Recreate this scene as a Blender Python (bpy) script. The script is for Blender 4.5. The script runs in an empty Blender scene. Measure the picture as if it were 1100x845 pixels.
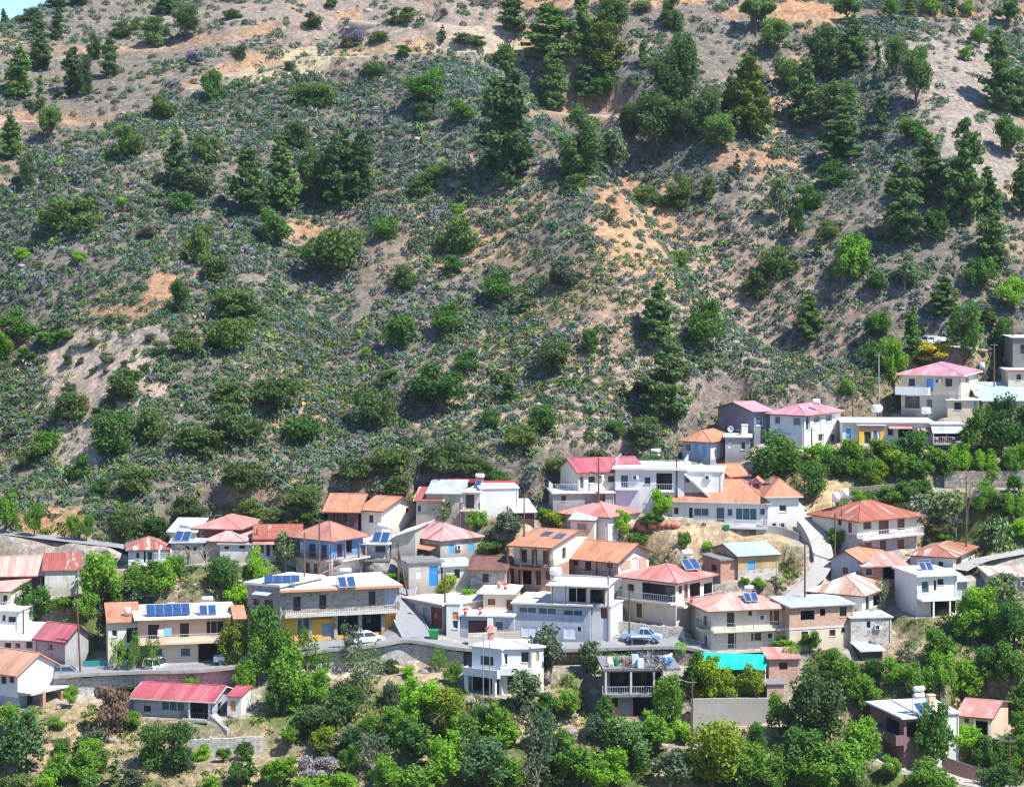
import bpy, math, random
import numpy as np
from mathutils import Vector, Matrix

SC = bpy.context.scene
COL = SC.collection
# ------------------------------------------------------------------ camera
F, YH, CX = 2440.0, 258.0, 550.0          # focal length, horizon row and centre column in photo pixels (1100 x 845)
cd = bpy.data.cameras.new('camera'); cam = bpy.data.objects.new('camera', cd); COL.objects.link(cam)
cam.location = (0, 0, 0); cam.rotation_euler = (math.radians(90), 0, 0)
cd.sensor_width = 36; cd.lens = F / 1100 * 36; cd.shift_y = -(422.5 - YH) / 1100
cd.clip_start = 1; cd.clip_end = 6000
SC.camera = cam
# ------------------------------------------------------------------ sky, sun, exposure
SUN_EL, SUN_AZ = 56.0, 124.0               # azimuth clockwise from the viewing direction (+Y): light from the right
w = bpy.data.worlds.new('World'); SC.world = w; w.use_nodes = True
nt = w.node_tree; bg = nt.nodes['Background']
sky = nt.nodes.new('ShaderNodeTexSky'); sky.sky_type = 'NISHITA'; sky.sun_disc = False
sky.sun_elevation = math.radians(SUN_EL); sky.sun_rotation = math.radians(SUN_AZ); sky.altitude = 1500
sky.air_density = 0.75; sky.dust_density = 0.2; sky.ozone_density = 3.0
tint = nt.nodes.new('ShaderNodeMix'); tint.data_type = 'RGBA'; tint.blend_type = 'MULTIPLY'; tint.inputs[0].default_value = 1; tint.inputs[7].default_value = (0.78, 0.94, 1.12, 1)   # cool white balance of the photo
nt.links.new(sky.outputs[0], tint.inputs[6]); nt.links.new(tint.outputs[2], bg.inputs[0]); bg.inputs[1].default_value = 0.15
sl = bpy.data.lights.new('sun', 'SUN'); sl.energy = 4.1; sl.angle = math.radians(0.5); sl.color = (1.0, 0.975, 0.93)
so = bpy.data.objects.new('sun', sl); COL.objects.link(so); so.location = (80, 100, 150)
sdir = Vector((math.sin(math.radians(SUN_AZ)) * math.cos(math.radians(SUN_EL)), math.cos(math.radians(SUN_AZ)) * math.cos(math.radians(SUN_EL)), math.sin(math.radians(SUN_EL))))
so.rotation_euler = sdir.to_track_quat('Z', 'Y').to_euler()
SC.view_settings.view_transform = 'Standard'; SC.view_settings.look = 'None'
SC.view_settings.exposure = 0.98; SC.view_settings.gamma = 1.0; SC.view_settings.use_curve_mapping = False
SC.cycles.filter_width = 1.25
SC.cycles.max_bounces = 6; SC.cycles.diffuse_bounces = 3; SC.cycles.transparent_max_bounces = 6

# ------------------------------------------------------------------ object helpers
def tag(o, label=None, cat=None, group=None, kind=None):
    if label: o['label'] = label
    if cat: o['category'] = cat
    if group: o['group'] = group
    if kind: o['kind'] = kind
    return o

def thing(name, label, cat, loc=(0, 0, 0), rotz=0.0, group=None):
    o = bpy.data.objects.new(name, None); COL.objects.link(o)
    o.empty_display_size = 0.5
    o.location = loc; o.rotation_euler = (0, 0, rotz)
    return tag(o, label, cat, group)

class MB:
    """collects polygons and builds ONE mesh object; every face gets a UV map in metres (u level, v up the slope)"""
    def __init__(s): s.v = []; s.f = []; s.m = []
    def poly(s, pts, m=0):
        n = len(s.v); s.v += [tuple(p) for p in pts]; s.f.append(list(range(n, n + len(pts)))); s.m.append(m)
    def box(s, x0, y0, z0, x1, y1, z1, m=0):
        n = len(s.v)
        s.v += [(x0, y0, z0), (x1, y0, z0), (x1, y1, z0), (x0, y1, z0), (x0, y0, z1), (x1, y0, z1), (x1, y1, z1), (x0, y1, z1)]
        for q in ((0, 3, 2, 1), (4, 5, 6, 7), (0, 1, 5, 4), (1, 2, 6, 5), (2, 3, 7, 6), (3, 0, 4, 7)):
            s.f.append([n + i for i in q]); s.m.append(m)
    def bar(s, p, q, r=0.04, n=6, r2=None, m=0):
        p, q = Vector(p), Vector(q); d = (q - p)
        if d.length < 1e-6: return
        d.normalize(); a = d.orthogonal().normalized(); b = d.cross(a); r2 = r if r2 is None else r2; k = len(s.v)
        for c, rr in ((p, r), (q, r2)):
            for i in range(n):
                t = 2 * math.pi * i / n
                s.v.append(tuple(c + a * (math.cos(t) * rr) + b * (math.sin(t) * rr)))
        for i in range(n):
            j = (i + 1) % n; s.f.append([k + i, k + j, k + n + j, k + n + i]); s.m.append(m)
        s.f.append([k + i for i in range(n)][::-1]); s.m.append(m)
        s.f.append([k + n + i for i in range(n)]); s.m.append(m)
    def slab(s, pts, th, m=0, up=None):
        """a closed slab: top polygon pts (counter-clockwise from above) thickened downwards by th"""
        b = [(p[0], p[1], p[2] - th) for p in pts]
        s.poly(pts, m); s.poly(b[::-1], m)
        for i in range(len(pts)):
            j = (i + 1) % len(pts); s.poly([pts[i], b[i], b[j], pts[j]], m)
    def lathe(s, prof, c=(0, 0, 0), n=14, axis='z', m=0):
        k = len(s.v)
        for r, z in prof:
            for i in range(n):
                t = 2 * math.pi * i / n
                x, y = r * math.cos(t), r * math.sin(t)
                p = (x, y, z) if axis == 'z' else ((z, x, y) if axis == 'x' else (x, z, y))
                s.v.append((c[0] + p[0], c[1] + p[1], c[2] + p[2]))
        for a in range(len(prof) - 1):
            for i in range(n):
                j = (i + 1) % n
                q = [k + a * n + i, k + a * n + j, k + (a + 1) * n + j, k + (a + 1) * n + i]
                s.f.append(q if axis != 'y' else q[::-1]); s.m.append(m)
    def build(s, name, mat, parent=None, mw=None, smooth=False):
        me = bpy.data.meshes.new(name)
        me.from_pydata(s.v, [], s.f)
        for mm in (mat if isinstance(mat, (list, tuple)) else [mat]): me.materials.append(MATS[mm] if isinstance(mm, str) else mm)
        if len(me.materials) > 1: me.polygons.foreach_set('material_index', s.m)
        uv = me.uv_layers.new(name='UVMap')
        V = np.array(s.v, dtype=float)
        out = np.zeros((len(me.loops), 2), dtype=np.float32)
        for p in me.polygons:
            n = p.normal
            u = Vector((-n.y, n.x, 0)) if abs(n.z) < 0.985 else Vector((1, 0, 0))
            u.normalize(); v = n.cross(u)
            for li in p.loop_indices:
                c = V[me.loops[li].vertex_index]
                out[li] = (c[0] * u.x + c[1] * u.y + c[2] * u.z, c[0] * v.x + c[1] * v.y + c[2] * v.z)
        uv.data.foreach_set('uv', out.ravel())
        if smooth: me.polygons.foreach_set('use_smooth', [True] * len(me.polygons))
        o = bpy.data.objects.new(name, me); COL.objects.link(o)
        if parent is not None: o.parent = parent
        if mw is not None: o.matrix_basis = mw
        return o

# ------------------------------------------------------------------ materials
MATS = {}
def _new(name, rough=0.8, metal=0.0, spec=0.3):
    m = bpy.data.materials.new(name); m.use_nodes = True; t = m.node_tree
    b = t.nodes['Principled BSDF']; b.inputs['Roughness'].default_value = rough; b.inputs['Metallic'].default_value = metal
    b.inputs['Specular IOR Level'].default_value = spec
    MATS[name] = m
    return m, t, b

def _coords(t, scale=(1, 1, 1)):
    """UV metres plus a random shift per object, so that no two houses carry the same stains"""
    tc = t.nodes.new('ShaderNodeTexCoord'); oi = t.nodes.new('ShaderNodeObjectInfo')
    mu = t.nodes.new('ShaderNodeMath'); mu.operation = 'MULTIPLY'; mu.inputs[1].default_value = 97.0
    t.links.new(oi.outputs['Random'], mu.inputs[0])
    ad = t.nodes.new('ShaderNodeVectorMath'); ad.operation = 'ADD'
    cb = t.nodes.new('ShaderNodeCombineXYZ'); t.links.new(mu.outputs[0], cb.inputs[0]); t.links.new(mu.outputs[0], cb.inputs[2])
    t.links.new(tc.outputs['UV'], ad.inputs[0]); t.links.new(cb.outputs[0], ad.inputs[1])
    mp = t.nodes.new('ShaderNodeMapping'); mp.inputs['Scale'].default_value = scale
    t.links.new(ad.outputs[0], mp.inputs[0])
    return mp.outputs[0]

def _noise(t, vec, scale, detail=4, rough=0.6):
    n = t.nodes.new('ShaderNodeTexNoise'); n.inputs['Scale'].default_value = scale; n.inputs['Detail'].default_value = detail
    n.inputs['Roughness'].default_value = rough
    t.links.new(vec, n.inputs['Vector']); return n.outputs['Fac']

def _ramp(t, fac, stops):
    r = t.nodes.new('ShaderNodeValToRGB'); e = r.color_ramp.elements
    while len(e) < len(stops): e.new(0.5)
    for el, (p, c) in zip(e, stops): el.position = p; el.color = (*c, 1)
    t.links.new(fac, r.inputs[0]); return r.outputs[0]

def _mix(t, fac, a, b, mode='MIX'):
    m = t.nodes.new('ShaderNodeMix'); m.data_type = 'RGBA'; m.blend_type = mode
    for sock, val in ((m.inputs[0], fac), (m.inputs[6], a), (m.inputs[7], b)):
        if hasattr(val, 'links'): t.links.new(val, sock)
        elif isinstance(val, (int, float)): sock.default_value = val
        else: sock.default_value = (*val, 1)
    return m.outputs[2]

def _bump(t, b, h, strength=0.3, dist=0.05):
    n = t.nodes.new('ShaderNodeBump'); n.inputs['Strength'].default_value = strength; n.inputs['Distance'].default_value = dist
    t.links.new(h, n.inputs['Height']); t.links.new(n.outputs[0], b.inputs['Normal'])

def k(c, f): return tuple(min(1, max(0, x * f)) for x in c)

def plaster(name, c, var=0.12, stain=0.5, stainc=(0.22, 0.2, 0.17), rough=0.9):
    m, t, b = _new(name, rough)
    v = _coords(t)
    col = _ramp(t, _noise(t, v, 0.9, 6), [(0.3, k(c, 1 - var)), (0.7, k(c, 1 + var * 0.6))])
    vs = _coords(t, (1.1, 0.16, 1)); st = _ramp(t, _noise(t, vs, 1.2, 5, 0.7), [(0.5, (0, 0, 0)), (0.72, (min(1, stain * 1.25),) * 3)])
    col = _mix(t, st, col, stainc)
    tc = t.nodes.new('ShaderNodeTexCoord'); sz = t.nodes.new('ShaderNodeSeparateXYZ'); t.links.new(tc.outputs['Object'], sz.inputs[0])
    nd = t.nodes.new('ShaderNodeMath'); nd.operation = 'MULTIPLY_ADD'; nd.inputs[1].default_value = -2.2; t.links.new(_noise(t, v, 0.8, 5, .7), nd.inputs[0]); t.links.new(sz.outputs[2], nd.inputs[2])
    mr = t.nodes.new('ShaderNodeMapRange'); mr.inputs['From Min'].default_value = .5; mr.inputs['From Max'].default_value = -1.0; mr.inputs['To Max'].default_value = min(.7, stain + .15); t.links.new(nd.outputs[0], mr.inputs['Value'])
    col = _mix(t, mr.outputs[0], col, stainc)
    pt = _ramp(t, _noise(t, v, 0.35, 3, .5), [(.58, (0, 0, 0)), (.62, (.35,) * 3)]); col = _mix(t, pt, col, k(c, .82))
    t.links.new(col, b.inputs['Base Color']); _bump(t, b, _noise(t, v, 9, 3), 0.25, 0.02)
def plain(name, c, rough=0.6, metal=0.0, var=0.1, spec=0.3):
    m, t, b = _new(name, rough, metal, spec); v = _coords(t)
    t.links.new(_ramp(t, _noise(t, v, 1.7, 3), [(0.3, k(c, 1 - var)), (0.7, k(c, 1 + var))]), b.inputs['Base Color'])
def tiles(name, c, c2, period=0.26):
    """clay tiles: rolls down the slope, courses across, tile to tile colour change"""
    m, t, b = _new(name, 0.85)
    v = _coords(t)
    br = t.nodes.new('ShaderNodeTexBrick'); br.inputs['Scale'].default_value = 1.0; br.inputs['Brick Width'].default_value = period
    br.inputs['Row Height'].default_value = 0.38; br.inputs['Mortar Size'].default_value = 0.012; br.offset = 0.0
    br.inputs['Color1'].default_value = (*k(c, 0.86), 1); br.inputs['Color2'].default_value = (*k(c, 1.12), 1); br.inputs['Mortar'].default_value = (*k(c, 0.55), 1)
    t.links.new(v, br.inputs['Vector'])
    st = _ramp(t, _noise(t, v, 0.45, 6, 0.65), [(0.38, (0, 0, 0)), (0.72, (0.75,) * 3)])
    vq = _coords(t, (0.9, 0.2, 1)); tc_ = _mix(t, st, br.outputs['Color'], c2); tc_ = _mix(t, 1.0, tc_, _ramp(t, _noise(t, vq, 0.8, 6, .7), [(.32, (.66, .64, .62)), (.55, (1, 1, 1)), (.75, (1.12, 1.1, 1.08))]), 'MULTIPLY')
    t.links.new(tc_, b.inputs['Base Color'])
    wv = t.nodes.new('ShaderNodeTexWave'); wv.inputs['Scale'].default_value = 1 / period * 0.5; wv.bands_direction = 'X'; t.links.new(v, wv.inputs['Vector'])
    _bump(t, b, wv.outputs['Fac'], 0.6, 0.06)
def sheet(name, c, rust=0.0, rustc=(0.30, 0.11, 0.05), pale=None, period=0.9, rough=0.55, metal=0.0, amount=0.55):
    """ribbed metal roof sheets; rust runs in streaks down the slope, sheet by sheet"""
    m, t, b = _new(name, rough, metal)
    v = _coords(t)
    col = _ramp(t, _noise(t, v, 0.6, 4), [(0.3, k(c, 0.88)), (0.7, k(c, 1.1))])
    if pale:
        vp = _coords(t, (1.0, 0.22, 1)); col = _mix(t, _ramp(t, _noise(t, vp, 0.9, 5, 0.7), [(0.47, (0, 0, 0)), (0.6, (0.85,) * 3)]), col, pale)
    if rust:
        sep = t.nodes.new('ShaderNodeSeparateXYZ'); t.links.new(v, sep.inputs[0])
        dv = t.nodes.new('ShaderNodeMath'); dv.operation = 'DIVIDE'; dv.inputs[1].default_value = period; t.links.new(sep.outputs[0], dv.inputs[0])
        fl = t.nodes.new('ShaderNodeMath'); fl.operation = 'FLOOR'; t.links.new(dv.outputs[0], fl.inputs[0])
        wn = t.nodes.new('ShaderNodeTexWhiteNoise'); wn.noise_dimensions = '1D'; t.links.new(fl.outputs[0], wn.inputs['W'])
        vr = _coords(t, (1.6, 0.22, 1)); nz = _noise(t, vr, 1.1, 6, 0.75)
        ad = t.nodes.new('ShaderNodeMath'); ad.operation = 'MULTIPLY_ADD'; ad.inputs[1].default_value = 0.42; t.links.new(wn.outputs[0], ad.inputs[0]); t.links.new(nz, ad.inputs[2])
        lo = 1.05 - amount
        col = _mix(t, _ramp(t, ad.outputs[0], [(lo - 0.07, (0, 0, 0)), (lo + 0.08, (rust,) * 3)]), col, rustc)
    vq = _coords(t, (1.3, 0.16, 1)); col = _mix(t, 1.0, col, _ramp(t, _noise(t, vq, 0.9, 6, .7), [(.32, (.72, .70, .69)), (.55, (1, 1, 1)), (.78, (1.1, 1.1, 1.1))]), 'MULTIPLY')
    t.links.new(col, b.inputs['Base Color'])
    wv = t.nodes.new('ShaderNodeTexWave'); wv.inputs['Scale'].default_value = 1.1; wv.bands_direction = 'X'; t.links.new(v, wv.inputs['Vector'])
    _bump(t, b, wv.outputs['Fac'], 0.5, 0.04)
def bricks(name, c, mortar, w=0.32, h=0.2):
    m, t, b = _new(name, 0.92); v = _coords(t)
    br = t.nodes.new('ShaderNodeTexBrick'); br.inputs['Scale'].default_value = 1.0; br.inputs['Brick Width'].default_value = w
    br.inputs['Row Height'].default_value = h; br.inputs['Mortar Size'].default_value = 0.016
    br.inputs['Color1'].default_value = (*k(c, 0.8), 1); br.inputs['Color2'].default_value = (*k(c, 1.2), 1); br.inputs['Mortar'].default_value = (*mortar, 1)
    t.links.new(v, br.inputs['Vector'])
    st = _ramp(t, _noise(t, v, 0.7, 5), [(0.45, (0, 0, 0)), (0.75, (0.6,) * 3)])
    t.links.new(_mix(t, st, br.outputs['Color'], mortar), b.inputs['Base Color']); _bump(t, b, br.outputs['Fac'], -0.3, 0.03)
def rubble(name, c, mortar, scale=2.4):
    m, t, b = _new(name, 0.95); v = _coords(t, (1, 1.6, 1))
    vo = t.nodes.new('ShaderNodeTexVoronoi'); vo.inputs['Scale'].default_value = scale; t.links.new(v, vo.inputs['Vector'])
    ve = t.nodes.new('ShaderNodeTexVoronoi'); ve.feature = 'DISTANCE_TO_EDGE'; ve.inputs['Scale'].default_value = scale; t.links.new(v, ve.inputs['Vector'])
    sp = t.nodes.new('ShaderNodeSeparateColor'); t.links.new(vo.outputs['Color'], sp.inputs[0])
    st = _ramp(t, sp.outputs[0], [(0.0, k(c, 0.62)), (0.5, c), (1.0, k(c, 1.35))])
    ed = _ramp(t, ve.outputs['Distance'], [(0.02, (1, 1, 1)), (0.07, (0, 0, 0))])
    col = _mix(t, ed, st, mortar)
    big = _ramp(t, _noise(t, v, 0.35, 5), [(0.4, (0, 0, 0)), (0.75, (0.55,) * 3)])
    t.links.new(_mix(t, big, col, mortar), b.inputs['Base Color']); _bump(t, b, ve.outputs['Distance'], 0.5, 0.08)

plaster('white_plaster', (0.76, 0.74, 0.69), 0.06, 0.3, (0.5, 0.47, 0.42))
plaster('blue_white_plaster', (0.68, 0.72, 0.78), 0.06, 0.35, (0.45, 0.45, 0.45))
plaster('lavender_plaster', (0.66, 0.63, 0.74), 0.06, 0.3, (0.45, 0.43, 0.45))
plaster('cream_plaster', (0.68, 0.57, 0.41), 0.08, 0.35, (0.4, 0.34, 0.26))
plaster('pale_cream_plaster', (0.72, 0.65, 0.51), 0.07, 0.35, (0.42, 0.37, 0.3))
plaster('peach_plaster', (0.72, 0.52, 0.36), 0.08, 0.35, (0.45, 0.35, 0.27))
plaster('grey_plaster', (0.40, 0.39, 0.37), 0.12, 0.5, (0.2, 0.19, 0.18))
plaster('blue_grey_plaster', (0.40, 0.44, 0.48), 0.1, 0.45, (0.22, 0.23, 0.24))
plaster('dark_blue_grey_plaster', (0.24, 0.25, 0.30), 0.12, 0.4, (0.15, 0.14, 0.14))
plaster('warm_grey_plaster', (0.46, 0.42, 0.35), 0.14, 0.6, (0.24, 0.2, 0.16))
plaster('yellow_plaster', (0.80, 0.44, 0.05), 0.08, 0.3, (0.45, 0.3, 0.12))
plaster('blue_plaster', (0.13, 0.30, 0.58), 0.12, 0.5, (0.12, 0.14, 0.2))
plaster('purple_brown_plaster', (0.27, 0.15, 0.15), 0.1, 0.35, (0.18, 0.12, 0.11))
plaster('pink_plaster', (0.62, 0.30, 0.33), 0.1, 0.3, (0.4, 0.25, 0.22))
plaster('brown_maroon_plaster', (0.17, 0.08, 0.08), 0.12, 0.4, (0.1, 0.06, 0.06))
plaster('concrete', (0.22, 0.215, 0.205), 0.18, 0.6, (0.18, 0.17, 0.16))
plaster('pale_concrete', (0.55, 0.53, 0.49), 0.14, 0.55, (0.3, 0.28, 0.25))
plaster('painted_shade_interior', (0.10, 0.095, 0.09), .2, .5, (0.06, 0.055, 0.05))  # near-black colour stands in for the shade inside open garages and verandas
plaster('white_roof', (0.74, 0.71, 0.66), 0.1, 0.5, (0.5, 0.46, 0.4))
plaster('old_white_wash', (0.66, 0.63, 0.57), 0.12, 0.7, (0.36, 0.3, 0.23))
plaster('mud_plaster', (0.48, 0.34, 0.17), 0.15, 0.6, (0.3, 0.2, 0.1))
bricks('red_brick', (0.46, 0.20, 0.12), (0.42, 0.36, 0.3))
bricks('pale_brick', (0.55, 0.29, 0.19), (0.5, 0.42, 0.35))
rubble('grey_stone', (0.30, 0.27, 0.24), (0.42, 0.39, 0.35))
rubble('pale_stone', (0.40, 0.37, 0.32), (0.55, 0.52, 0.46), 2.0)
rubble('dry_stone', (0.33, 0.28, 0.22), (0.16, 0.13, 0.1), 2.0)
tiles('orange_tile', (0.56, 0.235, 0.125), (0.50, 0.29, 0.19))
tiles('salmon_tile', (0.56, 0.29, 0.18), (0.52, 0.34, 0.25))
tiles('old_tile', (0.24, 0.10, 0.08), (0.17, 0.09, 0.08))
tiles('clay_tile', (0.50, 0.20, 0.135), (0.44, 0.25, 0.19))
tiles('pale_clay_tile', (0.66, 0.30, 0.22), (0.6, 0.36, 0.3))
sheet('red_sheet', (0.41, 0.09, 0.11), 0.35, (0.52, 0.24, 0.23), amount=.36)
sheet('pink_sheet', (0.56, 0.22, 0.20), 0.5, (0.45, 0.22, 0.16), pale=(0.62, 0.38, 0.34), amount=.4)
sheet('magenta_sheet', (0.55, 0.19, 0.235), 0.4, (0.60, 0.42, 0.42), pale=(0.60, 0.32, 0.34), amount=.36)
sheet('coral_sheet', (0.52, 0.15, 0.13), 0.6, (0.58, 0.36, 0.31), pale=(0.56, 0.24, 0.21), amount=0.42)
sheet('worn_red_sheet', (0.42, 0.115, 0.10), 0.8, (0.56, 0.40, 0.36), amount=0.52, period=0.8)
sheet('rust_red_sheet', (0.60, 0.45, 0.40), 0.95, (0.36, 0.10, 0.06), amount=0.62, period=0.9)
sheet('rust_white_sheet', (0.68, 0.62, 0.56), 0.95, (0.36, 0.13, 0.07), amount=0.5, period=0.8)
sheet('rust_pale_sheet', (0.62, 0.57, 0.50), 0.8, (0.42, 0.20, 0.11), amount=0.36, period=1.0)
sheet('striped_rust_sheet', (0.70, 0.64, 0.58), 1.0, (0.36, 0.11, 0.08), amount=0.55, period=0.75)
sheet('salmon_rust_sheet', (0.55, 0.26, 0.20), 0.6, (0.66, 0.46, 0.38), amount=0.5, period=0.9)
sheet('galvanised_sheet', (0.55, 0.60, 0.64), 0.0, pale=(0.42, 0.48, 0.53), metal=0.2)
sheet('blue_sheet', (0.42, 0.56, 0.64), 0.0, metal=0.1)
sheet('blue_rust_sheet', (0.45, 0.56, 0.62), 0.8, (0.5, 0.22, 0.12), amount=0.34, period=1.0, metal=0.1)
sheet('white_sheet', (0.76, 0.75, 0.73), 0.0, pale=(0.6, 0.58, 0.55))
plain('wood', (0.20, 0.10, 0.055), 0.7); plain('dark_wood', (0.09, 0.05, 0.035), 0.7); plain('grey_wood', (0.3, 0.26, 0.22), 0.85)
plain('brown_door', (0.19, 0.085, 0.05), 0.5); plain('orange_door', (0.55, 0.26, 0.07), 0.6); plain('dark_door', (0.05, 0.045, 0.045), 0.5)
plain('dark_red_door', (0.12, 0.05, 0.05), 0.6); plain('grey_door', (0.26, 0.3, 0.34), 0.6); plain('blue_paint', (0.02, 0.22, 0.62), 0.5)
plain('light_blue_paint', (0.10, 0.36, 0.66), 0.5); plain('teal_glass', (0.06, 0.13, 0.15), 0.12, spec=0.6); plain('glass', (0.045, 0.055, 0.065), 0.1, spec=0.6)
plain('white_paint', (0.8, 0.8, 0.78), 0.45, var=0.03); plain('white_shutter', (0.66, 0.68, 0.74), 0.5, var=0.05); plain('grey_metal', (0.42, 0.43, 0.44), 0.4, 0.5)
plain('dark_metal', (0.08, 0.08, 0.09), 0.5, 0.4); plain('rail_white', (0.62, 0.64, 0.66), 0.5); plain('black_rubber', (0.025, 0.025, 0.026), 0.8)
plain('panel_blue', (0.03, 0.075, 0.18), 0.12, spec=0.7); plain('tank_white', (0.82, 0.83, 0.85), 0.35, var=0.03); plain('terracotta', (0.50, 0.20, 0.12), 0.85, var=0.25)
plain('pole_wood', (0.16, 0.085, 0.055), 0.9, var=0.25); plain('grey_pole', (0.3, 0.28, 0.26), 0.85); plain('cloth_blue', (0.22, 0.55, 0.78), 0.9); plain('cloth_white', (0.78, 0.79, 0.84), 0.9)
plain('cloth_yellow', (0.8, 0.52, 0.06), 0.9); plain('bin_green', (0.02, 0.22, 0.06), 0.55); plain('bright_orange', (0.85, 0.2, 0.04), 0.5); plain('purple_flower', (0.35, 0.12, 0.4), 0.9); plain('red_flower', (0.7, 0.06, 0.12), 0.9)
plain('pink_flower', (0.75, 0.32, 0.28), 0.9); plain('deep_yellow', (0.82, 0.50, 0.04), 0.6); plain('teal_paint', (0.04, 0.32, 0.3), 0.6)
plain('orange_trim', (0.62, 0.27, 0.14), 0.8); plain('red_trim', (0.5, 0.06, 0.07), 0.6); plain('brown_trim', (0.17, 0.08, 0.055), 0.7); plain('pale_trim', (0.66, 0.62, 0.56), 0.8)
# ------------------------------------------------------------------ terrain: base surface, pixel rays
def _hash(ix, iy, s):
    h = (ix * 374761393 + iy * 668265263 + s * 974634777) & 0xFFFFFFFF
    h = ((h ^ (h >> 13)) * 1274126177) & 0xFFFFFFFF
    return ((h ^ (h >> 16)) & 0xFFFF) / 65535.0
def vnoise(x, y, s=0):
    x = np.asarray(x, float); y = np.asarray(y, float)
    ix = np.floor(x).astype(np.int64); iy = np.floor(y).astype(np.int64); fx = x - ix; fy = y - iy
    fx = fx * fx * (3 - 2 * fx); fy = fy * fy * (3 - 2 * fy)
    a = _hash(ix, iy, s); b = _hash(ix + 1, iy, s); c = _hash(ix, iy + 1, s); d = _hash(ix + 1, iy + 1, s)
    return (a * (1 - fx) + b * fx) * (1 - fy) + (c * (1 - fx) + d * fx) * fy
def fbm(x, y, s=0, o=4):
    r = 0; a = 0.5
    for i in range(o): r = r + a * (vnoise(x, y, s + i) - 0.5); x = np.asarray(x) * 2.03; y = np.asarray(y) * 2.03; a *= 0.5
    return r
def sstep(a, b, x):
    t = np.clip((np.asarray(x, float) - a) / (b - a), 0, 1); return t * t * (3 - 2 * t)
def seg_dist(X, Y, P):
    """distance to a polyline P (n,2) and the parameter along it"""
    best = np.full(np.shape(X), 1e9); par = np.zeros(np.shape(X))
    for i in range(len(P) - 1):
        ax, ay = P[i][:2]; bx, by = P[i + 1][:2]; dx, dy = bx - ax, by - ay; L = dx * dx + dy * dy + 1e-9
        t = np.clip(((X - ax) * dx + (Y - ay) * dy) / L, 0, 1)
        d = np.hypot(X - ax - t * dx, Y - ay - t * dy); mk = d < best
        best = np.where(mk, d, best); par = np.where(mk, i + t, par)
    return best, par

def hbase(X, Y):
    X = np.asarray(X, float); Y = np.asarray(Y, float)
    zv = -187.4 + 0.485 * Y
    yj = 307 + 46 * sstep(0, 62, X)                       # the village climbs farther up the slope on the right
    zj = -187.4 + 0.485 * yj
    zn = np.where(Y > yj, zj + 0.60 * (Y - yj), zv)
    # near spur: its crest line drops towards the left, the far hill stands behind it
    yc = np.clip(391 + 0.8 * (X + 88), 374, 520)
    over = np.clip(Y - yc, 0, None)
    fade = sstep(12, -22, X)
    zn = zn - fade * over * 1.15
    zf = -200 + 0.50 * Y
    ridge = 494 + 0.9 * np.clip(X + 112, -60, 400); ov2 = np.clip(Y - ridge, 0, None)
    zf = zf - ov2 * 0.9
    zh = np.maximum(zn, zf - (1 - fade) * 80)
    # right-hand gully between the spur and the eastern slope
    d, _ = seg_dist(X, Y, np.array([(12, 424), (30, 386), (43, 362), (53, 343)]))
    zh = zh - 13.0 * np.exp(-(d / 12.0) ** 2) * sstep(345, 362, Y) + 7.5 * np.exp(-(seg_dist(X, Y, np.array([(-6, 408), (8, 382), (21, 352)]))[0] / 16) ** 2) * sstep(318, 345, Y)
    d, _ = seg_dist(X, Y, np.array([(-92, 380), (-84, 352), (-74, 318)])); zh = zh - 8.0 * np.exp(-(d / 13.0) ** 2) * sstep(312, 330, Y)
    d, _ = seg_dist(X, Y, np.array([(-30, 425), (-34, 385), (-24, 330)])); zh = zh - 4.5 * np.exp(-(d / 9.0) ** 2) * sstep(315, 345, Y)
    d, _ = seg_dist(X, Y, np.array([(-60, 392), (-58, 360), (-48, 325)])); zh = zh + 3.5 * np.exp(-(d / 12.0) ** 2) * sstep(315, 340, Y)
    d, _ = seg_dist(X, Y, np.array([(70, 450), (76, 410), (74, 370)])); zh = zh + 5.0 * np.exp(-(d / 12.0) ** 2) * sstep(362, 385, Y)
    hill = sstep(0, 25, Y - yj)
    sp = np.sin((X + 9 * (vnoise(X / 30, Y / 45, 7) - 0.5) * 2 - 0.25 * (Y - 350)) / 8.5)
    zh = zh + hill * (sp * 1.6 + 8.5 * fbm(X / 38, Y / 38, 3, 4) + 1.0 * fbm(X / 5, Y / 5, 9, 3))
    top = sstep(560, 700, Y); zh = zh - top * (Y - 560) * 0.25
    cam_side = -2.5 - 0.5 * np.clip(Y, -50, 1e9)          # the slope the camera stands on
    return np.maximum(zh, np.where(Y < 240, cam_side, -1e4))

def ray(px, py): return (np.asarray(px, float) - CX) / F, (YH - np.asarray(py, float)) / F
def _march(H, px, py, y0=225.0, y1=650.0, n=1700):
    px = np.atleast_1d(px); py = np.atleast_1d(py); kx, t = ray(px, py)
    Ys = np.linspace(y0, y1, n); out = np.full(len(px), y1)
    for i in range(0, len(px), 400):
        kk = kx[i:i + 400, None]; tt = t[i:i + 400, None]
        g = H(kk * Ys, Ys[None, :] + 0 * kk); under = g >= tt * Ys
        j = np.argmax(under, axis=1); ok = under[np.arange(len(j)), j]
        jj = np.clip(j, 1, n - 1); r = np.arange(len(j))
        d1 = (tt * Ys)[r, jj - 1] - g[r, jj - 1]; d2 = g[r, jj] - (tt * Ys)[r, jj]
        w = d1 / np.maximum(d1 + d2, 1e-6)
        yy = Ys[jj - 1] + w * (Ys[jj] - Ys[jj - 1]); out[i:i + 400] = np.where(ok, yy, y1)
    return kx * out, out, t * out
def base_at(px, py):
    x, y, z = _march(hbase, px, py); return Vector((float(x[0]), float(y[0]), float(z[0])))
def proj(p): return CX + F * p[0] / p[1], YH - F * p[2] / p[1]

PADS = []      # (matrix inverse 2x2+offset, L, M, z, margin, falloff)
STRIPS = []    # (polyline (n,3), half width, falloff, weight)

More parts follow.
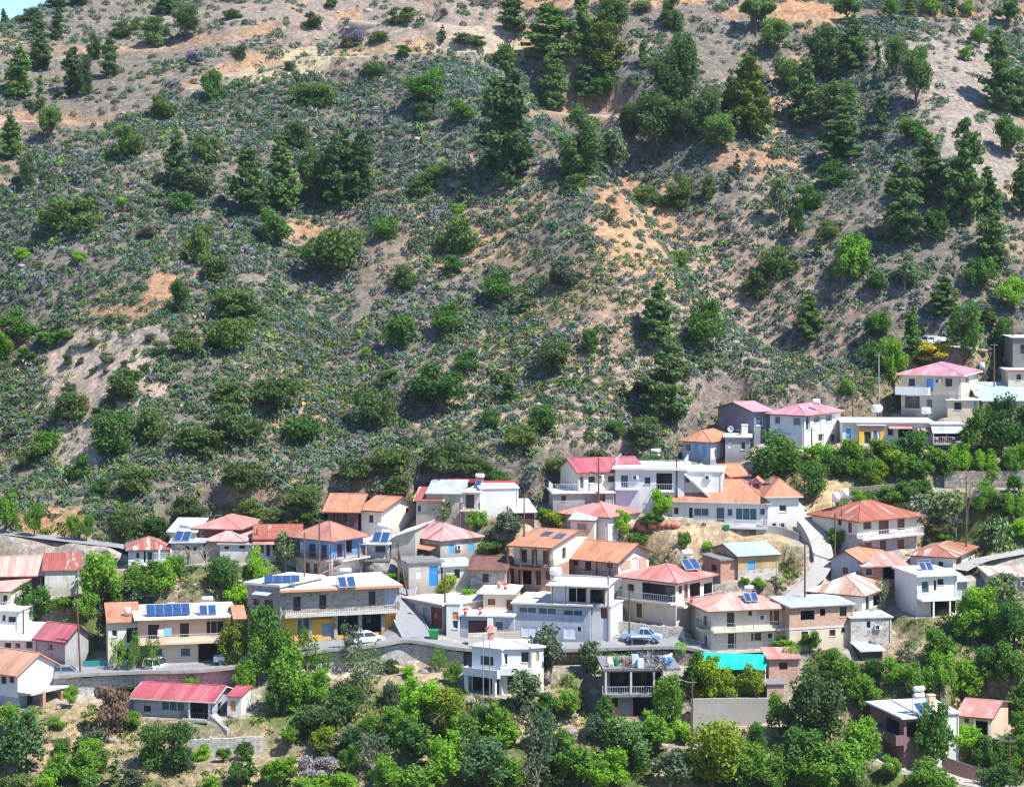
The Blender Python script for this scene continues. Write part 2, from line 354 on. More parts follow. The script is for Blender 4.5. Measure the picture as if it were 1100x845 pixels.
def smooth_line(pts, n=6):
    P = [np.array(p, float) for p in pts]; P = [2 * P[0] - P[1]] + P + [2 * P[-1] - P[-2]]; out = []
    for i in range(1, len(P) - 2):
        for s in range(n):
            t = s / n; a, b, c, d = P[i - 1], P[i], P[i + 1], P[i + 2]
            out.append(0.5 * ((2 * b) + (c - a) * t + (2 * a - 5 * b + 4 * c - d) * t * t + (3 * b - a - 3 * c + d) * t ** 3))
    out.append(P[-2]); return np.array(out)

GRID = {}
def make_grid():
    def axis(a, b, fine, lo, hi, st):
        core = list(np.arange(a, b + 1e-6, fine)); l = [a]; s = fine
        while l[-1] > lo: s = min(s * 1.25, st); l.append(l[-1] - s)
        r = [b]; s = fine
        while r[-1] < hi: s = min(s * 1.25, st); r.append(r[-1] + s)
        return np.array(l[1:][::-1] + core + r[1:])
    xs = axis(-84, 84, 0.6, -420, 420, 14)
    ys = np.concatenate([axis(246, 360, 0.6, -60, 360, 12)[:-1], np.arange(360, 380, 0.8), np.arange(380, 540, 1.2), axis(540, 560, 1.2, 540, 1500, 30)])
    ys = np.unique(np.round(ys, 4)); X, Y = np.meshgrid(xs, ys, indexing='ij')
    Z = hbase(X, Y)
    vil = sstep(0, 25, Y - (307 + 46 * sstep(0, 62, X)))
    Z = Z + (1 - vil) * (1.6 * fbm(X / 14, Y / 14, 21, 4)) * sstep(225, 240, Y)
    num = Z * 1.0; den = np.ones_like(Z)
    for (mi, L, M, z, mg, fo) in PADS:
        lx = mi[0] * X + mi[1] * Y + mi[2]; ly = mi[3] * X + mi[4] * Y + mi[5]
        d = np.hypot(np.clip(np.abs(lx) - L / 2 - mg, 0, None), np.clip(np.abs(ly) - M / 2 - mg, 0, None))
        wt = 40 * np.clip(1 - d / fo, 0, 1) ** 3; num += wt * z; den += wt
    for (P, hw, fo, wgt) in STRIPS:
        x0, x1, y0, y1 = P[:, 0].min() - hw - fo, P[:, 0].max() + hw + fo, P[:, 1].min() - hw - fo, P[:, 1].max() + hw + fo
        i0, i1 = np.searchsorted(xs, [x0, x1]); j0, j1 = np.searchsorted(ys, [y0, y1])
        if i1 <= i0 or j1 <= j0: continue
        sX, sY = X[i0:i1, j0:j1], Y[i0:i1, j0:j1]
        d, par = seg_dist(sX, sY, P); z = np.interp(par, np.arange(len(P)), P[:, 2])
        wt = wgt * np.clip(1 - np.clip(d - hw, 0, None) / fo, 0, 1) ** 3
        num[i0:i1, j0:j1] += wt * z; den[i0:i1, j0:j1] += wt
    Z = num / den
    Z[:, :] += 0.10 * fbm(X / 1.7, Y / 1.7, 33, 3) * (den < 2)
    GRID.update(xs=xs, ys=ys, X=X, Y=Y, Z=Z, den=den)
def H(x, y):
    xs, ys, Z = GRID['xs'], GRID['ys'], GRID['Z']; x = np.asarray(x, float); y = np.asarray(y, float); x, y = np.broadcast_arrays(x, y)
    i = np.clip(np.searchsorted(xs, x) - 1, 0, len(xs) - 2); j = np.clip(np.searchsorted(ys, y) - 1, 0, len(ys) - 2)
    u = np.clip((x - xs[i]) / (xs[i + 1] - xs[i]), 0, 1); v = np.clip((y - ys[j]) / (ys[j + 1] - ys[j]), 0, 1)
    return (Z[i, j] * (1 - u) + Z[i + 1, j] * u) * (1 - v) + (Z[i, j + 1] * (1 - u) + Z[i + 1, j + 1] * u) * v
def ground(px, py):
    x, y, z = _march(H, px, py); return Vector((float(x[0]), float(y[0]), float(z[0])))
# ------------------------------------------------------------------ houses
SURF = []                                    # world polygons one can stand things on (roofs, slabs)
KIND = {  # kind: (part name, recess depth, frame material or None, pane material)
    'g': ('window', .24, 'white_paint', 'glass'), 'G': ('window', .26, 'brown_trim', 'glass'), 't': ('window', .2, 'white_paint', 'teal_glass'),
    'd': ('door', .2, 'brown_trim', 'brown_door'), 'D': ('door', .25, 'dark_metal', 'dark_door'), 'b': ('window', .08, 'light_blue_paint', 'light_blue_paint'),
    'B': ('door', .1, 'blue_paint', 'blue_paint'), 's': ('window', .1, 'brown_trim', 'brown_door'), 'W': ('door', .12, 'white_shutter', 'white_shutter'),
    'w': ('window', .1, 'white_paint', 'white_shutter'), 'r': ('door', .2, 'dark_red_door', 'dark_red_door'), 'k': ('door', .15, 'grey_door', 'grey_door'),
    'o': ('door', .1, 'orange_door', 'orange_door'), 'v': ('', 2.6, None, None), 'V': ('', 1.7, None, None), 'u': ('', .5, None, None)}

class Block:
    """one box of a building, laid out from what the photo shows of its front: its two bottom corners (pixels), eave row and heading"""
    def __init__(s, root, x0, x1, yb, top, yaw=0.0, M=8.0, d2=None, wall='white_plaster', on=None, Y=None, below=3.5, pad=True, name=None, label=None, cat='house', group=None, dz=0.0):
        a = math.radians(yaw); s.a = a
        pn = x1 if yaw >= 0 else x0
        if Y is not None: kx, t = ray(pn, yb); c = Vector((kx * Y, Y, t * Y))
        elif on is not None:
            zz = on if isinstance(on, (int, float)) else on.zw
            kx, t = ray(pn, yb); yy = zz / t; c = Vector((kx * yy, yy, zz))
        else: c = base_at(pn, yb)
        s.Y0 = c.y; s.Z0 = c.z
        ex = Vector((math.cos(a), -math.sin(a), 0)); ey = Vector((math.sin(a), math.cos(a), 0))
        if yaw >= 0: kk = (x0 - CX) / F; L = (c.x - kk * c.y) / (math.cos(a) + kk * math.sin(a)); left = c - ex * L
        else: kk = (x1 - CX) / F; L = (kk * c.y - c.x) / (math.cos(a) + kk * math.sin(a)); left = c
        if d2 is not None:
            kk = (d2 - CX) / F; M = (kk * c.y - c.x) / (math.sin(a) - kk * math.cos(a)); M = max(2.0, min(M, 16))
        s.L, s.M = L, M
        ctr = left + ex * (L / 2) + ey * (M / 2)
        s.mat = Matrix.Translation(ctr) @ Matrix.Rotation(-a, 4, 'Z'); s.inv = s.mat.inverted()
        s.h = (YH - top) / F * c.y - c.z
        s.zw = c.z + s.h
        if root is None:
            s.root = thing(name, label, cat, ctr, -a, group); s.rm = s.mat; s.top_block = True
        else: s.root, s.rm = root.root, root.rm
        s.local = s.rm.inverted() @ s.mat
        s.below = below; s.wallmat = wall; s.sections = None; s.holes = {'f': [], 'r': [], 'l': []}; s.gable = None
        if pad and on is None:
            i = s.inv; PADS.append(((i[0][0], i[0][1], i[0][3], i[1][0], i[1][1], i[1][3]), L, M, c.z, 0.4, 3.4))
    def z(s, py, Y=None): return (YH - py) / F * (Y or s.Y0) - s.Z0
    def build(s, mb, name, mat, parent=None, smooth=False):
        return mb.build(name, mat, parent or s.root, s.local if parent is None else None, smooth)
    def at(s, face, px, py):
        o = s.inv @ Vector((0, 0, 0)); kx, t = ray(px, py); d = s.inv.to_3x3() @ Vector((kx, 1, t))
        if face == 'f': q = (-s.M / 2 - o.y) / d.y; p = o + d * q; return p.x, p.z
        if face == 'r': q = (s.L / 2 - o.x) / d.x; p = o + d * q; return p.y, p.z
        q = (-s.L / 2 - o.x) / d.x; p = o + d * q; return -p.y, p.z
    def P(s, face, u, out, z):
        if face == 'f': return (u, -s.M / 2 - out, z)
        if face == 'r': return (s.L / 2 + out, u, z)
        if face == 'l': return (-s.L / 2 - out, -u, z)
        return (-u, s.M / 2 + out, z)
    def half(s, face): return s.L / 2 if face in 'fb' else s.M / 2
    def fbox(s, mb, face, u0, u1, o0, o1, z0, z1, m=0):
        a = s.P(face, u0, o0, z0); b = s.P(face, u1, o1, z1)
        mb.box(min(a[0], b[0]), min(a[1], b[1]), min(a[2], b[2]), max(a[0], b[0]), max(a[1], b[1]), max(a[2], b[2]), m)
    def win(s, face, *rects):
        h = s.half(face)
        for (x0, y0, x1, y1, kd) in rects:
            yc = (y0 + y1) / 2; xc = (x0 + x1) / 2
            u0, _ = s.at(face, x0, yc); u1, _ = s.at(face, x1, yc); _, zt = s.at(face, xc, y0); _, zb = s.at(face, xc, y1)
            u0, u1 = sorted((u0, u1)); u0 = max(u0, -h + .12); u1 = min(u1, h - .12)
            if u1 - u0 < .15 or zt - zb < .15: continue
            nm, dep, fm, pm = KIND[kd]
            s.holes[face].append((u0, zb, u1, zt, dep))
            if fm is None:
                if kd in 'Vv' and u1 - u0 > 1.6:      # dark door and window panels added so the veranda or open room looks shaded
                    w_ = u1 - u0; hh_ = zt - zb
                    for a_, b_, c_, d_, nm_, m_ in ((.12, .34, 0, .8, 'door', 'dark_door'), (.5, .86, .3, .78, 'window', 'glass')):
                        mb = MB(); s.fbox(mb, face, u0 + w_ * a_, u0 + w_ * b_, -dep - .03, -dep + .06, zb + hh_ * c_ + .01, zb + hh_ * d_); s.build(mb, nm_, m_)
                continue
            e = .004; fw = min(.08, (u1 - u0) * .16); mb = MB(); d0 = -dep + .05; d1 = -dep - .02
            s.fbox(mb, face, u0 + e, u0 + fw, d1, d0, zb + e, zt - e); s.fbox(mb, face, u1 - fw, u1 - e, d1, d0, zb + e, zt - e)
            s.fbox(mb, face, u0 + fw, u1 - fw, d1, d0, zb + e, zb + fw); s.fbox(mb, face, u0 + fw, u1 - fw, d1, d0, zt - fw, zt - e)
            n = int(round((u1 - u0) / 1.0))
            if nm == 'window' and n > 1:
                for i in range(1, n):
                    uu = u0 + (u1 - u0) * i / n; s.fbox(mb, face, uu - .03, uu + .03, d1, d0 - .004, zb + fw, zt - fw)
            fr = s.build(mb, nm, fm)
            mp = MB(); s.fbox(mp, face, u0 + fw * .9, u1 - fw * .9, -dep - .015, -dep + .012, zb + fw * .9, zt - fw * .9)
            mp.build('pane' if nm == 'window' else 'door_leaf', pm, fr)
            if nm == 'window' and kd in 'gGt':
                ms = MB(); s.fbox(ms, face, u0 - .06, u1 + .06, .003, .07, zb - .07, zb - .004); ms.build('sill', 'pale_trim', fr)
    def _face(s, mb, face, z0, z1):
        h = s.half(face)
        hs = [(max(a, -h), max(b, z0), min(c, h), min(d, z1), dep) for (a, b, c, d, dep) in s.holes.get(face, []) if b < z1 and d > z0]
        us = sorted({-h, h, *[q[0] for q in hs], *[q[2] for q in hs]}); zs = sorted({z0, z1, *[q[1] for q in hs], *[q[3] for q in hs]})
        for i in range(len(us) - 1):
            for j in range(len(zs) - 1):
                um, zm = (us[i] + us[i + 1]) / 2, (zs[j] + zs[j + 1]) / 2
                if any(q[0] < um < q[2] and q[1] < zm < q[3] for q in hs): continue
                mb.poly([s.P(face, us[i], 0, zs[j]), s.P(face, us[i + 1], 0, zs[j]), s.P(face, us[i + 1], 0, zs[j + 1]), s.P(face, us[i], 0, zs[j + 1])])
        for (u0, a, u1, b, dep) in hs:
            A, B, Cc, D = (s.P(face, u0, 0, a), s.P(face, u1, 0, a), s.P(face, u1, 0, b), s.P(face, u0, 0, b))
            a2, b2, c2, d2 = (s.P(face, u0, -dep, a), s.P(face, u1, -dep, a), s.P(face, u1, -dep, b), s.P(face, u0, -dep, b))
            k_ = 1 if dep > .9 else 0  # deep recesses take the colour with shade painted in
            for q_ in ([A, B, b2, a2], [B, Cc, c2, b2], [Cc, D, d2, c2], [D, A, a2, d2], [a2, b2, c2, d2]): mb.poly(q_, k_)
    def finish(s):
        secs = s.sections or [(None, s.wallmat)]
        z0 = -s.below
        for i, (zt, m) in enumerate(secs):
            zt = s.h if zt is None else zt
            mb = MB()
            for f in 'frlb': s._face(mb, f, z0, zt)
            if zt >= s.h - 1e-6:
                h, m2 = s.L / 2, s.M / 2
                mb.poly([(-h, -m2, zt), (h, -m2, zt), (h, m2, zt), (-h, m2, zt)])
                if s.gable:
                    for tri in s.gable: mb.poly(tri)
            s.build(mb, 'wall', [m, 'painted_shade_interior'] if 1 in mb.m else m); z0 = zt
        rg = random.Random(int(s.Y0 * 997) + int(s.L * 31))
        if s.L > 4.5 and rg.random() < .7:
            mb = MB(); u = s.L / 2 - rg.uniform(.15, .3); v = s.P('f', u, .07, 0); mb.bar((v[0], v[1], -1.5), (v[0], v[1], s.h - .05), .045, 5); s.build(mb, 'downpipe', 'pale_trim')
        if s.L > 5 and rg.random() < .6:
            for _ in range(8):
                u = rg.uniform(-s.L / 2 + .8, s.L / 2 - .8); z = s.h - rg.uniform(.7, 1.2)
                if any(q[0] - .6 < u < q[2] + .6 and q[1] - .5 < z < q[3] + .5 for q in s.holes['f']): continue
                mb = MB(); s.fbox(mb, 'f', u - .42, u + .42, .02, .32, z - .3, z + .3); ac = s.build(mb, 'air_conditioner', 'white_paint'); mb = MB(); s.fbox(mb, 'f', u - .34, u + .1, .321, .335, z - .24, z + .24); mb.build('grille', 'dark_metal', ac); break
        return s
    def _reg(s, pts): SURF.append([s.mat @ Vector(p) for p in pts])
    def rise_at(s, py, y=0.0):
        c = s.mat @ Vector((0, y, 0)); return (YH - py) / F * c.y - s.Z0 - s.h
    def roof(s, kind, mat, ridge=None, of=.4, os=.35, ob=.4, th=.12, inset=None, trim='brown_trim', rise=None, ol=None, orr=None):
        L, M, zt = s.L / 2, s.M / 2, s.h; ol = os if ol is None else ol; orr = os if orr is None else orr
        r = rise if rise is not None else (s.rise_at(ridge) if ridge is not None else 1.2); r = max(.25, min(r, 4.5)); mb = MB(); pl = []
        e = .02
        if kind == 'gx':
            sl = r / M; zf = zt - sl * of; zb = zt - sl * ob
            pl = [[(-L - ol, -M - of, zf), (L + orr, -M - of, zf), (L + orr, 0, zt + r), (-L - ol, 0, zt + r)], [(-L - ol, 0, zt + r), (L + orr, 0, zt + r), (L + orr, M + ob, zb), (-L - ol, M + ob, zb)]]
            s.gable = [[(L, -M, zt), (L, M, zt), (L, 0, zt + r - e)], [(-L, M, zt), (-L, -M, zt), (-L, 0, zt + r - e)]]
        elif kind == 'gy':
            sl = r / L; z1 = zt - sl * ol; z2 = zt - sl * orr
            pl = [[(-L - ol, -M - of, z1), (0, -M - of, zt + r), (0, M + ob, zt + r), (-L - ol, M + ob, z1)], [(0, -M - of, zt + r), (L + orr, -M - of, z2), (L + orr, M + ob, z2), (0, M + ob, zt + r)]]
            s.gable = [[(-L, -M, zt), (L, -M, zt), (0, -M, zt + r - e)], [(L, M, zt), (-L, M, zt), (0, M, zt + r - e)]]
        elif kind == 'hip':
            x0, x1, y0, y1 = -L - ol, L + orr, -M - of, M + ob
            W, D = x1 - x0, y1 - y0
            if W >= D:
                i = min(D / 2 if inset is None else inset, W / 2); A = (x0 + i, (y0 + y1) / 2, zt + r); B = (x1 - i, (y0 + y1) / 2, zt + r)
            else:
                i = min(W / 2 if inset is None else inset, D / 2); A = ((x0 + x1) / 2, y0 + i, zt + r); B = ((x0 + x1) / 2, y1 - i, zt + r)
            ze = zt - .12
            c0, c1, c2, c3 = (x0, y0, ze), (x1, y0, ze), (x1, y1, ze), (x0, y1, ze)
            flat = (Vector(A) - Vector(B)).length < .05
            if W >= D: pl = [[c0, c1, B, A] if not flat else [c0, c1, A], [c1, c2, B], [c2, c3, A, B] if not flat else [c2, c3, A], [c3, c0, A]]
            else: pl = [[c0, c1, A], [c1, c2, B, A] if not flat else [c1, c2, A], [c2, c3, B], [c3, c0, A, B] if not flat else [c3, c0, A]]
        elif kind == 'shed':     # falls towards the front
            pl = [[(-L - ol, -M - of, zt - r * of / (2 * M)), (L + orr, -M - of, zt - r * of / (2 * M)), (L + orr, M + ob, zt + r), (-L - ol, M + ob, zt + r)]]
            s.gable = [[(L, -M, zt), (L, M, zt), (L, M, zt + r - e)], [(-L, M, zt), (-L, -M, zt), (-L, M, zt + r - e)], [(L, M, zt), (-L, M, zt), (-L, M, zt + r - e), (L, M, zt + r - e)]]
        elif kind == 'shedl':    # falls towards the left
            pl = [[(-L - ol, -M - of, zt), (L + orr, -M - of, zt + r), (L + orr, M + ob, zt + r), (-L - ol, M + ob, zt)]]
            s.gable = [[(-L, -M, zt), (L, -M, zt), (L, -M, zt + r - .1)], [(L, M, zt), (-L, M, zt), (L, M, zt + r - .1)], [(L, -M, zt), (L, M, zt), (L, M, zt + r - .1), (L, -M, zt + r - .1)]]
        elif kind == 'shedr':    # falls towards the right
            pl = [[(-L - ol, -M - of, zt + r), (L + orr, -M - of, zt), (L + orr, M + ob, zt), (-L - ol, M + ob, zt + r)]]
            s.gable = [[(-L, -M, zt), (L, -M, zt), (-L, -M, zt + r - .1)], [(L, M, zt), (-L, M, zt), (-L, M, zt + r - .1)], [(-L, M, zt), (-L, -M, zt), (-L, -M, zt + r - .1), (-L, M, zt + r - .1)]]
        elif kind == 'flat':
            pl = [[(-L - ol, -M - of, zt + th), (L + orr, -M - of, zt + th), (L + orr, M + ob, zt + th), (-L - ol, M + ob, zt + th)]]
            mb.box(-L - ol, -M - of, zt + .004, L + orr, M + ob, zt + th)
        if kind != 'flat':
            for q in pl:
                q2 = [(p[0], p[1], p[2] + th) for p in q]; mb.slab(q2, th)
        for q in pl: s._reg([(p[0], p[1], p[2] + (th if kind != 'flat' else 0)) for p in q])
        ro = s.build(mb, 'roof', mat)
        if kind in ('gx', 'gy', 'hip') and trim:
            mt = MB()
            edges = [(pl[0][0], pl[0][1])]
            if kind == 'gx': edges = [(pl[0][0], pl[0][1]), (pl[0][1], pl[0][2]), (pl[1][1], pl[1][2]), (pl[0][3], pl[0][0]), (pl[1][3], pl[1][0])]
            elif kind == 'gy': edges = [(pl[0][0], pl[0][1]), (pl[1][0], pl[1][1]), (pl[1][1], pl[1][2]), (pl[0][3], pl[0][0])]
            else: edges = [(q[0], q[1]) for q in pl]
            for a, b in edges: mt.bar((a[0], a[1], a[2] + .03), (b[0], b[1], b[2] + .03), .085, 4)
            mt.build('fascia', trim, ro)
        if kind in ('gx', 'gy', 'hip'):
            mr = MB()
            A, B = (pl[0][2], pl[0][3]) if kind == 'gx' else ((pl[0][1], pl[0][2]) if kind == 'gy' else (A, B))
            if (Vector(A) - Vector(B)).length > .05: mr.bar((A[0], A[1], A[2] + th), (B[0], B[1], B[2] + th), .09, 5)
            if kind == 'hip':
                for cc in (c0, c1, c2, c3):
                    q = min((A, B), key=lambda z_: (Vector(z_) - Vector(cc)).length); mr.bar((cc[0], cc[1], cc[2] + th), (q[0], q[1], q[2] + th), .08, 5)
            mr.build('ridge_cap', mat, ro)
        return ro
    def parapet(s, mat, h=.5, o=.0, t=.15, faces='frlb'):
        mb = MB(); L, M = s.L / 2 + o, s.M / 2 + o; z0 = s.h + .0; z1 = s.h + h; zz = z0 + .26 if o else z0 + .002
        if 'f' in faces: mb.box(-L, -M, zz, L, -M + t, z1)
        if 'b' in faces: mb.box(-L, M - t, zz, L, M, z1)
        if 'l' in faces: mb.box(-L, -M + t, zz, -L + t, M - t, z1)
        if 'r' in faces: mb.box(L - t, -M + t, zz, L, M - t, z1)
        s.build(mb, 'parapet', mat)
    def rail_bars(s, mb, pts, z, h=.95, gap=.28, r=.022):
        for a, b in zip(pts[:-1], pts[1:]):
            a, b = Vector((*a, 0)), Vector((*b, 0)); n = max(1, int((b - a).length / gap))
            mb.bar((a.x, a.y, z + h), (b.x, b.y, z + h), r * 1.4, 4); mb.bar((a.x, a.y, z + .1), (b.x, b.y, z + .1), r, 4)
            for i in range(n + 1):
                p = a.lerp(b, i / n); mb.bar((p.x, p.y, z), (p.x, p.y, z + h), r, 4)
    def balcony(s, face, x0, x1, py, out=1.2, th=.2, mat='white_plaster', rail='rail_white', railh=.95, solid=None, name='balcony'):
        u0, z = s.at(face, x0, py); u1, z1 = s.at(face, x1, py); u0, u1 = sorted((u0, u1)); h = s.half(face); z = s.at(face, (x0 + x1) / 2, py)[1]
        u0 = max(u0, -h - .6); u1 = min(u1, h + .6)
        mb = MB(); s.fbox(mb, face, u0, u1, -.05, out, z - th, z); bo = s.build(mb, name, mat)
        pts = [s.P(face, u0, out, z), s.P(face, u1, out, z), s.P(face, u1, 0, z), s.P(face, u0, 0, z)]; s._reg(pts)
        q = [s.P(face, u0 + .05, .02, 0)[:2], s.P(face, u0 + .05, out - .06, 0)[:2], s.P(face, u1 - .05, out - .06, 0)[:2], s.P(face, u1 - .05, .02, 0)[:2]]
        if rail:
            mr = MB(); s.rail_bars(mr, q, z, railh); mr.build('railing', rail, bo)
        if solid:
            mr = MB(); s.fbox(mr, face, u0, u1, out - .12, out, z + .002, z + railh)
            s.fbox(mr, face, u0, u0 + .12, 0.02, out - .122, z + .002, z + railh); s.fbox(mr, face, u1 - .12, u1, 0.02, out - .122, z + .002, z + railh); mr.build('parapet', solid, bo)
        return bo
    def posts(s, face, xs, out, py0, py1, mat='white_plaster', r=.12, z0=None, z1=None):
        for x in xs:
            u, _ = s.at(face, x, (py0 + py1) / 2)
            za = z0 if z0 is not None else s.at(face, x, py0)[1]; zb = z1 if z1 is not None else s.at(face, x, py1)[1]
            za, zb = sorted((za, zb)); mb = MB(); s.fbox(mb, face, u - r, u + r, out - r, out + r, za, zb); s.build(mb, 'post', mat)
    def canopy(s, face, x0, x1, py, out=1.5, drop=.3, th=.06, mat='white_sheet', name='canopy', post=None, base=None):
        u0, z = s.at(face, x0, py); u1, _ = s.at(face, x1, py); u0, u1 = sorted((u0, u1)); z = s.at(face, (x0 + x1) / 2, py)[1]
        A, B, Cc, D = s.P(face, u0, out, z - drop), s.P(face, u1, out, z - drop), s.P(face, u1, .01, z), s.P(face, u0, .01, z)
        mb = MB(); mb.slab([A, B, Cc, D], th); ca = s.build(mb, name, mat); s._reg([A, B, Cc, D])
        if post:
            for u in (u0 + .1, u1 - .1):
                mp = MB(); s.fbox(mp, face, u - .05, u + .05, out - .15, out - .05, base if base is not None else -1, z - drop - th); s.build(mp, 'post', post)
        return ca
    def band(s, py, mat, t=.06, h=.22, faces='frl', z=None):
        z = s.at('f', CX, py)[1] if z is None else z
        mb = MB()
        for f in faces: hh = s.half(f); s.fbox(mb, f, -hh - t, hh + t, .003, t, z - h, z)
        s.build(mb, 'cornice', mat)
    def chimney(s, px, py, w=.5, h=1.2, mat='white_plaster'):
        p = pick(px, py); q = s.inv @ p; mb = MB(); mb.box(q.x - w / 2, q.y - w / 2, q.z - .6, q.x + w / 2, q.y + w / 2, q.z + h)
        mb.box(q.x - w / 2 - .06, q.y - w / 2 - .06, q.z + h + .002, q.x + w / 2 + .06, q.y + w / 2 + .06, q.z + h + .1); s.build(mb, 'chimney', mat)

def pick(px, py, ground_too=True):
    """the first roof, slab or piece of ground that the ray through a photo pixel meets"""
    kx, t = ray(px, py); d = Vector((kx, 1, t)); best = None
    for P in SURF:
        n = (P[1] - P[0]).cross(P[2] - P[0])
        if n.length < 1e-9: continue
        n.normalize(); den = n.dot(d)
        if abs(den) < 1e-6: continue
        q = n.dot(P[0]) / den
        if q <= 0 or (best is not None and q >= best.y): continue
        p = d * q; ok = True; sg = 0
        for i in range(len(P)):
            e = P[(i + 1) % len(P)] - P[i]; c = n.dot(e.cross(p - P[i]))
            if abs(c) < 1e-6: continue
            if sg == 0: sg = 1 if c > 0 else -1
            elif (c > 0) != (sg > 0): ok = False; break
        if ok: best = p
    if ground_too and GRID:
        g = ground(px, py)
        if best is None or g.y < best.y - .3: best = g
    if best is None: best = base_at(px, py)
    return best
def Hs(label, x0, x1, yb, top, yaw=0, M=8, name='house', cat='house', **kw): return Block(None, x0, x1, yb, top, yaw, M, name=name, label=label, cat=cat, **kw)

# ---- lower left corner
b = Hs('low house at the left edge with a long rust red roof behind two tanks', -26, 46, 634, 617, -6, 7, wall='brown_maroon_plaster')
b.win('f', (6, 620, 11, 628, 'g'), (24, 619, 30, 627, 'g')); b.roof('gx', 'salmon_rust_sheet', ridge=598, of=.6); b.finish()
b = Hs('pale plastered shed under a striped rust and white corrugated roof', 48, 84, 640, 612.5, -10, 6, wall='old_white_wash', name='shed', cat='shed')
b.roof('shed', 'striped_rust_sheet', rise=1.3, of=.3); b.finish()
b = Hs('house at the left edge with a plain salmon roof above a white terrace', -20, 12, 656, 634, 18, d2=54, wall='pale_cream_plaster')
b.win('f', (3, 639, 8, 647, 'G')); b.win('r', (24, 637, 30, 645, 'g'), (38, 636, 43, 643, 'g')); b.balcony('f', -18, 11, 652, 1.3, mat='white_plaster')
b.roof('gx', 'salmon_rust_sheet', ridge=620, of=.8, os=.3); b.finish()
b = Hs('white terrace house with parasol shapes below the salmon roofed house at the left edge', -20, 21, 679, 656, 8, 5, wall='white_plaster')
b.win('f', (2, 660, 6, 667, 'g'), (9, 662, 17, 668, 'G')); b.roof('flat', 'white_roof', of=.5, os=.2); b.finish()
b = Hs('low white building with a flat pale sheet roof beside the red gabled shed', -24, 39, 703, 687, 6, 8, wall='blue_white_plaster', cat='building', name='building')
b.win('f', (5, 690, 12, 697, 'D'), (28, 689, 35, 696, 'D'), (16, 690, 22, 696, 'g')); b.roof('shed', 'white_sheet', rise=.7, of=.5, os=.2); b.finish()
b = Hs('grey rendered house with a bright red gabled sheet roof by the parked silver blue car', 40, 70, 718, 687, 30, d2=95, wall='grey_plaster')
b.win('f', (51.5, 691, 56.5, 699, 'g'), (63, 712, 67, 718, 'D')); b.roof('gx', 'red_sheet', ridge=670, of=.5, os=.4, trim='dark_red_door'); b.finish()
b = Hs('white gabled house with a tan tiled roof standing over two brick pillars', -34, 19, 760, 722, 33, d2=61, wall='white_plaster')
b.sections = [(1.2, 'blue_grey_plaster'), (None, 'white_plaster')]
b.win('f', (1, 726, 7, 734, 'G'), (10, 725, 15, 733, 'G')); b.roof('gx', 'salmon_tile', ridge=698, of=.7, os=.4, trim='orange_trim')
b.balcony('r', 19, 61, 738, 2.2, th=.25, mat='pale_concrete', rail=None)
b.posts('r', (33, 53), 2.0, 768, 740, 'red_brick', .25); b.posts('r', (58,), 2.0, 766, 740, 'white_plaster', .2)
b.win('r', (29, 744, 36, 757, 'D'), (45, 744, 54, 757, 'G')); b.finish()
b = Hs('long low pale blue house with a plain dark pink sheet roof and recessed porch', 144, 228, 773, 752, 14, d2=250, wall='blue_grey_plaster')
b.win('f', (153, 757, 162, 765, 'g'), (173, 753, 198, 763.5, 't'), (204, 753.5, 227.5, 771, 'V')); b.win('r', (234, 754, 238, 766, 'D'))
b.roof('gx', 'red_sheet', ridge=735, of=.6, os=.5, trim='pale_trim')
b.posts('f', (204.5, 226), .35, 772, 753, 'white_plaster', .1); b.balcony('f', 198, 228, 771, 1.6, mat='pale_concrete', rail='dark_metal'); b.finish()
b = Hs('small white annex with an orange door behind the pink roofed porch house', 244, 259, 769, 748, 10, 4, wall='white_plaster', cat='annex', name='annex')
b.win('f', (247.5, 752, 253, 764, 'o')); b.roof('shed', 'red_sheet', rise=.4, of=.3, os=.15); b.finish()

# ---- cream house with solar panels
b = Hs('two storey cream house with a long solar array along its flat white roof', 148, 252, 714, 665, -12, 9.5, wall='peach_plaster')
b.sections = [(b.z(689.5), 'cream_plaster'), (None, 'peach_plaster')]
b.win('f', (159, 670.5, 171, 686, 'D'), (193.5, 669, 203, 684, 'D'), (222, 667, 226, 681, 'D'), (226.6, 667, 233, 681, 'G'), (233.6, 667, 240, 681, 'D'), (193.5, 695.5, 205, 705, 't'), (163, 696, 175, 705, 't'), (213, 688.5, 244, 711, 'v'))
b.roof('flat', 'white_roof', of=1.1, os=.5, ob=.3, th=.28); b.balcony('f', 148, 252, 687.5, 1.2, th=.25, mat='peach_plaster', rail='rail_white')
w2 = Block(b, 116, 150, 714, 668, -12, 8, wall='pale_cream_plaster'); w2.win('f', (136, 674, 148, 690, 'D'), (120, 676, 126, 684, 'g'), (126, 697, 140, 712, 'V')); w2.roof('shed', 'orange_tile', rise=1.0, of=.5, os=.2); w2.finish()
w3 = Block(b, 252, 263, 712, 664, -12, 7, wall='peach_plaster'); w3.roof('gx', 'orange_tile', rise=.9, of=.4, os=.2); w3.finish(); b.finish()
CREAM = b
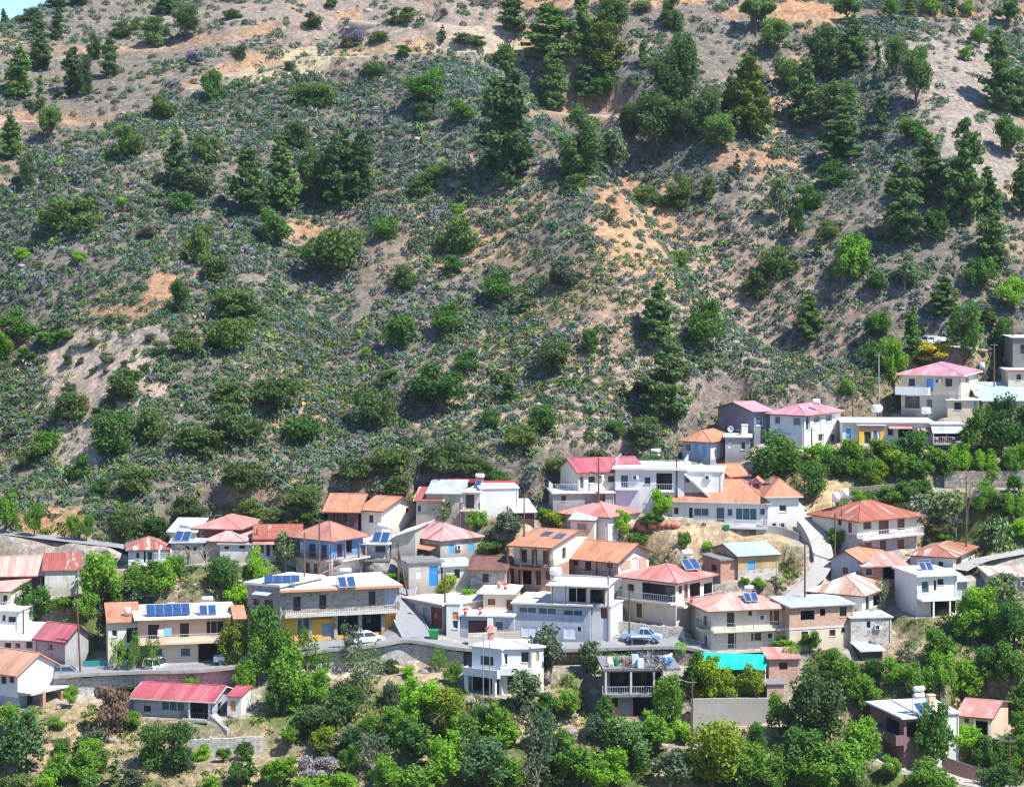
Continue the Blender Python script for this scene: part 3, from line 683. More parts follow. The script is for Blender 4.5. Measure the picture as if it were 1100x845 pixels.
# ---- yellow and stone building
b = Hs('long two storey stone building with yellow panels and open garages at the road bend', 303, 427, 688, 635, -17, 10.5, wall='grey_stone', cat='building', name='building')
b.sections = [(b.z(661), 'yellow_plaster'), (None, 'grey_stone')]
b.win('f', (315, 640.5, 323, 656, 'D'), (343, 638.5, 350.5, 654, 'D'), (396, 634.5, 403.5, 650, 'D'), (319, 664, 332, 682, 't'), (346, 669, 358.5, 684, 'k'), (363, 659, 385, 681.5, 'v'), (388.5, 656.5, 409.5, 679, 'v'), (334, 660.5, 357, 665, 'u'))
b.roof('flat', 'white_roof', of=1.2, os=.4, ob=.3, th=.3); b.balcony('f', 304, 427, 656.5, 1.3, th=.3, mat='pale_concrete', rail='dark_metal')
b.posts('f', (333, 360, 386.5, 411), .12, 685, 659, 'grey_stone', .22)
mt = MB(); mt.box(-b.L / 2 - .42, -b.M / 2 - 1.24, b.h + .02, b.L / 2 + .42, -b.M / 2 - 1.21, b.h + .34); b.build(mt, 'roof_edge', 'orange_trim')
mt = MB(); b.fbox(mt, 'f', b.at('f', 413, 643)[0], b.L / 2 - .01, .004, .05, b.z(656), b.z(635)); b.build(mt, 'side_panel', 'blue_grey_plaster')
w2 = Block(b, 266, 301, 690, 630, 30, 9, wall='grey_stone'); w2.win('f', (284, 644, 293, 658, 'D'), (272, 643, 278, 650, 'G')); w2.roof('flat', 'white_roof', of=.5, os=.3, th=.3)
w2.canopy('f', 277, 294, 634, 1.4, .35, mat='blue_sheet'); w2.balcony('f', 268, 300, 660, 1.2, mat='pale_concrete', rail='dark_metal'); w2.finish(); b.finish()
YELLOW = b
# ---- back left cluster
b = Hs('small white walled house under a striped rust hipped roof by the foothill road', 138, 181, 611, 590, -10, 6, wall='white_plaster')
b.win('f', (146, 593, 150, 600, 'g'), (158, 592, 164, 602, 't'), (154.5, 590.5, 156.5, 604, 'D')); b.posts('f', (171, 183.5), .8, 606, 589, 'white_plaster', .12); b.balcony('f', 165, 185, 600.5, 1, mat='white_plaster')
b.roof('hip', 'striped_rust_sheet', ridge=577, of=.5); b.finish()
b = Hs('flat roofed grey house carrying a tall solar heater left of the rust roofs', 184, 218, 606, 583, -4, 6, wall='warm_grey_plaster')
b.win('f', (198, 586, 203.5, 592, 'g'), (207, 586, 212, 592, 'g')); b.roof('flat', 'galvanised_sheet', of=.4); b.finish()
b = Hs('house behind the heater with a plain pale sheet roof', 182, 210, 586, 571, 5, 6, wall='warm_grey_plaster'); b.roof('shed', 'white_sheet', rise=1.0); b.finish()
b = Hs('house with a broad pale salmon hipped roof, highest of the left rear cluster', 209, 258, 588, 568, 12, 9, wall='brown_maroon_plaster'); b.win('f', (215, 570, 219, 576, 'g'))
b.roof('hip', 'pink_sheet', ridge=554, of=.5); b.finish()
b = Hs('low house with a worn red hipped roof in front of the pale salmon hip', 221, 262, 602, 581, 8, 8, wall='warm_grey_plaster'); b.roof('hip', 'worn_red_sheet', ridge=568, of=.5); b.finish()
b = Hs('pale flat topped shed wall below the worn red hip', 236, 271, 606, 585, 4, 4, wall='old_white_wash', name='shed', cat='shed'); b.win('f', (241, 586.5, 246, 589.5, 'G'), (257, 585.5, 263, 589, 'G')); b.roof('flat', 'warm_grey_plaster', of=.3, th=.15); b.finish()
b = Hs('long house with a rusted red corrugated roof and white shaded front', 274, 322, 603, 578, -4, 7, wall='blue_white_plaster')
b.win('f', (279, 584, 284, 594, 't'), (286, 583, 290, 597, 'D'), (292, 583, 298, 592, 'g'), (301, 583, 306, 598, 'D')); b.canopy('f', 272, 312, 580.5, 1.3, .3, mat='pink_sheet', post='white_paint', base=0); b.roof('gx', 'rust_red_sheet', ridge=564, of=.4); b.finish()
# ---- big red roofed house with blue upper floor
b = Hs('tall house with broad salmon red tiled roof, blue upper wall and stone ground floor', 318, 356, 628, 580, 38, d2=390, wall='blue_plaster')
b.sections = [(b.z(599), 'pale_stone'), (None, 'blue_plaster')]
b.win('f', (322, 582, 326, 594, 'W'), (332, 584, 339, 598, 'D'), (345, 585, 351, 599, 'D'), (328, 604, 333, 619, 'd'), (337, 605, 341, 616, 'd')); b.win('r', (362, 584, 368, 598, 'D'), (372, 580, 378, 594, 'V'))
b.roof('hip', 'clay_tile', ridge=560, of=.9, os=.9, ol=.7); b.balcony('f', 319, 356, 599, 1.0, th=.15, mat='grey_wood', rail='wood'); b.balcony('r', 358, 388, 598, 1.6, mat='pale_concrete', rail='wood'); b.posts('r', (361, 376), 1.5, 598, 581, 'wood', .1); b.finish()
# orange pair behind
b = Hs('house with a bright orange tiled roof and dark maroon front below the scrub', 352, 384, 566, 547, 8, 8, wall='brown_maroon_plaster')
b.win('f', (358, 550, 363, 560, 'D'), (370, 549, 374, 560, 'D')); b.posts('f', (362, 375), .6, 562, 547, 'wood', .08); b.roof('gx', 'orange_tile', ridge=531, of=1.0, os=.6); b.finish()
b = Hs('cream house whose lit gable rises behind the solar heater, orange tiled roof', 388, 410, 571, 548, 28, d2=447, wall='pale_cream_plaster')
b.win('f', (396, 553, 401, 561, 'G')); b.win('r', (436, 545, 440, 550, 'G')); b.roof('gx', 'orange_tile', ridge=533.5, of=.6, os=.5); b.finish()
b = Hs('small flat roofed blue porch house with a solar heater on top', 379, 418, 602, 584, 3, 7, wall='blue_grey_plaster')
b.win('f', (390, 587, 394, 600, 'D'), (403, 586, 414, 593, 'G'), (381, 587, 388, 598, 'V')); b.roof('flat', 'white_sheet', of=.9, os=.3, th=.18); b.posts('f', (394,), .7, 602, 585, 'white_paint', .06); b.balcony('f', 379, 420, 600, 1.1, mat='concrete', rail='dark_metal'); b.finish()
b = Hs('low room under a wide white sheet roof left of the red hip with blue windows', 420, 446, 602, 579, 12, 9, wall='warm_grey_plaster', name='outbuilding', cat='outbuilding')
b.roof('shedl', 'white_sheet', rise=1.4, of=.5); b.finish()
b = Hs('grey house with a worn red hipped roof and two bright blue shuttered windows', 473, 517, 603, 580.5, -40, 9, d2=None, wall='warm_grey_plaster')
b.win('f', (482, 585, 488, 595, 'b'), (503, 583.5, 509, 593, 'b')); b.win('l', (464, 587, 467, 591, 'G')); b.roof('hip', 'worn_red_sheet', ridge=561.5, of=.35, os=.35); b.canopy('l', 450, 472, 584, 1.6, .5, mat='orange_tile'); b.finish()
b = Hs('pale rendered lower storey with a tall bright blue door on the lane', 439, 474, 634, 605, -20, 5, wall='warm_grey_plaster', cat='outbuilding', name='outbuilding')
b.win('f', (461, 608, 470.5, 629, 'B'), (447, 613, 453, 621, 'w')); b.roof('flat', 'concrete', of=.3, th=.2); b.finish()
b = Hs('low pale lean-to wall right of the tall bright blue door', 476, 505, 626, 608, -16, 3, wall='old_white_wash', cat='outbuilding', name='outbuilding'); b.win('f', (488, 611, 494, 621, 'D')); b.roof('shed', 'galvanised_sheet', rise=.5); b.finish()
# ---- house with galvanised roof at the foot of the hill
b = Hs('long house with a grey metal roof edged red and a bright white side block', 497, 516, 557, 529, 12, 7, wall='pale_cream_plaster')
b.win('f', (500, 531, 509.5, 546, 'G')); b.roof('flat', 'white_roof', of=.5, os=.1, th=.15); b.balcony('f', 496, 516, 547, 1.1, mat='pale_cream_plaster', rail='dark_metal')
w2 = Block(b, 516, 557, 553, 525, -6, 6.5, wall='white_plaster'); w2.roof('flat', 'white_roof', of=.15, os=.15, th=.14); mt = MB(); mt.box(-w2.L / 2 - .2, w2.M / 2 - .1, w2.h + .15, w2.L / 2 + .5, w2.M / 2 + .2, w2.h + .42); w2.build(mt, 'roof_edge', 'red_trim'); w2.finish()
w3 = Block(b, 458, 497, 556, 530, 4, 8, wall='warm_grey_plaster'); w3.win('f', (478, 538, 484, 546, 'g')); w3.roof('shed', 'galvanised_sheet', rise=.9, of=.4, os=.1); mt = MB(); mt.box(-w3.L / 2, w3.M / 2 + .41, w3.h + .6, w3.L / 2 + 2.0, w3.M / 2 + .5, w3.h + 1.15); w3.build(mt, 'roof_edge', 'red_trim'); w3.finish(); b.finish()
b = Hs('lean-to house with a striped rust roof in front of the grey metal roof', 447, 475, 556, 537, 6, 5, wall='warm_grey_plaster'); b.win('f', (449, 543, 452, 549, 'D')); b.roof('shed', 'striped_rust_sheet', ridge=528, rise=1.1, of=.6, os=.4); b.finish()
# ---- centre
b = Hs('low stone cottage with a dark old tiled roof beside the wooden balcony house', 505, 543, 630, 611, 10, 6, wall='grey_stone', name='cottage', cat='cottage'); b.win('f', (518, 616, 525, 625, 'D')); b.roof('gx', 'old_tile', ridge=598, of=.6); b.finish()
b = Hs('two storey house with wooden balcony posts and two solar panels set in its orange roof', 552, 594, 630, 586, 24, d2=646, wall='pale_cream_plaster')
b.sections = [(b.z(608), 'red_brick'), (None, 'pale_cream_plaster')]
b.win('f', (560, 590, 566, 604, 'D'), (571, 590, 577, 606, 'd'), (583, 591, 590, 606, 'd'), (557, 612, 571, 627, 'v'), (575, 612, 581, 628, 'D'), (586, 613, 591, 622, 'd')); b.win('r', (604, 588, 608, 600, 'D'))
b.roof('gx', 'orange_tile', ridge=569, of=1.5, os=.4, trim='brown_trim'); b.balcony('f', 548, 596, 607.5, 1.5, th=.3, mat='wood', rail='dark_metal')
b.posts('f', (550, 564, 579, 594), 1.35, 607, 587, 'wood', .11); b.posts('f', (552, 565, 579), 1.3, 628, 610, 'wood', .13); b.finish()
WOODH = b
b = Hs('single storey house with a plain orange tiled roof and brick patched gable', 606, 664, 617, 600, 33, d2=697, wall='pale_cream_plaster')
b.win('f', (616, 598, 621, 607, 'd'), (628.5, 600, 635, 613, 'D'), (652, 603, 658, 610, 'd'), (622.5, 600, 627.5, 609, 'w')); b.win('r', (679, 599, 685, 611, 'W')); b.roof('gx', 'orange_tile', ridge=582, of=1.3, os=.7, trim='brown_trim')
b.balcony('f', 604, 664, 617.5, 1.4, th=.3, mat='pale_concrete', rail='dark_metal'); b.posts('f', (606, 620, 646, 660), 1.2, 617, 601, 'wood', .08)
mt = MB(); u0, z0 = b.at('r', 667, 612); u1, z1 = b.at('r', 677, 601); b.fbox(mt, 'r', u0, u1, .004, .05, z0, z1); u0, z0 = b.at('r', 686.5, 610); u1, z1 = b.at('r', 694, 598); b.fbox(mt, 'r', u0, u1, .004, .05, z0, z1); b.build(mt, 'brick_patch', 'pale_brick'); b.finish()
b = Hs('blue grey garage building with three long windows under a white roof terrace', 551.5, 634, 688, 651, 13, d2=655, wall='blue_grey_plaster', cat='building', name='building')
b.win('f', (557, 651.5, 576, 658.5, 't'), (578, 652.5, 597.5, 660, 't'), (605, 654.5, 626, 661.5, 't'), (560, 672, 577, 684, 'w'), (578.5, 672.5, 596, 684, 'w'), (605.5, 673, 619.5, 686, 'w'), (620.5, 673, 624, 678, 'D')); b.roof('flat', 'pale_concrete', of=.5, os=.3, ob=.1, th=.2)
w2 = Block(b, 592, 652, 650, 629, 12, 5.5, wall='white_plaster', on=b, pad=False, below=0, dz=.3)
w2.win('f', (596, 633, 608, 645, 'w'), (611, 631.5, 619, 646, 'V'), (619.7, 631.5, 630, 646.5, 'V'), (634, 633, 650.5, 648, 'V')); w2.roof('flat', 'white_sheet', of=1.6, os=.4, th=.12); w2.posts('f', (596, 610, 632, 651), 1.45, 648, 628, 'wood', .06); w2.finish(); b.finish()
GARAGE = b
b = Hs('narrow white stair house between the blue grey garage and the pale red hipped house', 636, 656, 688, 652, 20, 5, wall='white_plaster', cat='outbuilding', name='outbuilding'); b.win('f', (645, 652.5, 652, 664, 'd')); b.roof('flat', 'pale_concrete', of=.1, os=.1); b.finish()
b = Hs('small cream flat roofed house with brown shutter and terrace of pink flower pots', 519, 551, 664, 638, 8, 7, wall='cream_plaster')
b.win('f', (524, 643, 532, 649.5, 's'), (544, 644, 550, 659, 'd')); b.roof('flat', 'white_roof', of=.5, os=.4, ol=.8, ob=.3, th=.2); b.finish(); CREAMBOX = b
b = Hs('flat terraced basement with dark gate and vine below the small cream house', 495, 552, 684, 662, 6, 5, wall='blue_grey_plaster', cat='building', name='building')
b.win('f', (503, 666, 523, 681, 'r'), (531, 667, 541, 677, 't')); b.roof('flat', 'white_roof', of=.5, os=.2, th=.2); b.posts('f', (527,), .3, 683, 663, 'white_plaster', .35); b.finish(); BASEMENT = b
b = Hs('blank white wall house with an orange panel beside the row of garages', 479.5, 494, 682, 649, 6, 5, wall='white_plaster'); b.win('f', (486, 657, 492, 665, 'o'), (486, 666, 492, 675, 'g')); b.roof('flat', 'white_roof', of=.1, os=.1); b.finish()
b = Hs('low row of garages with blue, grey and dark red doors along the curving road', 435, 476, 676, 650.5, 50, 8, wall='warm_grey_plaster', cat='garage', name='garage')
b.win('f', (442.5, 648, 446, 661, 'B'), (454, 653, 461.5, 669, 'k'), (462.5, 652, 475, 674, 'r')); b.roof('flat', 'pale_concrete', of=.4, os=.3, th=.2); b.finish()
# ---- white round fronted house
b = Hs('white two storey house with a polygonal front and terrace roof below the road', 507, 539, 746, 698, 32, 5.5, wall='blue_white_plaster')
b.win('f', (516, 704.5, 530, 714, 'G'), (508, 723, 536, 744, 'v')); b.roof('flat', 'white_roof', of=.35, os=.2, th=.2); b.balcony('f', 503, 540, 722.5, 1.2, th=.3, mat='white_plaster', rail=None, solid='white_plaster', railh=.7); b.posts('f', (506, 536), 1.0, 746, 724, 'white_plaster', .2)
w2 = Block(b, 538, 572, 746, 697, -4, 5.5, wall='white_plaster', Y=b.Y0 + .4); w2.win('f', (541, 702, 545, 713, 'G'), (560, 700, 568, 711, 'G'), (545, 726, 560, 742, 'D')); w2.roof('flat', 'white_roof', of=.35, os=.2, th=.2); w2.balcony('f', 537, 572, 721, 1.0, th=.25, mat='white_plaster', rail=None, solid='white_plaster', railh=.6); w2.finish()
w3 = Block(b, 571, 584, 744, 696, -24, 4.5, wall='white_plaster'); w3.win('f', (576, 700, 579, 710, 'o')); w3.roof('flat', 'white_roof', of=.3, os=.2, th=.2); w3.finish()
mr = MB(); b.rail_bars(mr, [(-b.L / 2, b.M / 2), (-b.L / 2, -b.M / 2), (b.L / 2, -b.M / 2)], b.h + .2, 1.0); b.build(mr, 'railing', 'rail_white')
mr = MB(); w2.rail_bars(mr, [(-w2.L / 2, -w2.M / 2), (w2.L / 2, -w2.M / 2)], w2.h + .2, 1.0); w2.build(mr, 'railing', 'rail_white'); b.finish()
# ---- pale red hipped house
b = Hs('large pale cream house with a faded red hipped roof and long veranda', 668, 726, 671, 625, 38, 8.5, wall='pale_cream_plaster')
b.win('f', (674, 627, 681, 636, 'G'), (690, 627, 725, 645, 'V'), (683.5, 648, 689.5, 663, 'd')); b.win('r', (729, 629, 733, 638, 'G'), (735, 627, 739, 645, 'd'), (741, 626, 752, 644, 'V'), (756, 625, 773, 641, 'V'))
b.roof('hip', 'coral_sheet', ridge=606, of=.7, os=.7); b.balcony('f', 667, 726, 643.5, 1.1, th=.25, mat='pale_cream_plaster', rail='rail_white'); b.balcony('r', 727, 775, 645, 1.1, th=.25, mat='pale_cream_plaster', rail='rail_white'); b.finish()
REDHIP = b
b = Hs('old stone and ochre house with a pale blue metal gabled roof in the bare yard', 793, 836, 622, 597, -20, 8, wall='mud_plaster'); b.sections = [(1.2, 'pale_stone'), (None, 'mud_plaster')]
b.win('f', (803, 602, 811, 612, 'b')); b.roof('gx', 'blue_sheet', ridge=583.5, of=.4, os=.3, trim='dark_metal'); b.finish()
b = Hs('red brick flat topped room joined to the blue roofed stone house', 774, 794, 624, 602, -20, 5.5, wall='red_brick', cat='outbuilding', name='outbuilding'); b.win('l', (764, 606, 770, 613, 'D')); b.roof('flat', 'concrete', of=.25, os=.25, th=.2); b.finish(); BRICKBOX = b
# ---- cream two storey with pink roof and brick neighbour
b = Hs('cream two storey house with striped pale red roof and two long balconies', 764, 845, 700, 655, -14, 8, wall='pale_cream_plaster')
b.win('f', (781, 657.5, 790, 673, 'G'), (804, 656, 808, 661, 'D'), (827, 655.5, 837, 671, 's'), (782, 680, 791, 696, 'G'), (807, 679.5, 818, 687.5, 'G'), (825, 680, 829.5, 685, 'D')); b.win('l', (756, 661, 759, 672, 'G'), (756.5, 682, 759.5, 693, 'G'))
b.roof('hip', 'salmon_rust_sheet', ridge=636, of=.9, os=.9, orr=.1); b.balcony('f', 763, 846, 674.5, 1.2, th=.22, mat='pale_cream_plaster', rail='grey_metal'); b.balcony('f', 763, 846, 697, 1.2, th=.22, mat='pale_cream_plaster', rail='grey_metal')
b.posts('f', (786, 806.5, 827), 1.1, 697, 654, 'grey_metal', .035); b.balcony('l', 756, 763, 674, 1.0, th=.22, mat='pale_cream_plaster', rail='dark_wood'); b.finish(); PINK2 = b
b = Hs('unplastered pale brick house with glassless windows joined to the cream house', 848, 917, 699, 652, -17, 6, wall='pale_brick'); b.sections = [(b.z(674.5), 'cream_plaster'), (None, 'pale_brick')]
b.win('f', (860, 655.5, 875, 665.5, 'V'), (881, 653.5, 886.5, 661, 'V'), (902, 651.5, 909.5, 662, 'G'), (861, 678, 868, 692, 'd'), (891, 676, 897.5, 683, 'G'), (904, 674, 908, 679, 'G')); b.roof('shed', 'galvanised_sheet', rise=.3, of=.5, os=.2); b.band(674.5, 'pale_trim', z=b.z(674.5)); b.finish()
b = Hs('house with a pale rust streaked pyramid roof behind the pale brick house', 871, 926, 664, 639, 30, d2=961, wall='blue_grey_plaster')
b.win('r', (930, 639, 934, 655, 'D'), (938, 639, 944, 650, 'V'), (950, 638, 954, 648, 'w')); b.roof('hip', 'rust_pale_sheet', ridge=616.5, of=.6, os=.6); b.balcony('r', 927, 945, 658, 1.0, mat='pale_concrete', rail='dark_metal')
b.sections = [(None, 'white_plaster')]; b.finish()
b = Hs('pale stone storehouse on the lane below the rust streaked pyramid roof', 914, 958, 690, 664, -8, 5, wall='pale_stone', cat='outbuilding', name='outbuilding'); b.win('f', (931, 667, 935, 674, 'D')); b.roof('flat', 'pale_concrete', of=.2, os=.2); b.finish()
# ---- right middle
b = Hs('narrow grey gabled house with an orange roof beside the lane', 893, 925, 622, 603, 32, d2=952, wall='blue_grey_plaster'); b.win('f', (905, 609, 911, 616, 'd')); b.roof('gy', 'orange_tile', rise=1.2, of=.4, os=.3); b.finish()
b = Hs('open shelter with a pale blue and rust metal roof beside the orange roofed gable', 926, 972, 624, 607, -10, 5, wall='red_brick', cat='shelter', name='shelter'); b.win('f', (930, 610, 938, 618, 'g'), (948, 608, 962, 622, 'v')); b.roof('shed', 'blue_rust_sheet', rise=.8, of=.9, os=.4); b.posts('f', (946, 966), .8, 626, 609, 'dark_metal', .06); b.finish()
b = Hs('two storey stone house with a rust streaked red hipped roof and full balcony', 921, 985, 594, 559, -34, 9, wall='pale_cream_plaster'); b.sections = [(b.z(575), 'pale_stone'), (None, 'pale_cream_plaster')]
b.win('f', (927.5, 558, 936, 568, 'd'), (944, 557, 955, 573, 'd'), (964, 556, 972, 569, 'd'), (929, 582, 937, 588, 'g'), (945, 580, 952, 591, 'd'), (964, 579, 971.5, 592, 'd')); b.win('l', (900, 556, 904, 564, 'G'), (911, 561, 915, 572, 'd'))
b.roof('hip', 'rust_red_sheet', ridge=538, of=.9, os=.6); b.balcony('f', 920, 986, 574.5, 1.2, th=.25, mat='pale_concrete', rail='rail_white'); b.finish()
b = Hs('low house with a rust and white hipped roof in front of the cactus slope', 978, 1024, 613, 598, 26, d2=1047, wall='white_plaster'); b.win('f', (1008, 603, 1013, 609, 'D')); b.win('r', (1027, 598, 1033, 608, 'd')); b.roof('hip', 'rust_white_sheet', ridge=584, of=.6, os=.5); b.finish()
b = Hs('white modern two storey house with a railed balcony on slim posts', 985, 1028, 662, 619, -14, 7, wall='white_plaster')
b.win('f', (990, 624, 998, 637, 't'), (1003, 623, 1006, 634, 'D'), (1007, 621.5, 1014, 628, 'G'), (1000, 644, 1026, 660, 'v')); b.roof('flat', 'white_roof', of=.6, os=.3, th=.3); b.balcony('f', 985, 1029, 641.5, 1.5, th=.22, mat='white_plaster', rail='rail_white'); b.posts('f', (998, 1015.5, 1026.5), 1.35, 664, 643, 'white_paint', .1)
w2 = Block(b, 1017, 1039, 646, 624, -14, 5, wall='blue_grey_plaster'); w2.win('f', (1019, 628, 1022, 637, 'G')); w2.roof('shed', 'galvanised_sheet', rise=.8, of=.6, os=.3); w2.finish(); b.finish(); MODERN = b
b = Hs('low stone shed with a rust roof strip at the right edge of the village', 1064, 1112, 640, 619, -4, 5, wall='warm_grey_plaster', cat='shed', name='shed'); b.win('f', (1070, 624, 1080, 632, 'D'), (1088, 624, 1094, 631, 'w')); b.roof('shed', 'rust_pale_sheet', rise=.5, of=.5); b.finish()
# ---- upper middle
b = Hs('white house with sweeping orange roof, dormer and arched green windows above the bare yard', 722, 824, 564, 540, 13, 9.5, wall='white_plaster')
b.win('f', (724, 545, 729, 552, 'G'), (740, 545, 744, 559, 'D'), (745, 545.5, 761.5, 554, 't'), (769, 544.5, 778.5, 561, 't'), (781, 546, 787, 554, 't'), (790, 545.5, 813, 558.5, 't'), (816, 545.5, 822, 553, 't'))
b.roof('hip', 'orange_tile', ridge=515, of=.5, os=.5, trim='pale_trim', inset=4.5); b.balcony('f', 720, 825, 563.5, 1.4, th=.3, mat='white_plaster', rail='rail_white')
w2 = Block(b, 824.5, 858, 562, 533, -7, 8, wall='white_plaster', Y=b.Y0 - .2); w2.win('f', (837, 542, 845, 549.5, 'g')); w2.roof('hip', 'orange_tile', ridge=513, of=.5, os=.5, trim='pale_trim'); w2.finish(); b.finish(); ORANGE = b
b = Hs('large white flat roofed house with roof rails and lavender side wall', 661, 735, 549, 505, 8, 9, wall='white_plaster'); b.sections = None
b.win('f', (666.5, 510, 675, 524, 't'), (692, 512, 699, 520, 'g'), (705, 508, 722, 526, 'V'), (668, 529, 676, 538, 'g'), (705, 532, 721, 545, 'V'))
b.roof('flat', 'white_roof', of=.5, os=.4, th=.3); b.balcony('f', 704, 724, 526.5, .9, mat='white_plaster', rail='rail_white'); b.balcony('f', 661, 686, 524.5, .7, mat='lavender_plaster', rail='rail_white')
mr = MB(); b.rail_bars(mr, [(-b.L / 2, b.M / 2), (-b.L / 2, -b.M / 2), (b.L / 2, -b.M / 2), (b.L / 2, b.M / 2)], b.h + .3, 1.1, .5); b.build(mr, 'railing', 'rail_white')
mt = MB(); b.fbox(mt, 'f', -b.L / 2 + .01, b.at('f', 687, 520)[0], .004, .04, -2, b.z(524.8)); b.build(mt, 'lavender_facing', 'lavender_plaster')
w2 = Block(b, 735, 776, 549, 507, 8, 7, wall='white_plaster'); w2.win('f', (736, 511, 741, 518, 'g')); w2.roof('flat', 'white_roof', of=.2, os=.2, th=.2)
ms = MB(); ms.slab([(-w2.L / 2, -w2.M / 2 - 1.2, w2.h), (-w2.L / 2, -w2.M / 2 - .01, w2.h), (w2.L / 2, -w2.M / 2 - .01, .6), (w2.L / 2, -w2.M / 2 - 1.2, .6)][::-1], .3); w2.build(ms, 'outside_stair', 'pale_concrete'); w2.finish(); b.finish(); WHITE = b
b = Hs('cream house with a long red sheet roof behind the white flat roofed house', 621.5, 690, 545, 507, -18, 7.5, wall='pale_cream_plaster')
b.win('f', (623, 511.5, 627, 525, 't'), (632, 511, 640, 519, 'g'), (653, 510.5, 661, 518, 'g')); b.roof('gx', 'red_sheet', ridge=492, of=.4, os=.4)
b.sections = [(b.z(527), 'grey_plaster'), (None, 'pale_cream_plaster')]; b.finish()
b = Hs('grey basement with a railed white terrace in front of the long red sheet roof', 594, 660, 546, 530, -6, 4.5, wall='grey_plaster', cat='building', name='building'); b.win('f', (603, 532, 608, 538, 'G'), (628, 531, 650, 544, 'v')); b.roof('flat', 'white_roof', of=.4, os=.2, th=.25)
mr = MB(); b.rail_bars(mr, [(-b.L / 2, b.M / 2), (-b.L / 2, -b.M / 2), (-b.L / 2 + 3.4, -b.M / 2)], b.h + .25, 1.0, .3); b.build(mr, 'railing', 'rail_white'); b.finish()
b = Hs('low house with a broad bright red hipped roof in front of the grey basement', 602, 653, 572, 555, 36, 8, d2=692, wall='blue_white_plaster'); b.win('r', (664, 555, 670, 562, 'g')); b.roof('hip', 'coral_sheet', ridge=539, of=.5, os=.5); b.finish()
b = Hs('small pale shed with a blue grey gabled roof by the bright green tree', 613, 638, 577, 559, 14, d2=652, wall='pale_cream_plaster', name='shed', cat='shed'); b.win('f', (620, 562, 630, 570, 'k')); b.roof('gx', 'galvanised_sheet', ridge=549.5, of=.3, os=.3); b.finish()
b = Hs('blue walled house with an orange hipped roof below the scrub, right of centre', 733, 763, 496, 474.5, 30, d2=788, wall='blue_grey_plaster'); b.win('f', (736, 476, 742, 485, 't'), (746, 476, 750, 487, 'b'), (755, 478, 759, 491, 'b')); b.win('r', (764, 476, 777, 492, 'w')); b.roof('hip', 'orange_tile', ridge=462, of=.5, os=.4); b.finish()
b = Hs('grey flat roofed house with a chimney right of the blue walled house', 779, 806, 494, 470, 6, 6, wall='grey_plaster'); b.win('f', (782, 475, 786, 481, 'w'), (796, 474, 801, 483, 'g')); b.roof('flat', 'pale_concrete', of=.3, os=.3); b.finish(); GREYFLAT = b
b = Hs('tiny grey house with an orange gabled roof behind the large white house', 784, 803, 522, 510.5, -36, 5, wall='grey_stone'); b.win('l', (770, 509, 775, 516, 'D')); b.win('f', (788, 512, 794, 520, 'D')); b.roof('gx', 'orange_tile', ridge=499, of=.5, os=.4, trim='red_trim'); b.finish()
b = Hs('dark slate blue gabled house with a pink sheet roof against the hillside', 810, 828, 470, 442, -30, 9, wall='dark_blue_grey_plaster'); b.win('f', (812, 448, 820, 457, 't')); b.roof('gx', 'magenta_sheet', ridge=432, of=.4, os=.5); b.finish()
b = Hs('long white two storey house with a flat pink roof below the hillside', 827, 864, 484, 446, 38, d2=903, wall='white_plaster')
b.win('f', (852, 448, 860, 457, 't'), (832, 447, 838, 455, 'g')); b.win('r', (865.5, 447, 870, 462, 'g'), (874, 447, 881, 454, 'g'), (887, 445, 894, 453, 'g'), (879, 466, 885, 474, 'g'), (892, 466, 898, 475, 'g')); b.roof('hip', 'magenta_sheet', ridge=434, of=.5, os=.5); b.finish()
b = Hs('low annex with a pale blue sheet roof beside the long pink roofed white house', 832, 866, 478, 466, 10, 6, wall='warm_grey_plaster', cat='annex', name='annex'); b.win('f', (854, 470, 859, 478, 'G')); b.roof('shed', 'blue_sheet', rise=.8, of=.5); b.finish()
# ---- upper right
b = Hs('cream two storey house with a raspberry pink hipped roof and white balcony', 968, 1032, 447, 403, 24, d2=1051, wall='cream_plaster'); b.sections = [(b.z(424), 'warm_grey_plaster'), (None, 'cream_plaster')]
b.win('f', (975.5, 406, 983, 415, 'g'), (995.5, 406.5, 1002.5, 421, 'b'), (1015.5, 406.5, 1023, 415, 'G'), (972, 425.5, 988, 438.5, 'G'), (995, 428, 1002, 443, 't')); b.win('r', (1037, 405, 1041, 412, 'g')); b.roof('hip', 'magenta_sheet', ridge=390, of=.6, os=.6, trim='pale_trim')
b.balcony('f', 964, 1000, 422, 1.4, th=.22, mat='white_plaster', rail=None, solid='white_plaster'); b.finish(); RASP = b
b = Hs('flat roofed cream extension with a barred window right of the raspberry roofed house', 1018, 1052, 449, 430, 4, 6, wall='cream_plaster', cat='annex', name='annex'); b.win('f', (1025, 432, 1033, 440, 'G'), (1046, 431, 1049, 439, 'b')); b.roof('flat', 'white_roof', of=.4, os=.3); b.finish(); EXT = b
b = Hs('shed with a wide pale blue metal roof at the right edge above the dark trees', 1056, 1110, 447, 430, -3, 9, wall='peach_plaster', cat='shed', name='shed'); b.win('f', (1044, 432, 1056, 441, 'b'), (1062, 432, 1078, 444, 'V')); b.roof('shed', 'blue_sheet', rise=2.0, of=.5); b.finish()
b = Hs('pale house with a dark red roof edge at the right edge of the picture', 1083, 1112, 420, 399, 4, 7, wall='cream_plaster'); b.win('f', (1092, 402, 1097, 408, 'G')); b.roof('flat', 'white_roof', of=.4, os=.3, th=.25)
mt = MB(); mt.box(-b.L / 2 - .32, -b.M / 2 - .44, b.h + .01, b.L / 2 + .32, -b.M / 2 - .41, b.h + .27); b.build(mt, 'roof_edge', 'red_trim'); b.finish(); FAR_R = b
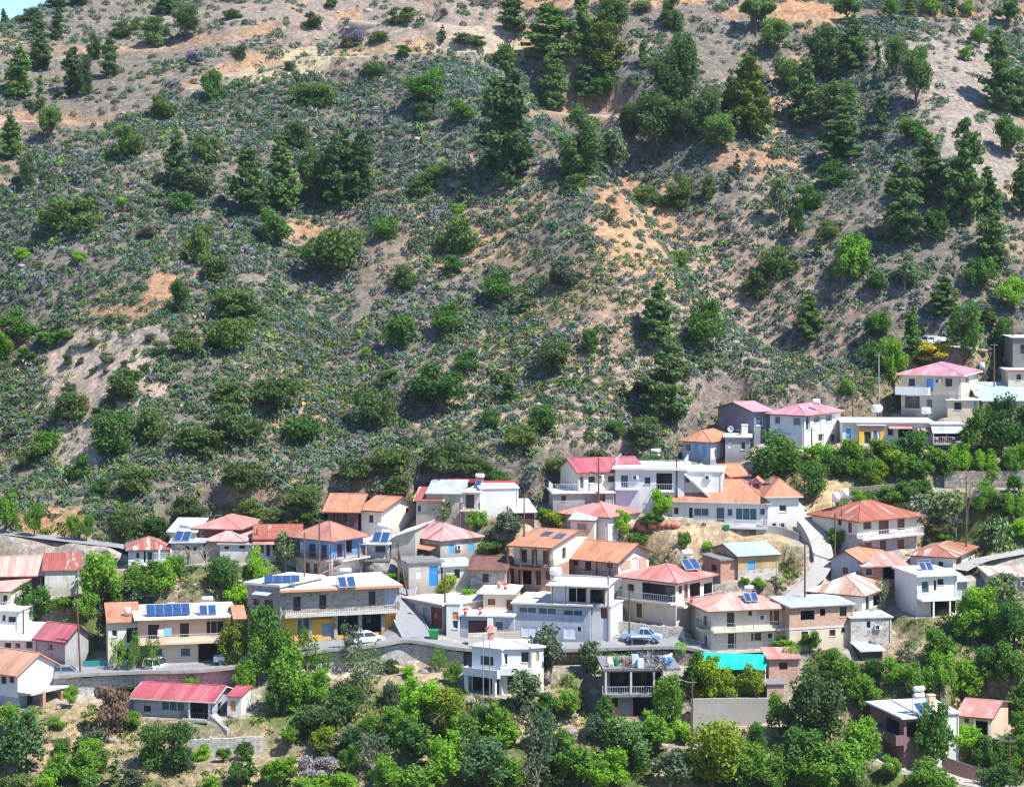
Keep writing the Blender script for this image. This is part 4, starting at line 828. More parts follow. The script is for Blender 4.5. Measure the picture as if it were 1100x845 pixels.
b = Hs('grey concrete building at the right edge behind the dark roadside trees', 1088, 1116, 398, 363, 4, 9, wall='concrete', cat='building', name='building'); b.win('f', (1096, 370, 1108, 380, 'D')); b.roof('flat', 'pale_concrete', of=.3); b.finish()
b = Hs('long low white building with a flat roof below the raspberry roofed house', 905, 1002, 476, 454, 3, 8, wall='white_plaster', cat='building', name='building')
b.win('f', (909, 460, 914, 470, 'b'), (953, 459, 960, 468, 'g'), (965, 459, 981, 470, 'V'), (986, 459, 998, 470, 'V')); b.roof('flat', 'white_roof', of=.5, os=.3)
b.canopy('f', 954, 979, 457, 1.6, .3, mat='pink_sheet'); b.canopy('f', 985, 1002, 459, 1.6, .5, mat='pink_sheet'); b.finish(); LOWWHITE = b
b = Hs('yellow and pink painted kiosk front with blue door in the upper village', 923, 949, 478, 457, 3, 3, wall='deep_yellow', cat='kiosk', name='kiosk'); b.win('f', (928, 463, 936, 477, 'g'), (938, 462, 942, 477, 'B'), (943, 463, 945.5, 476, 'W')); b.roof('flat', 'white_roof', of=.3)
mt = MB(); b.fbox(mt, 'f', -b.L / 2, b.L / 2, .004, .08, b.z(461.5), b.h - .02); b.build(mt, 'fascia_board', 'pink_plaster'); b.finish()
b = Hs('open terrace room with a blue grey sheet canopy above flower pots', 1001, 1034, 482, 456, 2, 4, wall='pale_cream_plaster', cat='building', name='building'); b.win('f', (1003, 460, 1016, 473, 'V'), (1018, 460, 1032, 473, 'V')); b.canopy('f', 1000, 1035, 458, 1.8, .8, mat='galvanised_sheet', post='white_paint', base=0); b.roof('flat', 'pale_concrete', of=.1); b.balcony('f', 1001, 1037, 475, 2, mat='pale_concrete', rail='rail_white'); b.finish()
# ---- lower right house
b = Hs('purple brown house with a white flat roof and red chimney in the lower right trees', 971, 1001, 826, 771.5, -16, 9, wall='purple_brown_plaster')
b.win('f', (974, 775, 986, 791, 'V')); b.win('l', (952, 772, 966, 789, 'V')); b.roof('flat', 'white_roof', of=.5, os=.5, th=.22); b.balcony('l', 945, 971, 792, 1.0, th=.2, mat='purple_brown_plaster', rail=None, solid='purple_brown_plaster')
w2 = Block(b, 988, 1030, 820, 768, -12, 8, wall='white_plaster'); w2.win('f', (1010, 776, 1015, 786, 'G')); w2.roof('flat', 'white_roof', of=.2, os=.2, th=.2); w2.finish()
w3 = Block(b, 1030, 1064, 797, 770.5, 24, d2=1083, wall='peach_plaster'); w3.win('f', (1036, 771, 1041, 776, 'G'), (1046, 774, 1061, 795, 'v')); w3.roof('gx', 'pink_sheet', ridge=752, of=.5, os=.4); w3.posts('f', (1048, 1063), .4, 798, 771, 'white_plaster', .1); w3.finish(); b.finish(); PURPLE = b
# ---- unfinished building, brick shed
b = Hs('unfinished grey concrete building with open storeys and junk heaped on its roof', 652, 712, 772, 719, -3, 7, wall='concrete', cat='building', name='building')
b.sections = [(b.z(745), 'red_brick'), (None, 'concrete')]
b.win('f', (655, 722, 676, 743, 'v'), (678.5, 722, 702, 743, 'v'), (704, 722, 711, 743, 'v'), (657, 749, 664, 759, 'D'), (680, 748, 704, 769, 'v'), (667, 748, 678, 769, 'k')); b.roof('flat', 'concrete', of=1.0, os=.6, orr=2.0, th=.3)
b.balcony('f', 646, 714, 744, 1.0, th=.28, mat='concrete', rail='rail_white'); b.posts('f', (650, 677, 701.5), .9, 744, 720, 'pale_concrete', .12); b.posts('f', (651, 703), .9, 771, 747, 'pale_concrete', .14); b.finish(); UNFIN = b
b = Hs('small brick shed with a red sheet roof beside the green shade net', 826, 858, 733, 707, -4, 4, wall='pale_brick', name='shed', cat='shed'); b.win('f', (837, 711, 846, 719, 'D')); b.roof('shed', 'pink_sheet', rise=.5, of=.4); b.finish()
b = Hs('low brick store below the brick shed by the long concrete wall', 824, 842, 752, 735, -4, 3, wall='pale_brick', name='shed', cat='shed'); b.roof('flat', 'concrete', of=.2); b.finish()
b = Hs('tin roofed shed half hidden in the scrub right of the brick house', 926, 948, 710, 699, -10, 4, wall='dark_door', name='shed', cat='shed'); b.roof('shed', 'galvanised_sheet', rise=.5, of=.4); b.finish()
b = Hs('house with a white sheet roof behind the hillside power poles in the middle', 554, 574, 563, 550, -10, 6, wall='dark_wood', name='shed', cat='shed'); b.roof('shed', 'white_sheet', rise=1.0); b.finish()
# ------------------------------------------------------------------ roads, terrace walls, ground sheet
ROADS = [('road', [(60, 722), (110, 719), (160, 717), (215, 716), (265, 710), (310, 700), (350, 694), (395, 690), (430, 684), (462, 686), (500, 693), (560, 695), (640, 693), (700, 691), (745, 692), (790, 704)], 5.0, 'asphalt', 'pale worn asphalt road running through the village below the garages'),
         ('side_road', [(448, 684), (440, 668), (434, 655), (430, 641), (433, 628)], 3.6, 'asphalt', 'short side road climbing beside the yellow and stone building'),
         ('lane', [(838, 528), (850, 540), (866, 558), (879, 578), (884, 600), (876, 620), (856, 638), (838, 654)], 2.7, 'lane_concrete', 'steep pale concrete lane climbing past the white house with the orange roof'),
         ('farm_road', [(1030, 612), (1046, 604), (1066, 599), (1110, 591)], 3.0, 'lane_concrete', 'pale track leaving the village at the right edge'),
         ('foothill_road', [(-30, 569), (0, 572), (40, 576), (90, 582), (140, 588), (170, 596)], 3.2, 'asphalt', 'narrow grey road along the foot of the hill at the left'),
         ('drive', [(936, 806), (960, 820), (1000, 832), (1050, 842), (1110, 850)], 3.2, 'lane_concrete', 'grey drive below the purple brown house'),
         ('car_park', [(975, 374), (1000, 372), (1030, 373)], 6.0, 'lane_concrete', 'levelled parking place above the raspberry roofed house')]
TRACKS = [[(205, 96), (240, 83), (290, 71), (340, 63), (430, 59), (540, 54), (640, 50)], [(40, 66), (110, 56), (180, 52), (240, 46), (320, 34)], [(-10, 128), (50, 131), (110, 134)], [(800, 24), (900, 20), (1000, 20), (1110, 22)], [(380, 22), (470, 30), (560, 26)], [(560, 117), (620, 121), (680, 128)]]
road_lines = []
for nm, pts, wd, m, lb in ROADS:
    P = smooth_line([tuple(base_at(*p)) for p in pts], 8); z = P[:, 2].copy()
    for _ in range(12): z[1:-1] = (z[:-2] + 2 * z[1:-1] + z[2:]) / 4
    P[:, 2] = z; road_lines.append((nm, P, wd, m, lb)); STRIPS.append((P, wd / 2 + .35, 1.5, 60))
track_lines = []
for pts in TRACKS:
    P = smooth_line([tuple(base_at(*p)) for p in pts], 8); z = P[:, 2].copy()
    for _ in range(20): z[1:-1] = (z[:-2] + 2 * z[1:-1] + z[2:]) / 4
    P[:, 2] = z; STRIPS.append((P, 1.8, 2.6, 25)); track_lines.append(P)
WALLS = [  # top line in pixels, height in metres, material, label
    ([(58, 729), (85, 730), (112, 728), (180, 725), (225, 722), (268, 714)], 2.3, 'pale_stone', 'long pale stone retaining wall under the road below the cream house with solar array'),
    ([(340, 704), (388, 699), (415, 696), (444, 694), (474, 699), (498, 703)], 2.7, 'pale_stone', 'pale stone retaining wall under the road bend below the yellow building'),
    ([(742, 753), (785, 752), (828, 752)], 3.0, 'pale_concrete', 'stained concrete retaining wall below the yellow green citrus trees'),
    ([(733, 784), (760, 784), (780, 783)], 1.4, 'grey_stone', 'low grey wall under the stained concrete retaining wall beside a utility pole'),
    ([(200, 796), (240, 795), (283, 793)], 1.9, 'pale_stone', 'stone terrace wall below the pink roofed porch house'),
    ([(598, 700), (640, 699), (690, 699), (745, 704)], 1.8, 'dry_stone', 'rough stone wall under the road beside the unfinished building'),
    ([(912, 526), (940, 524), (976, 522)], 1.6, 'dry_stone', 'dry stone terrace wall above the house with the rust streaked red hip'),
    ([(1014, 509), (1055, 508), (1108, 508)], 2.0, 'dry_stone', 'long dry stone terrace wall above the prickly pear slope at right'),
    ([(812, 566), (836, 568), (858, 575)], 0.9, 'pale_concrete', 'low pale kerb wall at the corner of the white house with the orange roof'),
    ([(660, 668), (700, 674), (735, 676)], 1.3, 'pale_stone', 'pale rock wall with purple flowers below the red hipped cream house'),
    ([(600, 619), (640, 621), (668, 624)], 1.4, 'pale_concrete', 'concrete terrace edge below the brick patched house'),
    ([(1046, 607), (1075, 611), (1105, 611)], 1.2, 'dry_stone', 'dry stone wall below the pale track at the right edge')]
wall_lines = []
for pts, h, m, lb in WALLS:
    P = smooth_line([tuple(base_at(*p)) for p in pts], 6); wall_lines.append((P, h, m, lb))
    Q = P.copy(); Q[:, 1] -= 1.7; Q[:, 2] -= h; STRIPS.append((Q, 1.0, 2.2, 400))
    Q = P.copy(); Q[:, 1] += .9; Q[:, 2] -= .15; STRIPS.append((Q, .5, 1.0, 30))
make_grid()

OCHRE, PINK, SCREE, STRAW, GRASS, SOIL = (0.40, 0.235, 0.13), (0.195, 0.168, 0.134), (0.305, 0.255, 0.205), (0.48, 0.36, 0.19), (0.13, 0.17, 0.045), (0.36, 0.28, 0.19)
PATCH = [  # px, py, rx, ry, angle, scrub density, colour, colour strength
    (112, 405, 62, 52, 0, .05, (0.46, 0.36, 0.27), 1), (82, 470, 26, 52, 0, .1, (0.46, 0.36, 0.27), 1), (180, 306, 36, 15, 0, .02, OCHRE, 1), (140, 334, 50, 9, 0, .1, OCHRE, .8), (165, 365, 40, 14, 0, .12, SCREE, 1),
    (445, 22, 190, 24, 0, .16, (0.275, 0.225, 0.18), 1), (250, 14, 70, 10, -5, .1, (0.285, 0.23, 0.185), 1), (215, 44, 110, 7, -8, .1, OCHRE, .4), (60, 70, 90, 16, 0, .15, PINK, 1), (40, 130, 80, 6, 0, .06, OCHRE, .5), (110, 100, 60, 22, 0, .25, PINK, 1),
    (300, 72, 60, 14, -10, .3, (0.44, 0.36, 0.22), 1), (640, 4, 120, 7, 0, .1, OCHRE, .9), (850, 14, 70, 12, 0, .05, OCHRE, 1), (700, 22, 120, 16, 0, .2, PINK, 1), (790, 60, 60, 30, 0, .3, PINK, 1), (560, 48, 120, 8, 0, .15, (0.44, 0.36, 0.2), 1),
    (1030, 100, 46, 66, 20, .02, SCREE, 1), (1064, 165, 28, 52, 20, .02, SCREE, 1), (1010, 60, 60, 26, 0, .2, SCREE, 1), (990, 100, 26, 50, 0, .25, SCREE, .8),
    (690, 245, 50, 50, 0, .42, (0.47, 0.29, 0.16), 1), (665, 215, 24, 22, 0, .3, OCHRE, .9), (740, 285, 60, 50, 0, .5, (0.42, 0.28, 0.17), .8), (640, 122, 70, 8, 0, .1, OCHRE, .7), (810, 172, 50, 14, 0, .2, OCHRE, .6), (390, 275, 40, 70, 20, .55, PINK, .8), (330, 245, 24, 10, 0, .1, OCHRE, .7),
    (450, 400, 90, 70, 0, .8, PINK, .7), (560, 420, 100, 60, 0, .75, (0.40, 0.30, 0.21), .7), (660, 400, 90, 90, 0, .8, (0.33, 0.255, 0.20), 1), (800, 400, 120, 60, 0, .85, (0.275, 0.225, 0.18), 1), (850, 300, 110, 80, 0, .75, (0.34, 0.255, 0.195), 1), (940, 250, 90, 80, 0, .75, PINK, .8), (620, 330, 60, 60, 0, .62, OCHRE, .3),
    (55, 560, 40, 14, 0, .3, OCHRE, .9), (180, 812, 190, 34, 0, .45, (0.40, 0.30, 0.18), .7), (95, 775, 50, 22, 0, .5, (0.42, 0.32, 0.19), .8), (600, 772, 46, 30, 0, .4, (0.42, 0.31, 0.19), .8), (800, 792, 46, 14, 0, .3, (0.44, 0.33, 0.19), .8), (450, 730, 50, 16, 0, .4, (0.38, 0.30, 0.2), .7), (300, 835, 40, 20, 0, .5, (0.42, 0.32, 0.19), .8), (960, 700, 30, 20, 0, .4, (0.42, 0.31, 0.2), .8), (15, 365, 20, 14, 0, .2, OCHRE, .7), (760, 580, 84, 20, 0, 0, (0.50, 0.38, 0.225), 1), (800, 600, 40, 14, 0, 0, (0.52, 0.40, 0.25), 1), (215, 350, 30, 60, 0, .5, PINK, .5)]
def track_fields(x, y):
    m = np.zeros(np.shape(x)); b = np.zeros(np.shape(x))
    for P in track_lines:
        d, par = seg_dist(x, y, P); yl = np.interp(par, np.arange(len(P)), P[:, 1]); m = np.maximum(m, sstep(2.9, 1.7, d)); b = np.maximum(b, sstep(6.5, 3, d) * (y > yl))
    return m, b
def patch_fields(px, py):
    dens = np.full(np.shape(px), 1.0); acc = np.zeros(np.shape(px) + (3,)); wsum = np.zeros(np.shape(px))
    wob = 0.55 * (vnoise(px / 14, py / 14, 51) - .5) + 0.35 * (vnoise(px / 5, py / 5, 52) - .5)
    for (x, y, rx, ry, an, de, c, st) in PATCH:
        a = math.radians(an); dx, dy = px - x, py - y; u = (dx * math.cos(a) + dy * math.sin(a)) / rx; v = (-dx * math.sin(a) + dy * math.cos(a)) / ry
        wt = sstep(1.1, .9, np.sqrt(u * u + v * v) + wob * 1.35)
        dens = dens * (1 - wt) + de * wt; acc = acc * (1 - (wt * st)[..., None]) + np.array(c) * (wt * st)[..., None]; wsum = wsum * (1 - wt * st) + wt * st
    return dens, acc, wsum
X, Y, Z = GRID['X'], GRID['Y'], GRID['Z']
nx, ny = X.shape
YY = np.maximum(Y, 30.0); PXg = CX + F * X / YY; PYg = YH - F * Z / YY
hillm = sstep(-4, 8, Y - (307 + 46 * sstep(0, 62, X)))
dens, acc, ws = patch_fields(PXg, PYg)
def c3(c): return np.array(c)[None, None, :]
n1 = (fbm(X / 16, Y / 16, 61, 4) + .5)[..., None]; n2 = (fbm(X / 5, Y / 5, 71, 4) + .5)[..., None]
hc = c3(PINK) * (1 - sstep(.5, .78, n1)) + c3((0.42, 0.28, 0.16)) * sstep(.5, .78, n1)
hc = hc * (0.85 + 0.3 * n2)
green = sstep(.40, .54, n2 * .6 + n1 * .4)
vc = c3((0.30, 0.235, 0.155)) * (1 - green) + c3((0.13, 0.165, 0.05)) * green
dry = sstep(.6, .74, (fbm(X / 9, Y / 9, 81, 4) + .5))[..., None]; vc = vc * (1 - dry) + c3(STRAW) * dry
gc = hc * hillm[..., None] + vc * (1 - hillm[..., None])
gc = acc + gc * (1 - ws[..., None])
tm_, tb_ = track_fields(X, Y); tb_ = tb_ * sstep(.4, .6, vnoise(X / 6, Y / 6, 13)); gc = gc * (1 - tb_[..., None] * .8) + c3(OCHRE) * tb_[..., None] * .8; gc = gc * (1 - tm_[..., None]) + c3((0.40, 0.325, 0.24)) * tm_[..., None]
pad = sstep(6, 30, GRID['den'])[..., None] * (1 - hillm[..., None]) * (1 - ws[..., None]); gc = gc * (1 - pad * .75) + c3((0.46, 0.41, 0.34)) * pad * .75
me = bpy.data.meshes.new('ground')
idx = np.arange(nx * ny).reshape(nx, ny)
q = np.stack([idx[:-1, :-1], idx[1:, :-1], idx[1:, 1:], idx[:-1, 1:]], -1).reshape(-1, 4)
me.vertices.add(nx * ny); me.vertices.foreach_set('co', np.stack([X, Y, Z], -1).astype(np.float32).ravel())
me.loops.add(q.size); me.loops.foreach_set('vertex_index', q.astype(np.int32).ravel())
me.polygons.add(len(q)); me.polygons.foreach_set('loop_start', np.arange(0, q.size, 4, dtype=np.int32))
me.update(calc_edges=True); me.polygons.foreach_set('use_smooth', [True] * len(q))
at_ = me.attributes.new('soil', 'FLOAT_COLOR', 'POINT'); at_.data.foreach_set('color', np.concatenate([np.clip(gc, 0, 1), np.ones((nx, ny, 1))], -1).astype(np.float32).ravel())
m, t, bb = _new('ground', 0.97, 0, .15)
an = t.nodes.new('ShaderNodeAttribute'); an.attribute_name = 'soil'; tc = t.nodes.new('ShaderNodeTexCoord')
nz = _noise(t, tc.outputs['Object'], .55, 8, .7); nf = _noise(t, tc.outputs['Object'], 2.4, 6, .75)
col = _mix(t, 1.0, an.outputs['Color'], _ramp(t, nz, [(.3, (.72, .72, .74)), (.7, (1.28, 1.24, 1.2))]), 'MULTIPLY')
vo = t.nodes.new('ShaderNodeTexVoronoi'); vo.inputs['Scale'].default_value = 1.7; t.links.new(tc.outputs['Object'], vo.inputs['Vector'])
sp = t.nodes.new('ShaderNodeSeparateColor'); t.links.new(vo.outputs['Color'], sp.inputs[0])
col = _mix(t, 1.0, col, _ramp(t, sp.outputs[0], [(0, (.75, .75, .76)), (.6, (1, 1, 1)), (1, (1.3, 1.28, 1.25))]), 'MULTIPLY')
col = _mix(t, 1.0, col, _ramp(t, nf, [(.3, (.7, .7, .7)), (.7, (1.25, 1.25, 1.25))]), 'MULTIPLY')
t.links.new(col, bb.inputs['Base Color']); _bump(t, bb, nf, .9, .35)
me.materials.append(m); go = bpy.data.objects.new('terrain', me); COL.objects.link(go)
tag(go, 'dry stony hillside and terraced village slope of pinkish and ochre soil', 'hillside', kind='structure')

HAZE = 0.00006
if HAZE:
    mb = MB(); mb.box(-430, -65, -135, 430, 1520, 330); m = bpy.data.materials.new('haze'); m.use_nodes = True; t = m.node_tree; t.nodes.clear(); o_ = t.nodes.new('ShaderNodeOutputMaterial'); v_ = t.nodes.new('ShaderNodeVolumePrincipled')
    v_.inputs['Color'].default_value = (.80, .88, 1, 1); v_.inputs['Density'].default_value = HAZE; v_.inputs['Anisotropy'].default_value = .2; t.links.new(v_.outputs[0], o_.inputs['Volume']); MATS['haze'] = m
    hz = mb.build('haze', 'haze'); tag(hz, 'thin blue summer haze over the whole valley', 'haze', kind='stuff')
plaster('asphalt', (0.34, 0.335, 0.33), .14, .5, (0.22, 0.22, 0.23)); plaster('lane_concrete', (0.50, 0.475, 0.43), .2, .5, (0.34, 0.31, 0.27)); plaster('kerb', (0.58, 0.56, 0.52), .1)
for nm, P, wd, m, lb in road_lines:
    mb = MB(); kb = MB(); n = len(P); T = np.gradient(P[:, :2], axis=0); T /= np.linalg.norm(T, axis=1)[:, None]; N2 = np.stack([-T[:, 1], T[:, 0]], -1)
    rows = []
    for i in range(n):
        row = []
        for q_ in (-.5, -.25, 0, .25, .5):
            x, y = P[i, :2] + N2[i] * wd * q_; row.append((x, y, max(P[i, 2] + .05, float(H(x, y)) + .05)))
        rows.append(row)
    nv = len(rows[0])
    for i in range(n - 1):
        for j in range(nv - 1):
            mb.poly([rows[i][j], rows[i][j + 1], rows[i + 1][j + 1], rows[i + 1][j]][::-1])
    o = mb.build(nm, m); tag(o, lb, 'road', kind='structure')
    if o.data.polygons[0].normal.z < 0: o.data.flip_normals()
    if nm in ('road', 'side_road'):
        for sd in (0, -1):
            s_ = -1 if sd == 0 else 1
            for i in range(n - 1):
                a = rows[i][sd]; b2 = rows[i + 1][sd]; na = N2[i] * s_ * .18; nb = N2[i + 1] * s_ * .18
                top = [(a[0], a[1], a[2] + .12), (b2[0], b2[1], b2[2] + .12), (b2[0] + nb[0], b2[1] + nb[1], b2[2] + .12), (a[0] + na[0], a[1] + na[1], a[2] + .12)]
                kb.slab(top if s_ < 0 else top[::-1], .4)
        kb.build('kerb', 'kerb', o)
for P, h, m, lb in wall_lines:
    mb = MB(); n = len(P); rng_ = random.Random(n * 7 + int(P[0, 0] * 10))
    for i in range(n - 1):
        a, b2 = P[i], P[i + 1]; za, zb = a[2] + .35 + rng_.uniform(-.1, .1), b2[2] + .35 + rng_.uniform(-.1, .1)
        if 'stone' not in m: za, zb = a[2] + .35, b2[2] + .35
        tp = [(a[0], a[1] - .45, za), (b2[0], b2[1] - .45, zb), (b2[0], b2[1], zb), (a[0], a[1], za)]
        mb.slab(tp, h + 1.6)
    tag(mb.build('retaining_wall', m), lb, 'wall')

def freewall(pts, h, m, lb, th=.3):
    P = smooth_line([tuple(ground(*p)) for p in pts], 5); mb = MB()
    for a, b2 in zip(P[:-1], P[1:]): mb.slab([(a[0], a[1] - th, a[2] + h), (b2[0], b2[1] - th, b2[2] + h), (b2[0], b2[1], b2[2] + h), (a[0], a[1], a[2] + h)], h + .8)
    tag(mb.build('garden_wall', m), lb, 'wall')
freewall([(503, 692), (530, 691), (559, 690)], 1.45, 'cream_plaster', 'cream parapet wall on the roadside above the white polygonal house')
freewall([(856, 566), (868, 584), (874, 604)], .9, 'pale_concrete', 'low concrete wall along the left of the steep lane')
freewall([(866, 552), (886, 570), (897, 590)], 1.0, 'old_white_wash', 'white washed wall along the right of the steep lane')
freewall([(1012, 826), (1050, 838), (1080, 836)], 1.6, 'purple_brown_plaster', 'purple brown garden wall beside the drive in the lower right')
freewall([(738, 610), (757, 614), (772, 620)], .8, 'dry_stone', 'rough low wall behind the red hipped cream house')
# ------------------------------------------------------------------ vegetation
def leafmat(name, a, b, trans=.22, vary=.25):
    m = bpy.data.materials.new(name); m.use_nodes = True; t = m.node_tree; t.nodes.clear()
    out = t.nodes.new('ShaderNodeOutputMaterial'); df = t.nodes.new('ShaderNodeBsdfDiffuse'); tr = t.nodes.new('ShaderNodeBsdfTranslucent'); mx = t.nodes.new('ShaderNodeMixShader')
    an = t.nodes.new('ShaderNodeAttribute'); an.attribute_name = 'tint'
    col = _mix(t, an.outputs['Fac'], a, b)
    oi = t.nodes.new('ShaderNodeObjectInfo'); col = _mix(t, 1.0, col, _ramp(t, oi.outputs['Random'], [(0, (1 - vary, 1 - vary, 1 - vary * .6)), (.5, (1, 1, 1)), (1, (1 + vary, 1 + vary * .9, 1 - vary * .2))]), 'MULTIPLY')
    t.links.new(col, df.inputs[0]); t.links.new(_mix(t, 1.0, col, (1.0, 1.25, .55), 'MULTIPLY'), tr.inputs[0]); mx.inputs[0].default_value = trans
    t.links.new(df.outputs[0], mx.inputs[1]); t.links.new(tr.outputs[0], mx.inputs[2]); t.links.new(mx.outputs[0], out.inputs[0]); MATS[name] = m
leafmat('pine_needles', (0.085, 0.150, 0.062), (0.175, 0.26, 0.085), .38); leafmat('light_pine_needles', (0.085, 0.135, 0.055), (0.16, 0.23, 0.08), .3)
leafmat('yellow_pine_needles', (0.095, 0.135, 0.022), (0.20, 0.25, 0.045), .3); leafmat('oak_leaves', (0.080, 0.128, 0.045), (0.16, 0.225, 0.07), .34); leafmat('grey_shrub_leaves', (0.09, 0.115, 0.075), (0.16, 0.19, 0.11), .25)
leafmat('green_leaves', (0.10, 0.22, 0.034), (0.22, 0.38, 0.06), .38); leafmat('dark_green_leaves', (0.06, 0.14, 0.036), (0.14, 0.26, 0.06), .36); leafmat('bright_leaves', (0.14, 0.29, 0.028), (0.29, 0.48, 0.05), .4)
leafmat('yellow_green_leaves', (0.17, 0.26, 0.022), (0.36, 0.43, 0.045), .32); leafmat('olive_leaves', (0.11, 0.155, 0.09), (0.21, 0.265, 0.15), .25); leafmat('blue_green_leaves', (0.065, 0.135, 0.055), (0.135, 0.235, 0.09), .3)
leafmat('dead_leaves', (0.24, 0.15, 0.095), (0.36, 0.25, 0.17)); leafmat('grey_twigs', (0.22, 0.19, 0.18), (0.32, 0.28, 0.26), 0); leafmat('lavender_leaves', (0.22, 0.19, 0.27), (0.33, 0.30, 0.38)); leafmat('cactus_pads', (0.085, 0.16, 0.07), (0.17, 0.26, 0.12), 0)
leafmat('broom_flowers', (0.22, 0.22, 0.03), (0.52, 0.42, 0.04)); leafmat('brown_shrub_leaves', (0.12, 0.10, 0.06), (0.20, 0.17, 0.09))
plain('bark', (0.13, 0.095, 0.07), .95, var=.3); plain('pale_bark', (0.30, 0.26, 0.22), .95, var=.25)

def leaf_mesh(name, Cn, Nn, size, asp, tint, rng, zc=1.0):
    n = len(Cn); Cn = Cn * np.array([1, 1, zc]); R = rng.normal(size=(n, 3)); T = R - Nn * np.sum(R * Nn, 1)[:, None]; T /= np.linalg.norm(T, axis=1)[:, None] + 1e-9; B = np.cross(Nn, T)
    s = (size * rng.uniform(.65, 1.35, n))[:, None]
    V = np.stack([Cn - T * s * asp - B * s * .45, Cn + T * s * asp * .2 - B * s, Cn + T * s * asp + B * s * .1, Cn + T * s * asp * -.1 + B * s], 1).reshape(-1, 3)
    V = V / np.array([1, 1, zc]); me = bpy.data.meshes.new(name); me.vertices.add(4 * n); me.vertices.foreach_set('co', V.astype(np.float32).ravel())
    me.loops.add(4 * n); me.loops.foreach_set('vertex_index', np.arange(4 * n, dtype=np.int32)); me.polygons.add(n); me.polygons.foreach_set('loop_start', np.arange(0, 4 * n, 4, dtype=np.int32))
    me.update(calc_edges=True)
    a = me.attributes.new('tint', 'FLOAT', 'POINT'); a.data.foreach_set('value', np.repeat(np.clip(tint, 0, 1), 4).astype(np.float32)); return me
def unit(v): return v / (np.linalg.norm(v, axis=-1, keepdims=True) + 1e-9)
def trunk_mesh(name, limbs, mat):
    mb = MB()
    for a, b, r0, r1 in limbs: mb.bar(a, b, r0, 6, r1)
    me = bpy.data.meshes.new(name); me.from_pydata(mb.v, [], mb.f); me.materials.append(MATS[mat]); return me
def lobed(seed, nl, n, size, zlo, asp=1.0, spread=.34, rl=(.16, .27), drop=.0, flat=1.0, norm=.8, zc=None):
    """crown of uneven lobes in a unit box (width 1, height 1)"""
    rng = np.random.default_rng(seed); c = []; r = []
    for i in range(nl):
        a = rng.uniform(0, 6.283); z = zlo + (1 - zlo) * rng.beta(1.5, 1.5) * .86; rad = spread * math.sqrt(rng.uniform(.05, 1)) * (1 - abs((z - zlo) / (1 - zlo) - .42) * .75)
        c.append((rad * math.cos(a), rad * math.sin(a), z)); r.append(rng.uniform(*rl))
    c = np.array(c); r = np.array(r); w_ = r ** 2 / np.sum(r ** 2); li = rng.choice(nl, n, p=w_)
    d = unit(rng.normal(size=(n, 3))); rad = r[li] * rng.uniform(.55, 1.08, n) * (1 + .25 * np.sin(5 * d[:, 0] + 3 * d[:, 2] + li)); P = c[li] + d * rad[:, None] * np.array([1, 1, .85 * flat])
    P[:, 2] -= drop * rng.uniform(0, 1, n) ** 2 * .1; ok = P[:, 2] > zlo * .55; P, d, li = P[ok], d[ok], li[ok]
    N = unit(d * norm + rng.normal(size=P.shape) * .75); lt = rng.uniform(0, 1, nl); tint = .25 + .35 * lt[li] + .4 * rng.uniform(0, 1, len(P))
    limbs = [((0, 0, -.12), (0, 0, zlo * .8), .032, .026)]
    for i in range(min(nl, 6)): limbs.append(((0, 0, zlo * .6), tuple(c[i] * np.array([.85, .85, .95])), .017, .006))
    return (P, N, size, asp, tint, rng, limbs) if zc is None else (P, N, size, asp, tint, rng, limbs, zc)
def conifer(seed, nb, per, size, rmax=.46, zlo=.1, lean=.0, power=.75, gap=.25, zc=1.75):
    """whorls of boughs, each ending in one or two lumpy tufts; built at height zc and pressed back to 1 so that scaling does not stretch the needles"""
    rng = np.random.default_rng(seed); P = []; N = []; tn = []; limbs = [((0, 0, -.08), (lean, 0, .97), .024, .004)]
    side = rng.uniform(.62, 1.12, 9)
    for i in range(nb):
        z = zlo + (1 - zlo) * ((i + rng.uniform(0, 1)) / nb) ** 1.05; a = rng.uniform(0, 6.283); f = (1 - (z - zlo) / (1 - zlo)); low = min(1, .55 + (z - zlo) / .25)
        R = rmax * low * (f ** power * .92 + .05) * rng.uniform(.55, 1.08) * side[int(a / 6.284 * 9)]
        if rng.uniform() < gap * .5: R *= .5
        lf = rng.uniform(0, 1); br = (.060 + .075 * R / rmax) * rng.uniform(.6, 1.35)
        for k_ in range(1 if R < rmax * .35 else 2):
            fr = 1.0 if k_ == 0 else rng.uniform(.4, .65); n_ = int(per * (br / .12) ** 1.5) + 5
            c = np.array([lean * z + R * fr * math.cos(a), R * fr * math.sin(a), (z + .075 * rng.uniform(-1, 1) - .04 * R / rmax) * zc]); d = unit(rng.normal(size=(n_, 3))); d[:, 2] = d[:, 2] * .8 + .15
            P.append(c + d * (br * rng.uniform(.5, 1.05, n_))[:, None] * np.array([1, 1, .95])); N.append(unit(d * .7 + np.array([0, 0, .25]) + rng.normal(size=(n_, 3)) * .6)); tn.append(.1 + .5 * lf + .4 * rng.uniform(0, 1, n_))
        if i % 2 == 0: limbs.append(((lean * z, 0, z - .03), (lean * z + R * .8 * math.cos(a), R * .8 * math.sin(a), z), .008, .003))
    P = np.concatenate(P) / np.array([1, 1, zc])
    return P, np.concatenate(N), size, 1.3, np.concatenate(tn), rng, limbs, zc
def bare(seed, depth=4):
    rng = np.random.default_rng(seed); limbs = []
    def grow(p, d, l, r, k_):
        q = p + d * l; limbs.append((tuple(p), tuple(q), r, r * .65))
        if k_ == 0: return
        for _ in range(3):
            grow(q, unit(d + rng.normal(size=3) * .5 + np.array([0, 0, .12])), l * rng.uniform(.6, .85), r * .62, k_ - 1)
    grow(np.array([0, 0, -.1]), np.array([0, 0, 1.]), .32, .03, depth); return limbs
